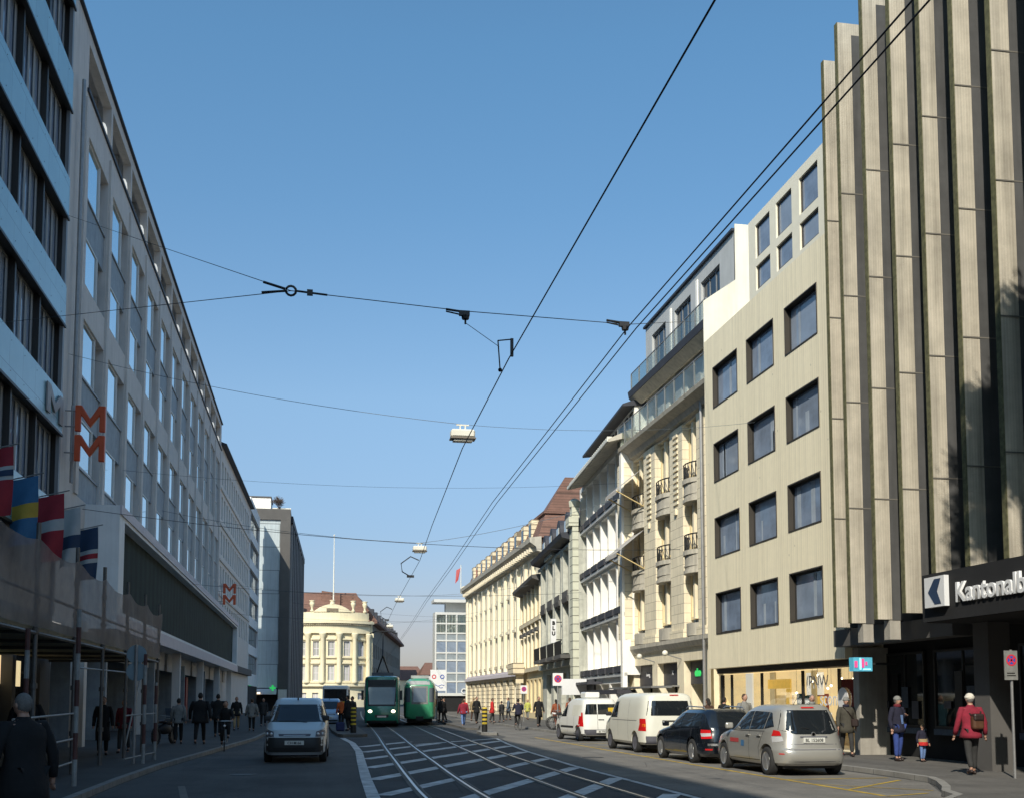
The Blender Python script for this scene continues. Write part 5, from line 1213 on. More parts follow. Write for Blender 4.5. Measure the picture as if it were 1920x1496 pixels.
# --- silver minivan
def minivan(loc, rz):
    t = thing('parked_car', 'silver minivan parked nearest on the right with its rear in the sun', 'car', loc, rz)
    c = Car([(.24, 2.02, -2.03, .80, 7), (.30, 2.10, -2.12, .855, 7), (.42, 2.17, -2.18, .88, 6.5), (.55, 2.18, -2.19, .885, 6), (.60, 2.17, -2.17, .885, 6), (.64, 2.15, -2.13, .884, 5.5), (.80, 2.06, -2.10, .88, 5),
             (.90, 1.86, -2.08, .872, 4.6), (.97, 1.5, -2.06, .862, 4.6), (1.03, 1.12, -2.04, .85, 4.6), (1.12, .97, -2.0, .825, 4.6), (1.3, .66, -1.91, .765, 4.8), (1.46, .36, -1.83, .70, 5), (1.55, .1, -1.78, .655, 4.6), (1.60, -.1, -1.70, .60, 4), (1.625, -.3, -1.5, .50, 3.4)])
    c.body('body', 'paint_silver', t, (1.33, -1.40), .33)
    underside(t, -1.9, 1.9, .66)
    c.patch('end', -1, [(-.74, 1.05), (.74, 1.05), (.60, 1.50), (-.60, 1.50)], .006, 'rear_window', 'car_glass', t, extra=[[(-.42, .955), (.42, .955), (.74, 1.05), (-.74, 1.05)]])
    c.patch('end', 1, [(-.74, 1.06), (.74, 1.06), (.6, 1.5), (-.6, 1.5)], .006, 'windscreen', 'car_glass', t)
    for sg in (-1, 1):
        c.patch('side', sg, [(-.38, 1.035), (.86, 1.0), (.22, 1.44), (-.38, 1.47)], .006, 'front_side_window', 'car_glass', t)
        c.patch('side', sg, [(-1.22, 1.06), (-.42, 1.035), (-.42, 1.47), (-1.3, 1.45)], .006, 'rear_side_window', 'car_glass', t)
        c.patch('side', sg, [(-1.66, 1.12), (-1.26, 1.06), (-1.34, 1.45), (-1.44, 1.43)], .006, 'quarter_window', 'car_glass', t)
        c.patch('end', -1, [(sg * .815, .905), (sg * .70, .92), (sg * .72, 1.02), (sg * .79, 1.045)], .012, 'rear_lamp', 'light_red', t)
        c.patch('end', -1, [(sg * .825, .76), (sg * .68, .80), (sg * .69, .90), (sg * .815, .895)], .01, 'rear_lamp', 'light_clear', t)
        c.patch('end', -1, [(sg * .79, .50), (sg * .70, .50), (sg * .72, .525), (sg * .79, .525)], .006, 'reflector', 'light_red', t, 3, 2)
        c.patch('end', 1, [(sg * .85, .72), (sg * .5, .70), (sg * .55, .86), (sg * .84, .9)], .008, 'headlamp', 'light_clear', t)
        mirror(t, c, .78, 1.0, sg, 'paint_silver')
        seams(c, t, sg, [[(-.40, .30), (-.40, 1.03)], [(.92, .32), (1.0, .72), (.93, 1.0)], [(-1.05, .34), (-.98, .62), (-1.24, 1.02)], [(.92, .32), (-1.05, .33)]])
        for x in (-.62 + .28, -1.0):
            b = MB(); p = c.side(x, .9, sg, .0); b.box(x - .1, x + .1, min(p.y, p.y + sg * .035), max(p.y, p.y + sg * .035), .89, .92); b.build('door_handle', 'paint_silver', t, world=False)
        for x in (1.33, -1.40): wheel(t, x, sg * .775, .325, sg)
        c.patch('side', sg, [(-1.3, 1.005), (.85, .985), (.85, .995), (-1.3, 1.015)], .007, 'window_trim', 'black', t, 12, 1)
    c.patch('end', -1, [(-.62, .60), (.62, .60), (.62, .615), (-.62, .615)], .004, 'bumper_seam', 'plastic_grey', t, 8, 1)
    c.patch('end', -1, [(-.84, .725), (.84, .725), (.84, .735), (-.84, .735)], .003, 'tailgate_seam', 'plastic_grey', t, 12, 1)
    c.patch('end', -1, [(-.60, .28), (.60, .28), (.62, .34), (-.62, .34)], .004, 'lower_bumper', 'plastic_grey', t, 8, 1)
    c.patch('end', -1, [(-.16, 1.545), (.16, 1.545), (.15, 1.575), (-.15, 1.575)], .02, 'brake_lamp', 'light_red', t, 3, 1)
    c.patch('end', -1, [(-.33, .885), (.33, .885), (.33, .91), (-.33, .91)], .02, 'plate_recess', 'plastic_grey', t, 3, 1)
    b = MB(); b.lathe([(.05, 0), (.055, .012), (.04, .014), (.038, .0)], (-2.09, 0, .955), 16, 'x'); b.build('badge', 'rim', t, world=False)
    plate(t, -2.112, .765, 'BL 152608', -1)
    b = MB(); b.tube([(-1.55, 0.25, 1.60), (-1.8, .25, 1.78)], .006, 4); b.build('aerial', 'black', t, world=False)
    b = MB(); b.tube([(-2.05, .1, 1.08), (-2.0, .3, 1.10), (-1.97, .42, 1.13)], .01, 4); b.build('rear_wiper', 'black', t, world=False)
    q = c.patch('side', 1, [(.25, .70), (.82, .70), (.82, .80), (.25, .80)], .006, 'door_sticker', 'sticker_red', t); c.patch('side', 1, [(-.1, .62), (.1, .62), (.1, .76), (-.1, .76)], .006, 'door_sticker', 'sticker_blue', t)
    return t
minivan((11.22, 26.15, 0), R(90))

# --- black estate car
t = thing('parked_car', 'black estate car with silver roof rails parked between the white van and the silver minivan', 'car', (11.12, 31.05, 0), R(91))
c = Car([(.2, 2.1, -2.08, .80, 7), (.28, 2.18, -2.18, .86, 7), (.5, 2.26, -2.25, .88, 6), (.62, 2.25, -2.24, .885, 6), (.8, 2.1, -2.2, .88, 5), (.88, 1.75, -2.18, .872, 4.8), (.95, 1.2, -2.16, .86, 4.8), (1.0, .92, -2.13, .85, 4.8), (1.2, .55, -2.0, .77, 5), (1.36, .25, -1.88, .69, 5), (1.44, 0, -1.8, .64, 4.5), (1.48, -.2, -1.65, .56, 4)])
c.body('body', 'paint_black', t, (1.36, -1.28), .335); underside(t, -1.9, 1.9, .66)
c.patch('end', -1, [(-.74, 1.0), (.74, 1.0), (.6, 1.38), (-.6, 1.38)], .006, 'rear_window', 'car_glass', t); c.patch('end', 1, [(-.74, 1.03), (.74, 1.03), (.6, 1.38), (-.6, 1.38)], .006, 'windscreen', 'car_glass', t)
for sg in (-1, 1):
    c.patch('side', sg, [(-.36, .98), (.75, .96), (.12, 1.35), (-.36, 1.37)], .006, 'front_side_window', 'car_glass', t)
    c.patch('side', sg, [(-1.2, .99), (-.4, .98), (-.4, 1.37), (-1.2, 1.37)], .006, 'rear_side_window', 'car_glass', t)
    c.patch('side', sg, [(-1.8, 1.02), (-1.24, .99), (-1.24, 1.37), (-1.62, 1.35)], .006, 'quarter_window', 'car_glass', t)
    c.patch('end', -1, [(sg * .81, .68), (sg * .60, .7), (sg * .62, .92), (sg * .79, .93)], .01, 'rear_lamp', 'light_red', t)
    c.patch('end', -1, [(sg * .80, .74), (sg * .62, .76), (sg * .62, .84), (sg * .8, .83)], .014, 'reversing_lamp', 'light_clear', t)
    c.patch('end', -1, [(sg * .76, .38), (sg * .6, .38), (sg * .6, .42), (sg * .76, .42)], .01, 'reflector', 'light_red', t)
    mirror(t, c, .7, .95, sg, 'paint_black')
    seams(c, t, sg, [[(-.38, .3), (-.38, .98)], [(.8, .32), (.85, .95)], [(-1.2, .6), (-1.3, .98)]], 'plastic_grey', .01)
    for x in (1.36, -1.28): wheel(t, x, sg * .775, .33, sg, spokes=9)
    b = MB(); b.tube([(-1.6, sg * .56, 1.46), (-1.5, sg * .57, 1.53), (-.3, sg * .57, 1.55), (-.1, sg * .56, 1.49)], .02, 6); b.build('roof_rail', 'rim', t, world=False)
c.patch('end', -1, [(-.85, .50), (.85, .50), (.85, .56), (-.85, .56)], .012, 'chrome_strip', 'rim', t, 12, 1)
c.patch('end', -1, [(-.4, .62), (.4, .62), (.38, .78), (-.38, .78)], .006, 'plate_recess', 'plastic_dark', t)
plate(t, -2.262, .66, 'BS 41873', -1)

# --- larger white van (transporter shape)
t = thing('parked_van', 'large cream white delivery van with grey bumper parked behind the black estate', 'van', (11.35, 37.35, 0), R(91))
c = Car([(.28, 2.3, -2.32, .86, 9), (.36, 2.42, -2.42, .93, 9), (.55, 2.45, -2.45, .95, 8), (.75, 2.42, -2.43, .952, 8), (.95, 2.3, -2.42, .95, 8), (1.08, 2.0, -2.41, .948, 7), (1.15, 1.78, -2.4, .945, 7), (1.5, 1.45, -2.36, .90, 7.5), (1.75, 1.2, -2.31, .85, 7.5), (1.86, 1.0, -2.28, .81, 6.5), (1.93, .75, -2.2, .74, 5), (1.96, .4, -2.0, .6, 4)])
c.body('body', 'paint_cream', t, (1.5, -1.45), .33); underside(t, -2.1, 2.1, .7)
c.patch('end', -1, [(-.80, 1.22), (.80, 1.22), (.72, 1.70), (-.72, 1.70)], .006, 'rear_window', 'car_glass', t); c.patch('end', 1, [(-.8, 1.2), (.8, 1.2), (.74, 1.72), (-.74, 1.72)], .006, 'windscreen', 'car_glass', t)
for sg in (-1, 1):
    c.patch('side', sg, [(.5, 1.14), (1.5, 1.12), (1.12, 1.66), (.5, 1.68)], .006, 'front_side_window', 'car_glass', t)
    c.patch('end', -1, [(sg * .94, .72), (sg * .82, .72), (sg * .82, 1.12), (sg * .92, 1.12)], .01, 'rear_lamp', 'light_red', t)
    c.patch('end', -1, [(sg * .93, .86), (sg * .83, .86), (sg * .83, .95), (sg * .925, .95)], .013, 'indicator', 'light_orange', t, 3, 2)
    mirror(t, c, 1.35, 1.15, sg, 'plastic_dark')
    seams(c, t, sg, [[(.42, .35), (.42, 1.72)], [(1.45, .6), (1.52, 1.1)], [(-.75, .4), (-.75, 1.72)], [(-2.3, 1.05), (1.5, 1.05)]], 'plastic_grey', .014)
    for x in (1.5, -1.45): wheel(t, x, sg * .83, .33, sg, dark=True)
c.patch('end', -1, [(-.92, .30), (.92, .30), (.94, .56), (-.94, .56)], .03, 'rear_bumper', 'plastic_grey', t, 16, 4)
c.patch('end', -1, [(-.3, 1.02), (.3, 1.02), (.3, 1.07), (-.3, 1.07)], .01, 'handle_strip', 'plastic_dark', t, 4, 1)
c.patch('end', -1, [(-.3, 1.87), (.0, 1.87), (.0, 1.9), (-.3, 1.9)], .03, 'brake_lamp', 'light_red', t, 2, 1)
c.patch('end', -1, [(-.5, .82), (.1, .82), (.1, .86), (-.5, .86)], .01, 'lettering_strip', 'cloth_greyblue', t, 2, 1)
plate(t, -2.50, .66, 'BL 8063', -1)

# --- small white van with roof box sign
t = thing('parked_van', 'small white panel van with a white box on its roof, farthest parked on the right', 'van', (11.6, 47.3, 0), R(95))
c = Car([(.24, 1.95, -1.95, .76, 8), (.32, 2.02, -2.02, .83, 8), (.5, 2.06, -2.05, .86, 7), (.7, 2.04, -2.03, .862, 7), (.86, 1.9, -2.02, .86, 6), (.95, 1.55, -2.01, .855, 6), (1.02, 1.25, -2.0, .85, 6), (1.3, .85, -1.96, .80, 7), (1.6, .4, -1.9, .745, 7), (1.73, .1, -1.84, .70, 5.5), (1.79, -.2, -1.7, .6, 4)])
c.body('body', 'paint_white', t, (1.3, -1.35), .31); underside(t, -1.8, 1.8, .62)
c.patch('end', -1, [(-.70, 1.12), (.16, 1.12), (.15, 1.55), (-.63, 1.55)], .006, 'rear_window', 'car_glass', t); c.patch('end', -1, [(.2, 1.12), (.70, 1.12), (.63, 1.55), (.19, 1.55)], .006, 'rear_window', 'car_glass', t)
c.patch('end', -1, [(-.55, 1.2), (-.3, 1.2), (-.3, 1.4), (-.55, 1.4)], .01, 'window_sticker', 'sticker_yellow', t, 2, 2)
c.patch('end', 1, [(-.7, 1.06), (.7, 1.06), (.6, 1.6), (-.6, 1.6)], .006, 'windscreen', 'car_glass', t)
for sg in (-1, 1):
    c.patch('side', sg, [(.1, 1.02), (1.0, 1.0), (.5, 1.5), (.1, 1.52)], .006, 'front_side_window', 'car_glass', t)
    c.patch('side', sg, [(-1.7, 1.05), (-.6, 1.05), (-.6, 1.5), (-1.66, 1.5)], .004, 'side_panel', 'paint_cream', t)
    c.patch('end', -1, [(sg * .855, .62), (sg * .76, .62), (sg * .76, 1.2), (sg * .82, 1.2)], .01, 'rear_lamp', 'light_red', t)
    mirror(t, c, .95, 1.02, sg, 'plastic_dark'); seams(c, t, sg, [[(0, .35), (0, 1.55)], [(1.05, .4), (1.05, 1.0)], [(-.9, .4), (-.9, 1.5)]], 'plastic_grey', .014)
    for x in (1.3, -1.35): wheel(t, x, sg * .745, .31, sg, dark=True)
    c.patch('side', sg, [(-.85, .55), (.9, .55), (.9, .63), (-.85, .63)], .012, 'side_moulding', 'plastic_dark', t, 10, 1)
c.patch('end', -1, [(-.84, .28), (.84, .28), (.85, .5), (-.85, .5)], .03, 'rear_bumper', 'plastic_grey', t, 14, 3)
seam = MB(); p0 = c.end(.18, .5, -1, .004); p1 = c.end(.18, 1.7, -1, .004); seam.tube([p0, c.end(.18, 1.1, -1, .004), p1], .006, 4); seam.build('door_seam', 'black', t, world=False)
b = MB(); b.box(-.9, -.2, -.32, .32, 1.80, 2.05); o_ = b.build('roof_box', 'paint_white', t, world=False); bv = o_.modifiers.new('bevel', 'BEVEL'); bv.width = .04
c.patch('end', -1, [(-.1, .88), (.15, .88), (.15, .92), (-.1, .92)], .01, 'handle_strip', 'plastic_dark', t, 2, 1)
plate(t, -2.09, .36, 'BS 7702', -1)

# --- pale van driving towards us (left lane)
def facevan(loc, rz, paint, label, lit=False, mm='plastic_dark'):
    t = thing('delivery_van', label, 'van', loc, rz)
    c = Car([(.22, 1.98, -1.9, .78, 7), (.3, 2.06, -2.0, .85, 7), (.5, 2.09, -2.02, .87, 6), (.68, 2.06, -2.02, .865, 5.5), (.72, 2.03, -2.02, .862, 5.5), (.90, 1.90, -2.0, .86, 5), (1.0, 1.62, -2.0, .857, 5), (1.07, 1.3, -2.0, .85, 5.5), (1.12, 1.12, -2.0, .84, 6), (1.4, .75, -1.98, .765, 6), (1.6, .45, -1.95, .70, 6), (1.72, .2, -1.9, .66, 5), (1.79, -.1, -1.8, .58, 4)])
    c.body('body', paint, t, (1.28, -1.38), .31); underside(t, -1.8, 1.8, .62)
    c.patch('end', 1, [(-.76, 1.11), (.76, 1.11), (.62, 1.60), (-.62, 1.60)], .006, 'windscreen', 'car_glass', t, 14, 8)
    c.patch('end', 1, [(-.86, .30), (.86, .30), (.865, .70), (-.865, .70)], .015, 'front_bumper', mm, t, 20, 5)
    c.patch('end', 1, [(-.42, .735), (.42, .735), (.44, .80), (-.44, .80)], .01, 'grille', 'plastic_grey', t, 8, 2)
    c.patch('end', 1, [(-.30, .755), (.30, .755), (.30, .77), (-.30, .77)], .02, 'chrome_bar', 'rim', t, 6, 1)
    c.patch('end', 1, [(-.55, .32), (.55, .32), (.6, .42), (-.6, .42)], .022, 'air_intake', 'black', t, 8, 2)
    for sg in (-1, 1):
        c.patch('end', 1, [(sg * .85, .72), (sg * .56, .72), (sg * .58, .86), (sg * .80, .93)], .012, 'headlamp', 'plastic_grey', t, 8, 4)
        for yy in (.63, .75):
            b = MB(); p = c.end(sg * yy, .79, 1, .004); b.ball(p, .045, .05, .05, 10, 6); b.build('headlamp_bulb', 'headlamp_lit' if lit else 'light_clear', t, smooth=True, world=False)
        mirror(t, c, 1.0, 1.12, sg, mm)
        c.patch('side', sg, [(.1, 1.1), (1.0, 1.09), (.55, 1.55), (.1, 1.57)], .006, 'front_side_window', 'car_glass', t)
        c.patch('side', sg, [(-.8, 1.1), (.05, 1.1), (.05, 1.57), (-.8, 1.57)], .006, 'rear_side_window', 'car_glass', t)
        for x in (1.28, -1.38): wheel(t, x, sg * .755, .31, sg, dark=True)
    b = MB(); b.tube([(1.22, .3, 1.10), (1.13, -.1, 1.14), (1.14, -.5, 1.13)], .01, 4); b.build('wiper', 'black', t, world=False)
    b = MB(); b.box(.24, .32, -.02, .02, 1.72, 1.8); b.build('aerial_base', 'black', t, world=False)
    b = MB()
    for yy in (-.35, .36): b.ball((.72, yy, 1.28), .1, .13, .13, 10, 6)
    plate(t, 2.112, .50, 'CH·M·66', 1)
    return t
facevan((-.43, 33.55, 0), R(-92), 'paint_pale_blue', 'pale white compact van driving towards us in the shaded left lane')
facevan((1.05, 76.0, 0), R(-92), 'paint_blue', 'pale blue van with one lit headlamp following behind the pale compact van', lit=True, mm='paint_blue')
# yellow bus further back
t = thing('bus', 'yellow and white bus waiting in the distance left of the green tram', 'bus', (2.1, 112, 0), R(-93))
b = MB(); b.box(-8, 0, -1.25, 1.25, .35, 1.6); o_ = b.build('lower_body', 'bus_yellow', t, world=False)
b = MB(); b.box(-8, -.02, -1.25, 1.25, 1.601, 3.1); o_ = b.build('upper_body', 'sign_white', t, world=False); o_.modifiers.new('bevel', 'BEVEL').width = .12
b = MB(); b.box(-.02, .02, -1.1, 1.1, 1.55, 2.75); b.build('windscreen', 'car_glass', t, world=False)
b = MB(); b.box(-7.5, -.5, -1.27, -1.255, 1.7, 2.7); b.box(-7.5, -.5, 1.255, 1.27, 1.7, 2.7); b.build('side_window', 'car_glass', t, world=False)
for sg in (-1, 1):
    for x in (-1.8, -6.2): wheel(t, x, sg * 1.1, .48, sg, .3, dark=True)
    b = MB(); b.ball((.0, sg * .9, .8), .1); b.build('headlamp', 'light_clear', t, smooth=True, world=False)

# --- trams
def trambody(t, L, w, z0, z1, m, taper=.12, r=.3, nose=.9):
    """front at x=0 facing +x, body runs to -L"""
    sl = [(z0, 0 - .1, w * .96, 9), (z0 + .2, 0, w, 9), (z0 + 1.0, 0, w, 9), (z0 + 1.6, -.06, w, 9), (z1 - .7, -.28, w, 8), (z1 - .3, -.4, w * .97, 6), (z1 - .08, -.6, w * .88, 5), (z1, -.9, w * .7, 4)]
    c = Car([(z, xf, -L - xf, ww, n * 1.0) for z, xf, ww, n in sl])
    return c
# modern low floor tram
t = thing('tram', 'modern dark green low floor tram with lit headlamps facing us', 'tram', (4.2, 70.6, 0), R(-94)); t['group'] = 'trams'
del t['group']
c = Car([(.25, .0, -26, 1.12, 16), (.5, .06, -26, 1.15, 16), (1.1, .05, -26, 1.15, 16), (1.5, -.05, -26, 1.15, 15), (2.4, -.42, -26, 1.15, 13), (3.0, -.6, -26, 1.13, 12), (3.15, -.62, -25.5, 1.1, 10), (3.22, -.8, -25, .95, 8)])
c.body('body', 'tram_green', t, (), .3)
c.patch('end', 1, [(-1.0, 1.32), (1.0, 1.32), (1.03, 2.98), (-1.03, 2.98)], .008, 'front_mask', 'plastic_dark', t, 14, 6)
c.patch('end', 1, [(-.78, 1.42), (.78, 1.42), (.86, 2.50), (-.86, 2.50)], .02, 'windscreen', 'tram_glass', t, 14, 6)
c.patch('end', 1, [(-.85, 2.62), (.85, 2.62), (.85, 2.92), (-.85, 2.92)], .02, 'destination_display', 'black', t, 8, 2)
for sg in (-1, 1):
    b = MB(); p = c.end(sg * .72, 1.0, 1, .0); b.ball(p, .05, .13, .10, 12, 8); b.build('headlamp', 'headlamp_lit', t, smooth=True, world=False)
    mm_ = MB(); mm_.box(-.3, -.1, sg * 1.2 - .08, sg * 1.2 + .08, 1.7, 2.3); mm_.build('mirror', 'plastic_dark', t, world=False)
    for k in range(8): c.patch('side', sg, [(-3.0 * k - 3.9, 1.4), (-3.0 * k - 1.3, 1.4), (-3.0 * k - 1.3, 2.6), (-3.0 * k - 3.9, 2.6)], .01, 'side_window', 'tram_glass', t, 3, 2)
c.patch('end', 1, [(-.42, .62), (.42, .62), (.42, .78), (-.42, .78)], .03, 'coupler_cover', 'plastic_dark', t, 6, 2)
c.patch('end', 1, [(-.28, .62), (.28, .62), (.28, .72), (-.28, .72)], .04, 'fleet_number_plate', 'rim', t, 3, 1)
c.patch('end', 1, [(-1.12, .25), (1.12, .25), (1.12, .42), (-1.12, .42)], .02, 'skirt', 'black', t, 12, 2)
b = MB(); b.box(-24, -3.5, -.7, .7, 3.221, 3.5); b.build('roof_equipment', 'plastic_grey', t, world=False)
b = MB(); b.tube([(-5, -.4, 3.5), (-3.4, 0, 4.6), (-5.2, 0, 6.2)], .05, 5); b.tube([(-5, .4, 3.5), (-3.4, 0, 4.6)], .05, 5); b.tube([(-5.2, -.9, 6.15), (-5.2, -.5, 6.3), (-5.2, .5, 6.3), (-5.2, .9, 6.15)], .04, 5); b.build('pantograph', 'iron', t, world=False)
# older tram seen from behind
t = thing('tram', 'older rounded pale green tram standing beside the modern one', 'tram', (6.95, 74.6, 0), R(-95))
c = Car([(.45, -.1, -14, 1.02, 7), (.6, .0, -14.1, 1.08, 9), (1.4, .05, -14.15, 1.1, 8), (1.55, .04, -14.14, 1.1, 8), (2.6, -.12, -14, 1.08, 8), (2.8, -.2, -13.9, 1.04, 7), (3.0, -.4, -13.7, .92, 4.5), (3.15, -.8, -13.3, .7, 4)])
c.body('body', 'tram_green_old', t, (), .3)
c.patch('end', 1, [(-.42, 1.55), (.42, 1.55), (.42, 2.5), (-.42, 2.5)], .02, 'windscreen', 'tram_glass', t, 8, 5)
c.patch('end', 1, [(-.55, 1.42), (.55, 1.42), (.55, 2.62), (-.55, 2.62)], .008, 'window_surround', 'cloth_palegrey', t, 8, 5)
c.patch('end', 1, [(-1.0, 2.72), (1.0, 2.72), (.9, 2.98), (-.9, 2.98)], .012, 'roof_front', 'tram_roof', t, 12, 3)
for sg in (-1, 1):
    c.patch('end', 1, [(sg * .62, 1.55), (sg * .98, 1.55), (sg * .96, 2.5), (sg * .62, 2.5)], .012, 'corner_window', 'tram_glass', t, 6, 4)
    for k in range(6): c.patch('side', sg, [(-2.1 * k - 2.6, 1.5), (-2.1 * k - .95, 1.5), (-2.1 * k - .95, 2.5), (-2.1 * k - 2.6, 2.5)], .01, 'side_window', 'tram_glass', t, 3, 2)
    c.patch('side', sg, [(-13, 1.36), (-1, 1.36), (-1, 1.42), (-13, 1.42)], .012, 'trim_line', 'tram_roof', t, 12, 1)
b = MB(); b.box(-13, -1, -.85, .85, .2, .5); b.box(-.3, .4, -.25, .25, .35, .62); b.build('undercarriage', 'black', t, world=False)
b = MB(); b.box(-12.5, -1.2, -.6, .6, 3.16, 3.35); b.build('roof_equipment', 'tram_roof', t, world=False)

# ================================================================== PEOPLE
def skin_obj(name, verts, edges, radii, m, root, sub=1, start=0):
    me = bpy.data.meshes.new(name); me.from_pydata([Vector(v) for v in verts], edges, []); me.materials.append(MC[m])
    o = bpy.data.objects.new(name, me); COL.objects.link(o); o.parent = root
    o.modifiers.new('skin', 'SKIN')
    lay = me.skin_vertices[0].data if me.skin_vertices else None
    if lay is None:
        bm = bmesh.new(); bm.from_mesh(me); bm.verts.layers.skin.verify(); bm.to_mesh(me); bm.free(); lay = me.skin_vertices[0].data
    for i, r in enumerate(radii):
        lay[i].radius = r if isinstance(r, tuple) else (r, r); lay[i].use_root = (i == start)
    o.modifiers['skin'].use_smooth_shade = True
    if sub: s = o.modifiers.new('sub', 'SUBSURF'); s.levels = sub; s.render_levels = sub
    return o
def person(loc, head, label, h=1.72, coat='black', legs='darkgrey', hair='hair_dark', hat=None, pose='walk', ph=1.0, coatlen=.75, arms=None, lean=0.0, look=0.0, shoes='black', fat=1.0, near=False, group=None, long_hair=False, scarf=None, bag=None):
    """local +y is where the person faces; coatlen = hem height"""
    t = thing('person', label, 'person', loc, head, group)
    k = h / 1.75; st = .0
    L = {}
    L['pel'] = (0, 0, .95); L['sp'] = (0, lean * .3, 1.15); L['ch'] = (0, lean * .7, 1.36); L['nk'] = (0, lean * .95, 1.49); L['hd'] = (0, lean * 1.0 + .02, 1.60)
    s = {'walk': 1.0, 'stand': .12, 'sit': 0}[pose] * ph
    for sg, nm in ((-1, 'l'), (1, 'r')):
        a = sg * s
        if pose == 'ride':
            pass
        L['hip' + nm] = (sg * .09, 0, .90)
        if pose == 'sit':   # on a bicycle
            dn = 1 if (sg > 0) == (ph > 0) else 0
            L['kn' + nm] = (sg * .11, .34, .72 + (.0 if dn else .16)); L['an' + nm] = (sg * .11, .18 if dn else .30, .30 + (0 if dn else .22)); L['to' + nm] = (sg * .11, .34 if dn else .46, .24 + (0 if dn else .22))
        else:
            L['kn' + nm] = (sg * .10, a * .16 + .02, .50); L['an' + nm] = (sg * .10, a * .24 - (.05 if a < 0 else 0), .09 + (.04 if a < -.4 else 0)); L['to' + nm] = (sg * .12, a * .24 + .15 - (.05 if a < 0 else 0), .035)
        L['sh' + nm] = (sg * .185 * fat, lean * .8, 1.42)
        if arms and arms.get(nm):
            e, w = arms[nm]; L['el' + nm] = (sg * e[0], e[1], e[2]); L['wr' + nm] = (sg * w[0], w[1], w[2])
        else:
            L['el' + nm] = (sg * .25 * fat, lean * .6 - a * .08 - .02, 1.13); L['wr' + nm] = (sg * .27 * fat, lean * .5 - a * .16 + .05, .88)
        d = Vector(L['wr' + nm]) - Vector(L['el' + nm]); L['ha' + nm] = tuple(Vector(L['wr' + nm]) + d.normalized() * .09)
    for q in L: L[q] = tuple(c_ * k for c_ in L[q])
    order = ['pel', 'sp', 'ch', 'nk', 'hd', 'hipl', 'knl', 'anl', 'tol', 'hipr', 'knr', 'anr', 'tor', 'shl', 'ell', 'wrl', 'hal', 'shr', 'elr', 'wrr', 'har']
    ed = [('pel', 'sp'), ('sp', 'ch'), ('ch', 'nk'), ('nk', 'hd'), ('pel', 'hipl'), ('hipl', 'knl'), ('knl', 'anl'), ('anl', 'tol'), ('pel', 'hipr'), ('hipr', 'knr'), ('knr', 'anr'), ('anr', 'tor'), ('ch', 'shl'), ('shl', 'ell'), ('ell', 'wrl'), ('wrl', 'hal'), ('ch', 'shr'), ('shr', 'elr'), ('elr', 'wrr'), ('wrr', 'har')]
    rad = dict(pel=.13, sp=.11, ch=.13, nk=.05, hd=.075, hipl=.085, hipr=.085, knl=.055, knr=.055, anl=.035, anr=.035, tol=.03, tor=.03, shl=.055, shr=.055, ell=.04, elr=.04, wrl=.028, wrr=.028, hal=.03, har=.03)
    ix = {n: i for i, n in enumerate(order)}
    body = skin_obj('body', [L[n] for n in order], [(ix[a], ix[b_]) for a, b_ in ed], [rad[n] * k for n in order], 'skin', t)
    hc = Vector(L['hd']) + Vector((0, .005, .04)) * k
    # head with face
    b = MB(); b.ball(hc, .075 * k, .095 * k, .118 * k, 16, 12)
    ca, sa = math.cos(look), math.sin(look)
    def fp(x, y, z): return hc + Vector((x * ca - y * sa, x * sa + y * ca, z)) * k
    b.tube([fp(0, .085, .01), fp(0, .108, -.025)], .014 * k, 5, .018 * k)
    for sg in (-1, 1): b.ball(fp(sg * .078, -.0, -.005), .012 * k, .022 * k, .03 * k, 6, 5)
    b.tube([hc + Vector((0, 0, -.06)) * k, Vector(L['nk']) + Vector((0, 0, -.03))], .05 * k, 8)
    hd = b.build('head', 'skin', t, smooth=True, world=False)
    b = MB()
    for sg in (-1, 1): b.ball(fp(sg * .03, .088, .012), .011 * k, .006 * k, .007 * k, 6, 4)
    b.ball(fp(0, .088, -.055), .022 * k, .006 * k, .005 * k, 6, 4); b.build('eyes_and_mouth', 'hair_dark', hd, world=False)
    b = MB(); b.ball(hc + Vector((sa * .012, -.016 * ca, .018)) * k, .083 * k, .098 * k, .112 * k, 14, 10)
    # cut the face side open
    hv = []
    keep = []
    for f_ in b.f:
        c_ = sum((b.v[i] for i in f_), Vector()) / len(f_) - hc
        yy = c_.x * -sa + c_.y * ca
        if not (yy > .035 * k and c_.z < .055 * k) and not (c_.z < -.03 * k and yy > -.02 * k): keep.append(f_)
    b.f = keep
    if long_hair: b.tube([hc + Vector((0, -.06, 0)) * k, hc + Vector((0, -.085, -.12)) * k, hc + Vector((0, -.085, -.2)) * k], [.075 * k, .08 * k, .05 * k], 8)
    if hat:
        b2 = MB(); b2.ball(hc + Vector((0, -.01, .045)) * k, .097 * k, .11 * k, .098 * k, 14, 9)
        b2.lathe([(.098 * k, .0), (.106 * k, .01 * k), (.106 * k, .045 * k), (.098 * k, .055 * k)], hc + Vector((0, -.008, .018)) * k, 14)
        b2.build('hat', hat, t, smooth=True, world=False)
    b.build('hair', hair, t, smooth=True, world=False)
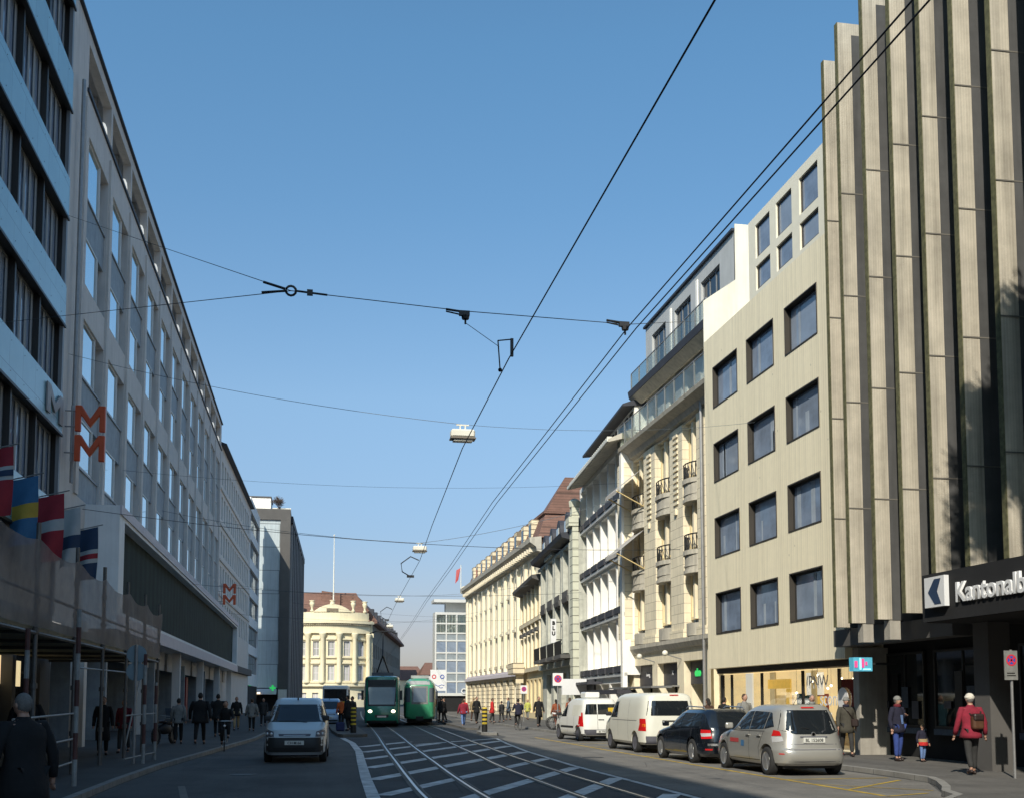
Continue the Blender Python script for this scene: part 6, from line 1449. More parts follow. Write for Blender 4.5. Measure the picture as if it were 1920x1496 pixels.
    # hands: palm + five fingers
    if near:
        for nm, sg in (('l', -1), ('r', 1)):
            w = Vector(L['wr' + nm]); d = (Vector(L['ha' + nm]) - w).normalized(); sd = Vector((0, 1, 0)); sd = (sd - d * sd.dot(d)).normalized(); inn = d.cross(sd) * (1 if sg > 0 else -1)
            b = MB()
            for j, (off, ln) in enumerate(((-.028, .055), (-.010, .068), (.009, .072), (.027, .064))):
                p0 = w + d * .085 * k + sd * off * k; p1 = p0 + d * ln * .5 * k; p2 = p1 + (d * .8 + inn * .5).normalized() * ln * .5 * k
                b.tube([p0, p1, p2], [.010 * k, .0095 * k, .007 * k], 6)
            p0 = w + d * .03 * k + sd * .03 * k; b.tube([p0, p0 + (d * .7 + sd * .7).normalized() * .035 * k, p0 + (d * .95 + sd * .35).normalized() * .062 * k], [.012 * k, .011 * k, .008 * k], 6)
            b.build('fingers', 'skin', body, smooth=True, world=False)
    # trousers
    cm_ = 'cloth_' + legs
    skin_obj('trousers', [L[n] for n in ('pel', 'hipl', 'knl', 'hipr', 'knr')] + [tuple(Vector(L['anl']) + Vector((0, 0, .02))), tuple(Vector(L['anr']) + Vector((0, 0, .02)))], [(0, 1), (1, 2), (2, 5), (0, 3), (3, 4), (4, 6)], [.15 * k, .105 * k, .078 * k, .105 * k, .078 * k, .06 * k, .06 * k], cm_, t)
    # shoes
    for nm in 'lr':
        a = Vector(L['an' + nm]); o2 = Vector(L['to' + nm]); b = MB()
        dd = (o2 - a); dd.z = 0; dd = dd.normalized() if dd.length > 0 else Vector((0, 1, 0)); base = min(a.z, o2.z) 
        b.ball(a + dd * .06 * k + Vector((0, 0, -.045 * k)), .05 * k, .13 * k, .048 * k, 10, 6); b.build('shoe', 'leather_dark' if shoes == 'black' else shoes, t, smooth=True, world=False)
    # coat: torso loft + sleeves
    cc = 'cloth_' + coat
    prof = [(coatlen * k / 1.0, .21 * fat, .2 * (1 + (fat - 1) * .4)), ((coatlen + .95) / 2 * k, .205 * fat, .188 * (1 + (fat - 1) * .4)), (.98 * k, .19 * fat, .165), (1.12 * k, .175 * fat, .13), (1.28 * k, .195 * fat, .14), (1.38 * k, .205 * fat, .13), (1.44 * k, .165 * fat, .10), (1.49 * k, .085, .08), (1.52 * k, .07, .07)]
    b = MB(); M_ = 18; random.seed(int(abs(loc[0] * 37 + loc[1] * 91)))
    for i, (z, rx, ry) in enumerate(prof):
        yo = lean * k * max(0, (z / k - .95) / .55)
        for j in range(M_):
            a = 2 * PI * j / M_; fold = 1 + (.05 * math.sin(3 * a + i) + .03 * math.sin(7 * a + 2 * i)) * (1 if i < 5 else .3)
            b.v.append(Vector((rx * k * fold * math.cos(a), yo + ry * k * fold * math.sin(a) + s * .0, z)))
    for i in range(len(prof) - 1):
        for j in range(M_): b.f.append((i * M_ + j, i * M_ + (j + 1) % M_, (i + 1) * M_ + (j + 1) % M_, (i + 1) * M_ + j))
    e = (len(prof) - 1) * M_; b.f.append(tuple(range(M_))[::-1]); b.f.append(tuple(e + j for j in range(M_)))
    for nm in 'lr':
        S_, E_, W_ = Vector(L['sh' + nm]), Vector(L['el' + nm]), Vector(L['wr' + nm])
        inn = Vector((-S_.x * .45, 0, 0.01))
        b.tube([S_ + inn, S_ + inn * .2, S_ + (E_ - S_) * .4, E_, E_ + (W_ - E_) * .55, W_], [.05 * k, .078 * k, .072 * k, .062 * k, .056 * k, .048 * k], 10)
    co = b.build('coat', cc, t, smooth=True, world=False)
    if scarf: b = MB(); b.lathe([(.075 * k, 0), (.1 * k, .02 * k), (.1 * k, .07 * k), (.075 * k, .09 * k)], Vector(L['nk']) + Vector((0, .01, -.03)), 12); b.build('scarf', scarf, t, smooth=True, world=False)
    t['k'] = k
    return t, L, k

# right pavement
t, L, k = person((14.1, 22.4, .115), R(-4), 'person in a deep red coat and white wool hat seen from behind', 1.74, 'red', 'darkgrey', 'hair_grey', 'wool_white', 'walk', .45, .80, near=True, fat=1.15)
bp = thing('backpack', 'small brown leather backpack worn over the deep red coat', 'backpack', (14.13, 22.22, 1.1), R(-4))
b = MB(); b.box(-.13, .13, -.1, .06, 0, .30); o_ = b.build('bag_body', 'leather', bp, world=False); bv = o_.modifiers.new('bevel', 'BEVEL'); bv.width = .05; bv.segments = 3
b = MB(); b.box(-.12, .12, -.125, .05, .18, .34); o_ = b.build('bag_flap', 'leather_dark', bp, world=False); bv = o_.modifiers.new('bevel', 'BEVEL'); bv.width = .04; bv.segments = 2
b = MB(); b.tube([(-.1, .03, .3), (-.15, .10, .38), (-.14, .3, .3), (-.12, .33, .1)], .018, 5); b.tube([(.1, .03, .3), (.15, .10, .38), (.14, .3, .3), (.12, .33, .1)], .018, 5); b.build('shoulder_strap', 'leather_dark', bp, world=False)
t, L, k = person((15.3, 27.7, .115), R(200), 'woman in a navy jacket and blue jeans holding a small child by the hand', 1.70, 'navy', 'jeans', 'hair_grey', 'cloth_palegrey', 'stand', 1, .78, arms={'r': None, 'l': ((.26, .05, 1.13), (.06, .24, 1.24))}, near=True, look=.5, scarf='cloth_burgundy')
b = MB(); b.quad((-.035, .172, .98), (.035, .172, .98), (.05, .146, 1.22), (-.05, .146, 1.22)); b.build('shirt_front', 'cloth_paleblue', t, world=False)
t, L, k = person((15.72, 27.2, .115), R(190), 'toddler in a dark jacket with a yellow and red front and pale blue trousers', .96, 'navy', 'paleblue', 'hair_fair', None, 'stand', 1, .78, fat=1.15, near=True)
b = MB(); b.lathe([(.13, .52), (.13, .60)], (0, 0, 0), 16); b.build('jacket_stripe', 'cloth_tan', t, world=False); b = MB(); b.lathe([(.135, .43), (.135, .519)], (0, 0, 0), 16); b.build('jacket_hem', 'cloth_brightred', t, world=False)
t, L, k = person((15.1, 30.2, .115), R(165), 'person in a long dark olive coat and grey hat walking towards us', 1.68, 'olive', 'darkgrey', 'hair_grey', 'cloth_palegrey', 'walk', -.9, .70, near=True, scarf='cloth_navy', fat=1.05, look=.2)
b = MB(); b.box(-.3, -.1, .1, .2, .85, 1.07); o_ = b.build('shoulder_bag', 'leather_dark', t, world=False); o_.modifiers.new('bevel', 'BEVEL').width = .03
b = MB(); b.tube([(-.2, .13, 1.05), (.0, .17, 1.3), (.12, .08, 1.45)], .012, 5); b.build('bag_strap', 'leather_dark', t, world=False)
person((14.75, 31.7, .115), R(170), 'grey haired man in a teal jacket walking behind the silver minivan', 1.76, 'teal', 'darkgrey', 'hair_grey', None, 'walk', .6, .80, near=True, scarf='cloth_palegrey', fat=1.1)
person((14.6, 40.3, .115), R(20), 'person seen over the black estate before the lit shopfront', 1.66, 'brown', 'darkgrey', 'hair_dark', None, 'stand', 1, .75, long_hair=True)
person((14.2, 37.6, .115), R(-60), 'person in a dark jacket looking into the lit shop window', 1.70, 'black', 'darkgrey', 'hair_dark', None, 'stand', 1, .75)
person((14.0, 35.2, .115), R(200), 'person with brown hair and a pale hood between the parked cars and the lit shop', 1.80, 'palegrey', 'brown', 'hair_brown', None, 'stand', 1, .75, fat=1.15)
person((13.6, 45.2, .115), R(180), 'person in an olive jacket behind the large cream van', 1.66, 'olive', 'darkgrey', 'hair_brown', None, 'walk', .5, .75)
# mid distance right
G1 = 'people walking on the far right pavement'
person((13.3, 66.1, .115), R(185), 'man in a long black coat walking towards us past the ornate building', 1.78, 'black', 'darkgrey', 'hair_dark', None, 'walk', .7, .55)
person((13.9, 64.0, .115), R(20), 'shorter person all in rust red beside the no parking sign', 1.62, 'rust', 'rust', 'hair_dark', None, 'walk', .6, .6, long_hair=True)
person((14.5, 63.0, .115), R(10), 'person in a rust coat and tan trousers beside the no parking sign', 1.72, 'rust', 'tan', 'hair_brown', None, 'walk', -.6, .7, long_hair=True)
person((9.3, 70.3, .0), R(10), 'person in a bright burgundy jacket and pale jeans crossing by the tram stop', 1.72, 'red', 'paleblue', 'hair_brown', None, 'walk', .6, .85, fat=1.2)
for i, (x, y, cc, lg, lb_, hh) in enumerate(((8.6, 76.5, 'black', 'black', 'person in black at the tram stop nearest the old green tram', 1.75), (9.1, 79, 'black', 'darkgrey', 'person in black standing behind the first one at the tram stop', 1.7),
        (10.4, 78, 'brightred', 'black', 'person in a bright red coat waiting left of the burgundy jacket', 1.65), (10.75, 74.5, 'black', 'black', 'tall person in black waiting left of the burgundy jacket', 1.8),
        (12.2, 77, 'brightred', 'darkgrey', 'person in red partly hidden right of the burgundy jacket', 1.7), (11.6, 82, 'tan', 'brown', 'fair haired person in tan behind the burgundy jacket', 1.75),
        (13.2, 79.0, 'darkgrey', 'darkgrey', 'small figure in dark grey left of the far striped bollard', 1.5), (14.9, 86, 'greyblue', 'darkgrey', 'figure in blue grey behind the far striped bollard', 1.75),
        (16.9, 88.5, 'yellowgreen', 'palegrey', 'figure in a pale yellow jacket on the pavement before the cream arches', 1.6), (8.2, 84.0, 'white', 'jeans', 'figure in white beside the old tram', 1.6))):
    person((x, y, .115), R(20 + 61 * i), lb_, hh, cc, lg, ['hair_dark', 'hair_brown', 'hair_fair'][i % 3], None, 'walk', .5 if i % 2 else -.5, .7)
# left pavement
t, L, k = person((-3.02, 12.75, .0), R(58), 'large dark clad man with grey hair at the lower left corner', 1.80, 'black', 'black', 'hair_grey', None, 'walk', .5, .6, near=True, fat=1.4, lean=.04)
person((-6.2, 26.2, .115), R(20), 'dark silhouetted person in a black jacket behind the scaffold rails', 1.80, 'black', 'black', 'hair_dark', None, 'walk', .6, .75, fat=1.3, near=True)
person((-6.05, 34.5, .115), R(190), 'person in a long black coat standing beyond the scaffold', 1.70, 'black', 'black', 'hair_brown', None, 'stand', 1, .45)
person((-5.7, 36.0, .115), R(170), 'person in a burgundy top behind the round sign post', 1.62, 'burgundy', 'darkgrey', 'hair_dark', None, 'walk', .6, .8)
person((-4.85, 42.6, .115), R(4), 'person in a pale grey jacket walking away beside the parked motorcycle', 1.66, 'palegrey', 'black', 'hair_dark', None, 'walk', .7, .8)
person((-4.05, 42.2, .115), R(-2), 'broad man in a black coat striding away on the left pavement', 1.86, 'black', 'black', 'hair_dark', None, 'walk', 1.15, .72, fat=1.35)
person((-4.1, 50.5, .115), R(0), 'man in black walking away left of the cyclist', 1.85, 'black', 'black', 'hair_dark', None, 'walk', -.8, .7, fat=1.2)
person((-4.0, 61.0, .115), R(185), 'person in black with bare calves in the group before the pharmacy', 1.75, 'black', 'tan', 'hair_fair', None, 'walk', .7, .75)
person((-3.1, 59.0, .115), R(5), 'person in a pale jacket and black trousers just left of the pale van', 1.66, 'palegrey', 'black', 'hair_brown', None, 'walk', .5, .75, fat=1.15)
person((-3.0, 70.0, .115), R(175), 'person in dark clothes farthest back before the pharmacy', 1.7, 'darkgrey', 'black', 'hair_dark', None, 'walk', .5, .7)
person((1.75, 58.2, .14), R(60), 'person in a black coat waiting on the tram platform behind the striped bollard', 1.8, 'black', 'black', 'hair_dark', None, 'stand', 1, .6, fat=1.3)
person((2.05, 60.5, .14), R(120), 'second dark figure on the tram platform close to the green tram', 1.75, 'darkgrey', 'black', 'hair_dark', None, 'stand', 1, .65, fat=1.2)
t, L, k = person((1.55, 64.0, .14), R(20), 'person in an orange vest on the tram platform', 1.7, 'orange', 'black', 'hair_dark', None, 'stand', 1, .85)
t = thing('bag', 'blue travel bag on the platform beside the waiting person in black', 'bag', (1.35, 57.6, .14)); b = MB(); b.box(-.22, .22, -.13, .13, 0, .45); o_ = b.build('bag_body', 'cloth_bluebag', t, world=False); o_.modifiers.new('bevel', 'BEVEL').width = .06
b = MB(); b.tube([(-.12, 0, .44), (-.1, 0, .55), (.1, 0, .55), (.12, 0, .44)], .015, 5); b.build('handle', 'leather_dark', t, world=False)

# bicycles and riders
def bicycle(loc, rz, label, m='metal_dark', group=None, s=1.0):
    t = thing('bicycle', label, 'bicycle', loc, rz, group)
    for y in (-.52, .52):
        b = MB(); R0 = .33; n = 24
        ps = [(0, y + R0 * math.cos(2 * PI * j / n), .34 + R0 * math.sin(2 * PI * j / n)) for j in range(n + 1)]
        b.tube(ps, .016, 5, cap=False); w_ = b.build('wheel', 'tyre', t, world=False)
        b = MB()
        for j in range(10): a = 2 * PI * j / 10; b.tube([(0, y, .34), (0, y + .31 * math.cos(a), .34 + .31 * math.sin(a))], .003, 3)
        b.tube([(-.04, y, .34), (.04, y, .34)], .02, 6); b.build('spokes', 'rim', w_, world=False)
    b = MB(); bb_, st_, hd_ = (0, -.08, .3), (0, -.22, .78), (0, .36, .82)
    for p, q in ((bb_, st_), (st_, hd_), (bb_, (0, .38, .7)), (bb_, (0, -.52, .34)), (st_, (0, -.52, .34)), (hd_, (0, .52, .34))): b.tube([p, q], .018, 6)
    b.tube([(0, .36, .82), (0, .34, 1.0)], .016, 6); b.build('frame', m, t, world=False)
    b = MB(); b.tube([(-.28, .22, 1.02), (-.12, .34, 1.02), (.12, .34, 1.02), (.28, .22, 1.02)], .014, 6); b.build('handlebar', 'rim', t, world=False)
    b = MB(); b.tube([(0, -.22, .78), (0, -.25, .93)], .014, 5); b.ball((0, -.27, .95), .08, .14, .035, 10, 6); b.build('saddle', 'leather_dark', t, world=False)
    b = MB(); b.ball((0, .46, .86), .04); b.build('lamp', 'sign_white', t, world=False)
    b = MB(); b.tube([(.09, -.08, .14), (.09, -.08, .3), (-.09, -.08, .3), (-.09, -.08, .46)], .012, 5); b.build('pedal_crank', 'rim', t, world=False)
    return t
arm = {'l': ((.27, .16, 1.18), (.25, .40, 1.10)), 'r': ((.27, .16, 1.18), (.25, .40, 1.10))}
bicycle((-2.95, 39.2, .0), R(184), 'city bicycle ridden towards us along the left kerb')
person((-2.95, 39.5, .02), R(184), 'cyclist in dark clothes riding towards us along the left kerb', 1.66, 'black', 'black', 'hair_brown', None, 'sit', 1, .85, arms=arm, lean=.14, near=True)
bicycle((11.45, 62.9, .0), R(2), 'bicycle ridden away from us on the sunlit lane')
person((11.45, 62.7, .05), R(2), 'cyclist in navy with a grey backpack riding away on the sunlit lane', 1.72, 'navy', 'black', 'hair_dark', None, 'sit', -1, .85, arms=arm, lean=.12, fat=1.15)
GB = 'bicycles parked in front of the ornate building'
b0 = bicycle((13.1, 58.6, .115), R(75), 'parked bicycle by the no parking sign post in front of the ornate building', group=GB)
for j in range(1, 5): dup(b0, (13.25 + .1 * j, 58.6 + .75 * j, .115), R(75 + 3 * j), 'parked bicycle by the no parking sign post in front of the ornate building')
# motorcycle
t = thing('motorcycle', 'parked dark motorcycle with a pale windscreen on the left pavement', 'motorcycle', (-5.35, 42.8, .115), R(-20))
for y in (-.65, .65):
    b = MB(); b.tube([(0, y + .27 * math.cos(2 * PI * j / 20), .31 + .27 * math.sin(2 * PI * j / 20)) for j in range(21)], .06, 6, cap=False); w_ = b.build('wheel', 'tyre', t, world=False); b = MB(); b.lathe([(.2, -.02), (.2, .02)], (0, y, .31), 14, 'x'); b.build('rim', 'rim_dark', w_, world=False)
b = MB(); b.ball((0, 0, .55), .16, .45, .2, 12, 8); b.ball((0, .2, .78), .15, .26, .14, 12, 8); b.tube([(0, .65, .31), (0, .45, 1.0)], .04, 6); b.build('body', 'plastic_dark', t, smooth=True, world=False)
b = MB(); b.ball((0, -.3, .82), .14, .36, .07, 12, 6); b.build('seat', 'leather_dark', t, smooth=True, world=False)
b = MB(); b.tube([(-.36, .32, 1.02), (0, .42, 1.0), (.36, .32, 1.02)], .02, 6); b.build('handlebar', 'metal_grey', t, world=False)
b = MB(); b.quad((-.22, .52, .95), (.22, .52, .95), (.2, .38, 1.3), (-.2, .38, 1.3)); b.quad((-.22, .54, .95), (.22, .54, .95), (.2, .40, 1.3), (-.2, .40, 1.3)); b.build('windscreen', 'greyish' if 'greyish' in MC else 'cloth_greyblue', t, world=False)
b = MB(); b.ball((0, .58, .85), .09); b.build('headlamp', 'light_clear', t, smooth=True, world=False)

# ================================================================== STREET FURNITURE
for i, (x, y, z, lab) in enumerate(((1.9, 54.6, .14, 'black and yellow striped bollard at the near end of the left tram platform'), (8.4, 55.4, .13, 'black and yellow striped bollard on the right traffic island'))):
    t = thing('bollard', lab, 'bollard', (x, y, z))
    b = MB(); b.lathe([(.13, .3), (.13, 1.15), (.1, 1.22)], (0, 0, 0), 14); b.build('striped_post', 'bollard', t, world=False)
    b = MB(); b.lathe([(.14, 0), (.14, .3)], (0, 0, 0), 14); b.build('base', 'black', t, world=False)
def ring_sign(t, cx, y, cz, r, m, mm='sign_blue', slash=True):
    b = MB(); n = 24
    for k in range(n):
        a0, a1 = 2 * PI * k / n, 2 * PI * (k + 1) / n
        b.quad((cx + r * math.cos(a0), y, cz + r * math.sin(a0)), (cx + r * math.cos(a1), y, cz + r * math.sin(a1)), (cx + r * .74 * math.cos(a1), y, cz + r * .74 * math.sin(a1)), (cx + r * .74 * math.cos(a0), y, cz + r * .74 * math.sin(a0)))
    if slash:
        w = r * .1; c_ = .7071
        for sg in (1, -1): b.quad((cx - r * .8 * c_ - w, y - .002, cz + sg * (r * .8 * c_) - sg * w), (cx - r * .8 * c_ + w, y - .002, cz + sg * r * .8 * c_ + sg * w), (cx + r * .8 * c_ + w, y - .002, cz - sg * r * .8 * c_ + sg * w), (cx + r * .8 * c_ - w, y - .002, cz - sg * r * .8 * c_ - sg * w))
    b.build('sign_ring', 'sign_red', t)
    b = MB(); b.poly([(cx + r * .73 * math.cos(2 * PI * k / n), y + .001, cz + r * .73 * math.sin(2 * PI * k / n)) for k in range(n)]); b.build('sign_face', mm, t)
for (x, y, zc, w, h, r, lab) in ((12.55, 57.3, 2.78, .55, .66, .2, 'white no stopping sign on a pole beside the parked bicycles'), (15.0, 80.0, 2.45, .5, .6, .18, 'small distant no stopping sign before the cream arches')):
    t = thing('road_sign', lab, 'sign', (x, y, .115))
    b = MB(); b.tube([(x, y + .05, .115), (x, y + .05, zc + h / 2)], .035, 8); b.build('post', 'metal_grey', t)
    b = MB(); b.box(x - w / 2, x + w / 2, y - .01, y + .01, zc - h / 2, zc + h / 2); b.build('sign_board', 'sign_white', t); ring_sign(t, x, y - .014, zc + .03, r, None)
t = thing('road_sign', 'weathered no stopping sign on a pole at the right edge by the bank', 'sign', (14.3, 21.0, .115)); x, y = 14.28, 21.2
b = MB(); b.tube([(x + .06, y + .05, .115), (x + .06, y + .05, 2.78)], .03, 8); b.build('post', 'metal_grey', t)
b = MB(); b.box(x - .13, x + .17, y - .01, y + .01, 2.15, 2.76); b.build('sign_board', 'cloth_palegrey', t); ring_sign(t, x + .03, y - .014, 2.56, .12, None); b = MB(); b.box(x - .08, x + .12, y - .014, y - .011, 2.23, 2.25); b.box(x - .08, x + .1, y - .014, y - .011, 2.28, 2.30); b.build('sign_text_line', 'black', t)
t = thing('road_sign', 'pair of round signs seen from the back on one post by the scaffold', 'sign', (-4.5, 30, .115))
b = MB(); b.tube([(-4.5, 30, .115), (-4.5, 30, 3.15)], .04, 8); b.build('post', 'metal_grey', t)
for z in (2.9, 2.46): b = MB(); b.lathe([(.245, 0), (.245, .02)], (-4.5, 30.06, z), 24, 'y'); b.build('sign_back', 'sign_back', t)
# banner column at the tram stop
t = thing('banner', 'white banner with a red and a blue ring hanging at the tram stop', 'banner', (8.95, 80, 0)); y = 80
b = MB(); b.box(8.2, 9.35, y - .02, y + .02, 2.35, 3.85); b.build('banner_cloth', 'sign_white', t); b = MB(); b.tube([(8.7, y + .08, .1), (8.7, y + .08, 4.0)], .05, 6); b.tube([(8.2, y + .08, 3.8), (9.35, y + .08, 3.8)], .03, 5); b.build('post', 'metal_grey', t)
for cx, mm_ in ((8.46, 'sign_red'), (9.05, 'sign_blue')):
    b = MB(); n = 18
    for k in range(n):
        a0, a1 = 2 * PI * k / n, 2 * PI * (k + 1) / n; r = .16
        b.quad((cx + r * math.cos(a0), y - .03, 3.35 + r * math.sin(a0)), (cx + r * math.cos(a1), y - .03, 3.35 + r * math.sin(a1)), (cx + r * .6 * math.cos(a1), y - .03, 3.35 + r * .6 * math.sin(a1)), (cx + r * .6 * math.cos(a0), y - .03, 3.35 + r * .6 * math.sin(a0)))
    b.build('ring_symbol', mm_, t)
b = MB(); b.tube([(8.4, y - .03, 2.85), (8.75, y - .03, 2.68), (9.0, y - .03, 2.78), (9.2, y - .03, 2.72)], .02, 4); b.tube([(8.8, y - .03, 2.66), (8.9, y - .03, 2.55), (9.1, y - .03, 2.58)], .02, 4); b.build('line_symbol', 'sign_blue', t)
t = thing('advertising_column', 'narrow white, orange and green totem below the ringed banner', 'sign', (8.5, 81, 0))
for z0, z1, mm_ in ((1.75, 2.3, 'sign_white'), (1.35, 1.749, 'light_orange'), (1.2, 1.349, 'planter_green'), (.3, 1.199, 'sign_white')): b = MB(); b.box(8.3, 8.75, 81, 81.2, z0, z1); b.build('panel', mm_, t)

# ------------------------------------------------------------------ scaffold with netting
t = thing('scaffold', 'netted tube scaffold with timber deck along the shaded left pavement', 'scaffold', (-5.2, 28, .115))
ys = [18.6, 22.4, 26.0, 29.3, 32.9, 36.2, 39.4]; tops = [5.15, 5.1, 5.1, 5.05, 5.05, 5.0, 4.95]
for y, zt in zip(ys, tops):
    b = MB(); b.tube([(-5.2, y, .115), (-5.2, y, zt)], .045, 8)
    for z in (1.0, 2.0, 3.05, 3.6, 4.3): b.tube([(-5.2, y, z - .05), (-5.2, y, z + .05)], .07, 8)
    b.build('upright', 'scaffold_tube', t)
for y in ys: b = MB(); b.tube([(-5.2, y + .02, 3.02), (-8.7, y + .02, 3.02)], .04, 6); b.build('ledger', 'scaffold_tube', t)
b = MB(); b.tube([(-5.2, 14, 3.0), (-5.2, 39.5, 3.0)], .04, 6); b.tube([(-5.2, 14, 3.75), (-5.2, 39.5, 3.75)], .03, 6); b.build('rail', 'scaffold_tube', t)
b = MB(); b.box(-8.7, -5.3, 14, 39.5, 3.06, 3.12); b.box(-5.29, -5.26, 14, 39.5, 3.06, 3.32); b.build('deck', 'scaffold_deck', t)
b = MB(); NN = 60
for r_ in range(8):
    for k in range(NN + 1):
        y = 14 + 25.4 * k / NN
        # sagging top between the poles
        zt = None
        for a_, c_, za, zb in zip([14] + ys, ys, [5.1] + tops, tops):
            if a_ <= y <= c_ + .01: u = (y - a_) / (c_ - a_); zt = za + (zb - za) * u - .2 * math.sin(PI * u) - .3; break
        if zt is None: zt = 4.65
        z = 3.1 + (zt - 3.1) * r_ / 7
        b.v.append(Vector((-5.13 + .03 * math.sin(y * 1.7 + r_ * .6) + .012 * math.sin(y * 5.3 - r_), y, z)))
for r_ in range(7):
    for k in range(NN): i = r_ * (NN + 1) + k; b.f.append((i, i + 1, i + NN + 2, i + NN + 1))
b.build('netting', 'netting', t, smooth=True)
for x, y, z0, z1 in ((-4.42, 22.4, .115, 3.45), (-5.0, 21.0, .115, 3.0), (-4.25, 29.9, .115, 2.9), (-4.2, 31.6, .115, 2.2)):
    b = MB(); b.tube([(x, y, z0), (x, y, z1)], .045, 8); b.build('striped_guard_post', 'guard_tube', t)
for z in (.35, .85, 1.4): b = MB(); b.tube([(-5.05, 19.6 + .8, z), (-5.15, 26.1, z + .04)], .025, 6); b.build('guard_rail', 'tube_plain', t)
for z in (.3, 1.35): b = MB(); b.tube([(-4.5, 28.6, z), (-4.2, 31.6, z + .02)], .02, 6); b.build('guard_rail', 'tube_plain', t)
b = MB(); b.tube([(-5.2, 26.0, 2.45), (-5.2, 32.9, 2.5)], .02, 5); b.tube([(-5.2, 32.9, .3), (-5.2, 36.2, 2.9)], .025, 6); b.build('diagonal_brace', 'tube_plain', t)

# ------------------------------------------------------------------ flags
def flag(xp, y, zp, w, h, bands, lab, cross=None):
    t = thing('flag', lab, 'flag', (xp, y, zp))
    b = MB(); b.tube([(xp - .1, y, zp - .02), (xp + w + .15, y, zp + .28 * (w + .1))], .02, 6); b.tube([(xp - .3, y, zp - .3), (xp - .1, y, zp - .02)], .02, 5); b.build('pole', 'metal_grey', t)
    N = 10; slope = .22
    def P(u, v): return Vector((xp + w * u + .05 * math.sin(3 * v + 1.5 * u) * v, y + .10 * math.sin(5.5 * u + 3 * v) * (.4 + v), zp - h * v + slope * w * u - .02))
    for v0, v1, m_, u0, u1, off in bands:
        b = MB(); nv = 10
        for j in range(nv + 1):
            for i in range(N + 1):
                u = u0 + (u1 - u0) * i / N; v = v0 + (v1 - v0) * j / nv; b.v.append(P(u, v) + Vector((0, -off, 0)))
        for j in range(nv):
            for i in range(N): q = j * (N + 1) + i; b.f.append((q, q + 1, q + N + 2, q + N + 1))
        b.build('cloth_band', m_, t, smooth=True)
    return t
def nordic(base, cross, inner=None, v=.42, w=.14):
    L_ = [(0, v - w / 2, base, 0, 1, 0), (v + w / 2, 1, base, 0, 1, 0), (v - w / 2, v + w / 2, cross, 0, 1, 0)]
    if inner: L_ += [(v - w / 4.5, v + w / 4.5, inner, 0, 1, .012)]
    return L_
flag(-9.05, 32.6, 8.6, .75, 1.9, nordic('flag_red', 'flag_white', 'flag_navy', .38, .2), 'red flag with a dark and white stripe at the left edge')
flag(-8.75, 34.0, 8.05, .80, 1.95, nordic('flag_blue', 'flag_yellow', None, .50, .22), 'blue flag with a yellow band hanging from the office facade')
flag(-8.50, 36.0, 7.9, .85, 2.05, nordic('flag_red', 'flag_white', None, .46, .17), 'dark red flag with a white band beside the blue and yellow one')
flag(-8.22, 38.2, 7.9, .62, 1.9, nordic('flag_white', 'flag_navy', None, .58, .22), 'white flag with a navy band right of the dark red one')
flag(-7.95, 39.6, 7.45, .66, 1.75, [(0, .42, 'flag_navy', 0, 1, 0), (.42, .50, 'flag_white', 0, 1, 0), (.50, .60, 'flag_red', 0, 1, 0), (.60, .68, 'flag_white', 0, 1, 0), (.68, 1.0, 'flag_navy', 0, 1, 0)], 'navy flag with a red and white band, rightmost of the row of flags')

# ------------------------------------------------------------------ overhead wires
def cable(pts, r, lab, sag=0, m='cable', name='overhead_wire'):
    q = []
    for (a, b_) in zip(pts, pts[1:]):
        a, b_ = Vector(a), Vector(b_)
        n = 12 if sag else 1
        for k in range(n): u = k / n; p = a.lerp(b_, u); p.z -= sag * 4 * u * (1 - u); q.append(p)
    q.append(Vector(pts[-1])); mb = MB(); mb.tube(q, r, 6); o = mb.build(name, m); tag(o, lab, 'wire'); return o
W2 = [(4.62, -10, 7.15), (4.5, 7.6, 7.15), (4.40, 15.3, 7.1), (4.75, 30, 7.12), (5.4, 45.3, 7.15), (6.0, 62, 7.15), (7.0, 85, 7.15), (8.3, 120, 7.1), (9.8, 160, 7.1)]
cable(W2, .009, 'left one of the twin contact wires over the right hand track')
cable([(x + .13, y, z) for x, y, z in W2], .009, 'right one of the twin contact wires over the right hand track')
cable([(2.63, -10, 6.5), (2.63, 6.9, 6.5), (2.6, 15, 6.45), (2.69, 20.6, 6.45), (3.1, 30, 6.45), (3.53, 38.2, 6.5), (3.92, 54, 6.5), (4.5, 72, 6.5), (5.4, 100, 6.5), (7.2, 160, 6.5)], .009, 'single contact wire over the left hand track rising to the top of the picture')
ys_ = 15.5
cable([(-.39, ys_, 7.41), (2.06, ys_, 7.27), (4.47, ys_, 7.22), (15.75, 44.0, 17.6)], .006, 'main cross span cable carrying both insulators')
J = Vector((-.39, ys_, 7.41))
cable([(-8.68, 40.1, 18.6), J], .006, 'upper branch cable from the office corner to the ring joint', .0)
cable([(-8.66, 32.75, 12.3), J], .006, 'lower branch cable from the office facade to the ring joint', .0)
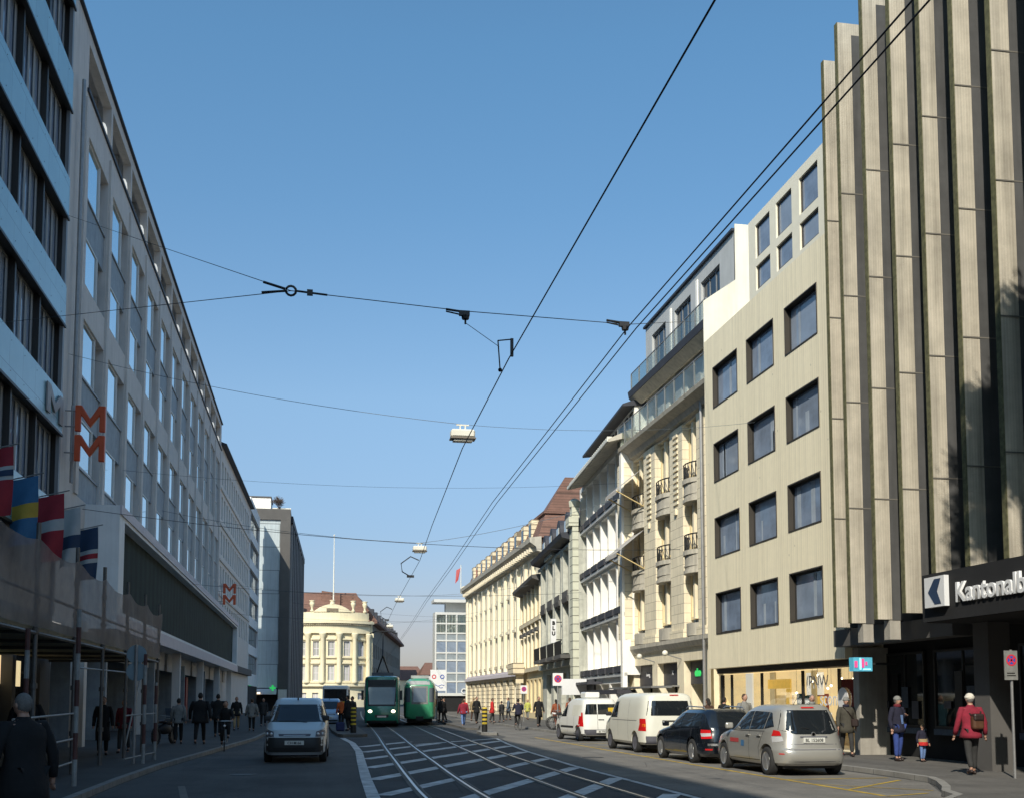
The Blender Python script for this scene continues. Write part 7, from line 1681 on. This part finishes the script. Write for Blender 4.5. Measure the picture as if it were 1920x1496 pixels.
def insul(p, lab, typ=0):
    t = thing('insulator', lab, 'insulator', p); b = MB()
    if typ == 0: b.box(-.09, .06, -.03, .03, -.02, .05); b.tube([(-.28, 0, .06), (-.08, 0, .04)], .018, 5); b.tube([(-.28, 0, .03), (-.05, 0, -.01)], .012, 5); b.lathe([(.05, -.07), (.06, -.02)], (0, 0, 0), 8); b.tube([(0, 0, -.07), (0, 0, -.14)], .015, 6)
    if typ == 1:
        b.tube([(.07 * math.cos(2 * PI * j / 12), 0, .07 * math.sin(2 * PI * j / 12)) for j in range(13)], .018, 5, cap=False); b.tube([(-.38, .0, .1), (-.08, 0, .02)], .02, 5); b.tube([(-.4, .0, -.05), (-.08, 0, -.01)], .018, 5); b.tube([(.08, 0, 0), (.5, 0, -.03)], .016, 5); b.box(.22, .3, -.02, .02, -.05, .03)
    b.build('clamp', 'metal_dark', t, world=False); return t
insul((2.06, ys_, 7.22), 'insulator clamp in the middle of the cross span above the left track'); insul((4.42, ys_, 7.2), 'insulator clamp where the twin contact wires hang from the cross span')
insul(tuple(J), 'ring joint where the two branch cables meet the cross span', 1)
cable([(2.06, ys_, 7.1), (2.5, 15.2, 6.68)], .005, 'thin hanger from the middle insulator')
t = thing('wire_hanger', 'small triangular hanger clamped on the single contact wire', 'wire hanger', (2.55, 15.2, 6.6)); b = MB()
b.tube([(2.45, 15.0, 6.70), (2.62, 14.85, 6.68)], .01, 5); b.tube([(2.45, 15.0, 6.70), (2.58, 15.6, 6.46)], .01, 5); b.box(2.60, 2.64, 14.83, 14.87, 6.44, 6.69); b.ball((2.58, 15.6, 6.47), .03); b.build('clamp', 'metal_dark', t)
for i, (x, y, z, lab) in enumerate(((4.51, 34.5, 10.0, 'nearest white box street lamp hanging over the tracks'), (5.68, 61.6, 10.0, 'second white box street lamp hanging over the tracks'), (6.98, 93.8, 10.0, 'third white box street lamp hanging over the tracks'), (8.45, 128.0, 10.0, 'farthest small box street lamp hanging over the tracks'))):
    t = thing('street_lamp', lab, 'street lamp', (x, y, z), 0, 'street lamps hanging on cross wires')
    b = MB(); b.box(-.38, .38, -.2, .2, -.06, .2); o_ = b.build('housing', 'lamp_white', t, world=False); o_.modifiers.new('bevel', 'BEVEL').width = .05
    b = MB(); b.box(-.40, .40, -.22, .22, -.1, -.061); b.build('trim', 'lamp_brown', t, world=False); b = MB(); b.box(-.3, .3, -.15, .15, -.17, -.101); b.build('lens', 'lamp_white', t, world=False)
    b = MB(); b.box(-.1, -.06, -.02, .02, .2, .34); b.box(.06, .1, -.02, .02, .2, .34); b.box(-.2, .2, -.02, .02, .34, .38); b.build('hanger', 'lamp_white', t, world=False)
cable([(-8.6, 40.4, 13.75), (4.5, 34.5, 10.38)], .008, 'cross wire from the office corner to the nearest hanging lamp', .25, 'cable_pale')
cable([(4.5, 34.5, 10.38), (15.7, 38, 11.8)], .006, 'cross wire from the nearest hanging lamp to the timber house', .25, 'cable_pale')
wires = [((-8.7, 66, 12.5), (5.68, 61.6, 10.38), (15.9, 57, 12.4)), ((-8.2, 118, 13.5), (6.98, 93.8, 10.38), (18.8, 92, 11.5)), ((-3.4, 165, 13), (8.45, 128, 10.38), (20, 125, 12))]
labs = ['second', 'third', 'farthest']
for i, w_ in enumerate(wires):
    cable([w_[0], w_[1]], .012, 'left half of the cross wire holding the %s hanging lamp' % labs[i], .3, 'cable_pale'); cable([w_[1], w_[2]], .012, 'right half of the cross wire holding the %s hanging lamp' % labs[i], .3, 'cable_pale')
for i, (a, b_, lab) in enumerate((((-8.7, 44, 8.9), (16, 47.5, 8.4), 'cross span above the second pair of clamps'), ((-8.7, 72, 9.0), (16.9, 70.0, 8.6), 'cross span before the trams'), ((-8.3, 105, 9.6), (19.7, 104, 9.3), 'cross span above the trams'), ((-3.4, 168, 16), (19.8, 140, 12), 'far cross span before the corner palace'), ((-8.6, 52, 12.0), (15.6, 56, 13.0), 'thin high cross wire left of the white building'))):
    cable([a, b_], .011 if i < 4 else .006, lab, .5, 'cable')
def sbend(x, y, z, lab):
    t = thing('wire_hanger', lab, 'wire arm', (x, y, z)); b = MB()
    b.tube([(x, y, z + .6), (x - .35, y, z + .75), (x - .75, y, z + .45), (x - .7, y, z + .1), (x - .35, y, z - .1)], .025, 5); b.box(x - .5, x - .2, y - .04, y + .04, z - .14, z - .04); b.build('curved_arm', 'metal_dark', t)
sbend(4.3, 47, 7.0, 'curved wire arm beside the second hanging lamp'); sbend(4.9, 72, 6.9, 'curved wire arm left of the third hanging lamp')

# ------------------------------------------------------------------ trees outside the right edge, unseen, placed for their shade on the bank
def tree(x, y, H_, cr, n, seed, lab, z0=.22, low=()):
    random.seed(seed); t = thing('tree', lab, 'tree', (x, y, .1))
    b = MB(); b.tube([(x, y, .1), (x + .1, y, H_ * .35), (x - .05, y + .1, H_ * .7), (x, y, H_ * .97)], [.2, .15, .09, .02], 9)
    tips = []
    for k in range(26):
        z = H_ * (z0 + (.96 - z0) * k / 26); a = k * 2.4; l = cr * (1 - max(0, (z / H_) - .5) * 1.3) * random.uniform(.75, 1.1)
        e = Vector((x + l * math.cos(a), y + l * math.sin(a), z + l * .12 - .2)); m_ = Vector((x, y, z)).lerp(e, .55) + Vector((0, 0, .15)); b.tube([(x, y, z), m_, e], [.05, .03, .012], 5); tips.append((Vector((x, y, z)), m_, e))
    for z, dx, dy, dz in low: e = Vector((x + dx, y + dy, z + dz)); m_ = Vector((x, y, z)).lerp(e, .55); b.tube([(x, y, z), m_, e], [.04, .025, .01], 5); tips.append((Vector((x, y, z)).lerp(e, .6), m_.lerp(e, .6), e))
    b.build('trunk', 'tree_bark', t); c = MB()
    for _ in range(n):
        p0, m_, e = random.choice(tips); u = random.random() ** .6; p = (p0.lerp(m_, u * 2) if u < .5 else m_.lerp(e, u * 2 - 1)) + Vector((random.gauss(0, .22), random.gauss(0, .22), random.gauss(-.08, .18)))
        d = Vector((random.gauss(0, 1), random.gauss(0, 1), random.gauss(0, .6))).normalized(); w = d.cross(Vector((random.gauss(0, 1), random.gauss(0, 1), random.gauss(0, 1)))).normalized(); s_ = random.uniform(.05, .13)
        c.quad(p, p + d * s_ + w * s_ * .35, p + d * s_ * 2, p + d * s_ - w * s_ * .35)
    off = t.location; me = bpy.data.meshes.new('crown'); me.from_pydata([v - off for v in c.v], [], c.f); link('crown', me, 'leaf', t)
tree(10.6, 13.2, 17.5, 2.4, 22000, 4, 'leafy tree just beyond the right edge casting dappled shade on the bank fins', .76)
tree(13.4, 9.5, 11.5, 3.0, 15000, 8, 'second leafy tree outside the right edge added to deepen shade by the bank')  # extra tree out of view, added to darken the shade

# ================================================================== CAMERA, LIGHT, WORLD
cam = bpy.data.cameras.new('camera'); co = bpy.data.objects.new('camera', cam); COL.objects.link(co); S.camera = co
fpx = 2100.0; pitch = math.atan(170 / fpx); yaw = math.atan(372 / fpx * math.cos(pitch))
co.location = (0, 0, 1.75); co.rotation_euler = (PI / 2 + pitch, 0, -yaw)
cam.sensor_width = 36; cam.lens = fpx / 1920 * 36; cam.shift_y = 392 / 1920; cam.clip_start = .1; cam.clip_end = 6000
S.render.resolution_x = 1024; S.render.resolution_y = 797
az, el = R(28), R(37.6)    # light travels towards (+sin, +cos)
sun = bpy.data.lights.new('sun', 'SUN'); so_ = bpy.data.objects.new('sun', sun); COL.objects.link(so_)
sun.energy = 5.0; sun.angle = R(.55); sun.color = (1, .93, .80)
dirv = Vector((math.sin(az) * math.cos(el), math.cos(az) * math.cos(el), -math.sin(el)))
so_.rotation_euler = dirv.to_track_quat('-Z', 'Y').to_euler(); so_.location = (-20, -40, 40)
w = bpy.data.worlds.new('World'); S.world = w; w.use_nodes = True; t_ = w.node_tree
bg = t_.nodes['Background']; sk = t_.nodes.new('ShaderNodeTexSky'); sk.sky_type = 'NISHITA'; sk.sun_disc = False
sk.sun_elevation = el; sk.sun_rotation = math.atan2(-dirv.x, -dirv.y); sk.air_density = 1.0; sk.dust_density = 1.2; sk.ozone_density = 1.6; sk.altitude = 260
tcw = t_.nodes.new('ShaderNodeTexCoord'); spw = t_.nodes.new('ShaderNodeSeparateXYZ'); t_.links.new(tcw.outputs['Generated'], spw.inputs[0])
crw = t_.nodes.new('ShaderNodeValToRGB'); t_.links.new(spw.outputs[2], crw.inputs[0]); er = crw.color_ramp.elements
stops = [(0, (.55, .52, .60)), (.06, (.62, .55, .62)), (.146, (.68, .72, .78)), (.26, (.88, .98, .98)), (.41, (.77, 1.05, 1.10)), (.52, (.76, 1.13, 1.19)), (1, (.78, 1.1, 1.16))]
er[0].position = 0; er[0].color = c4([v / 1.25 for v in stops[0][1]]); er[1].position = 1; er[1].color = c4([v / 1.25 for v in stops[-1][1]])
for ps, cl in stops[1:-1]: e_ = er.new(ps); e_.color = c4([v / 1.25 for v in cl])
mxw = t_.nodes.new('ShaderNodeVectorMath'); mxw.operation = 'MULTIPLY'; t_.links.new(sk.outputs[0], mxw.inputs[0]); t_.links.new(crw.outputs[0], mxw.inputs[1])
scw = t_.nodes.new('ShaderNodeVectorMath'); scw.operation = 'SCALE'; scw.inputs['Scale'].default_value = 1.25; t_.links.new(mxw.outputs[0], scw.inputs[0])
t_.links.new(scw.outputs[0], bg.inputs[0]); bg.inputs[1].default_value = 0.15
S.view_settings.view_transform = 'Standard'; S.view_settings.look = 'None'; S.view_settings.exposure = 0; S.view_settings.gamma = 1
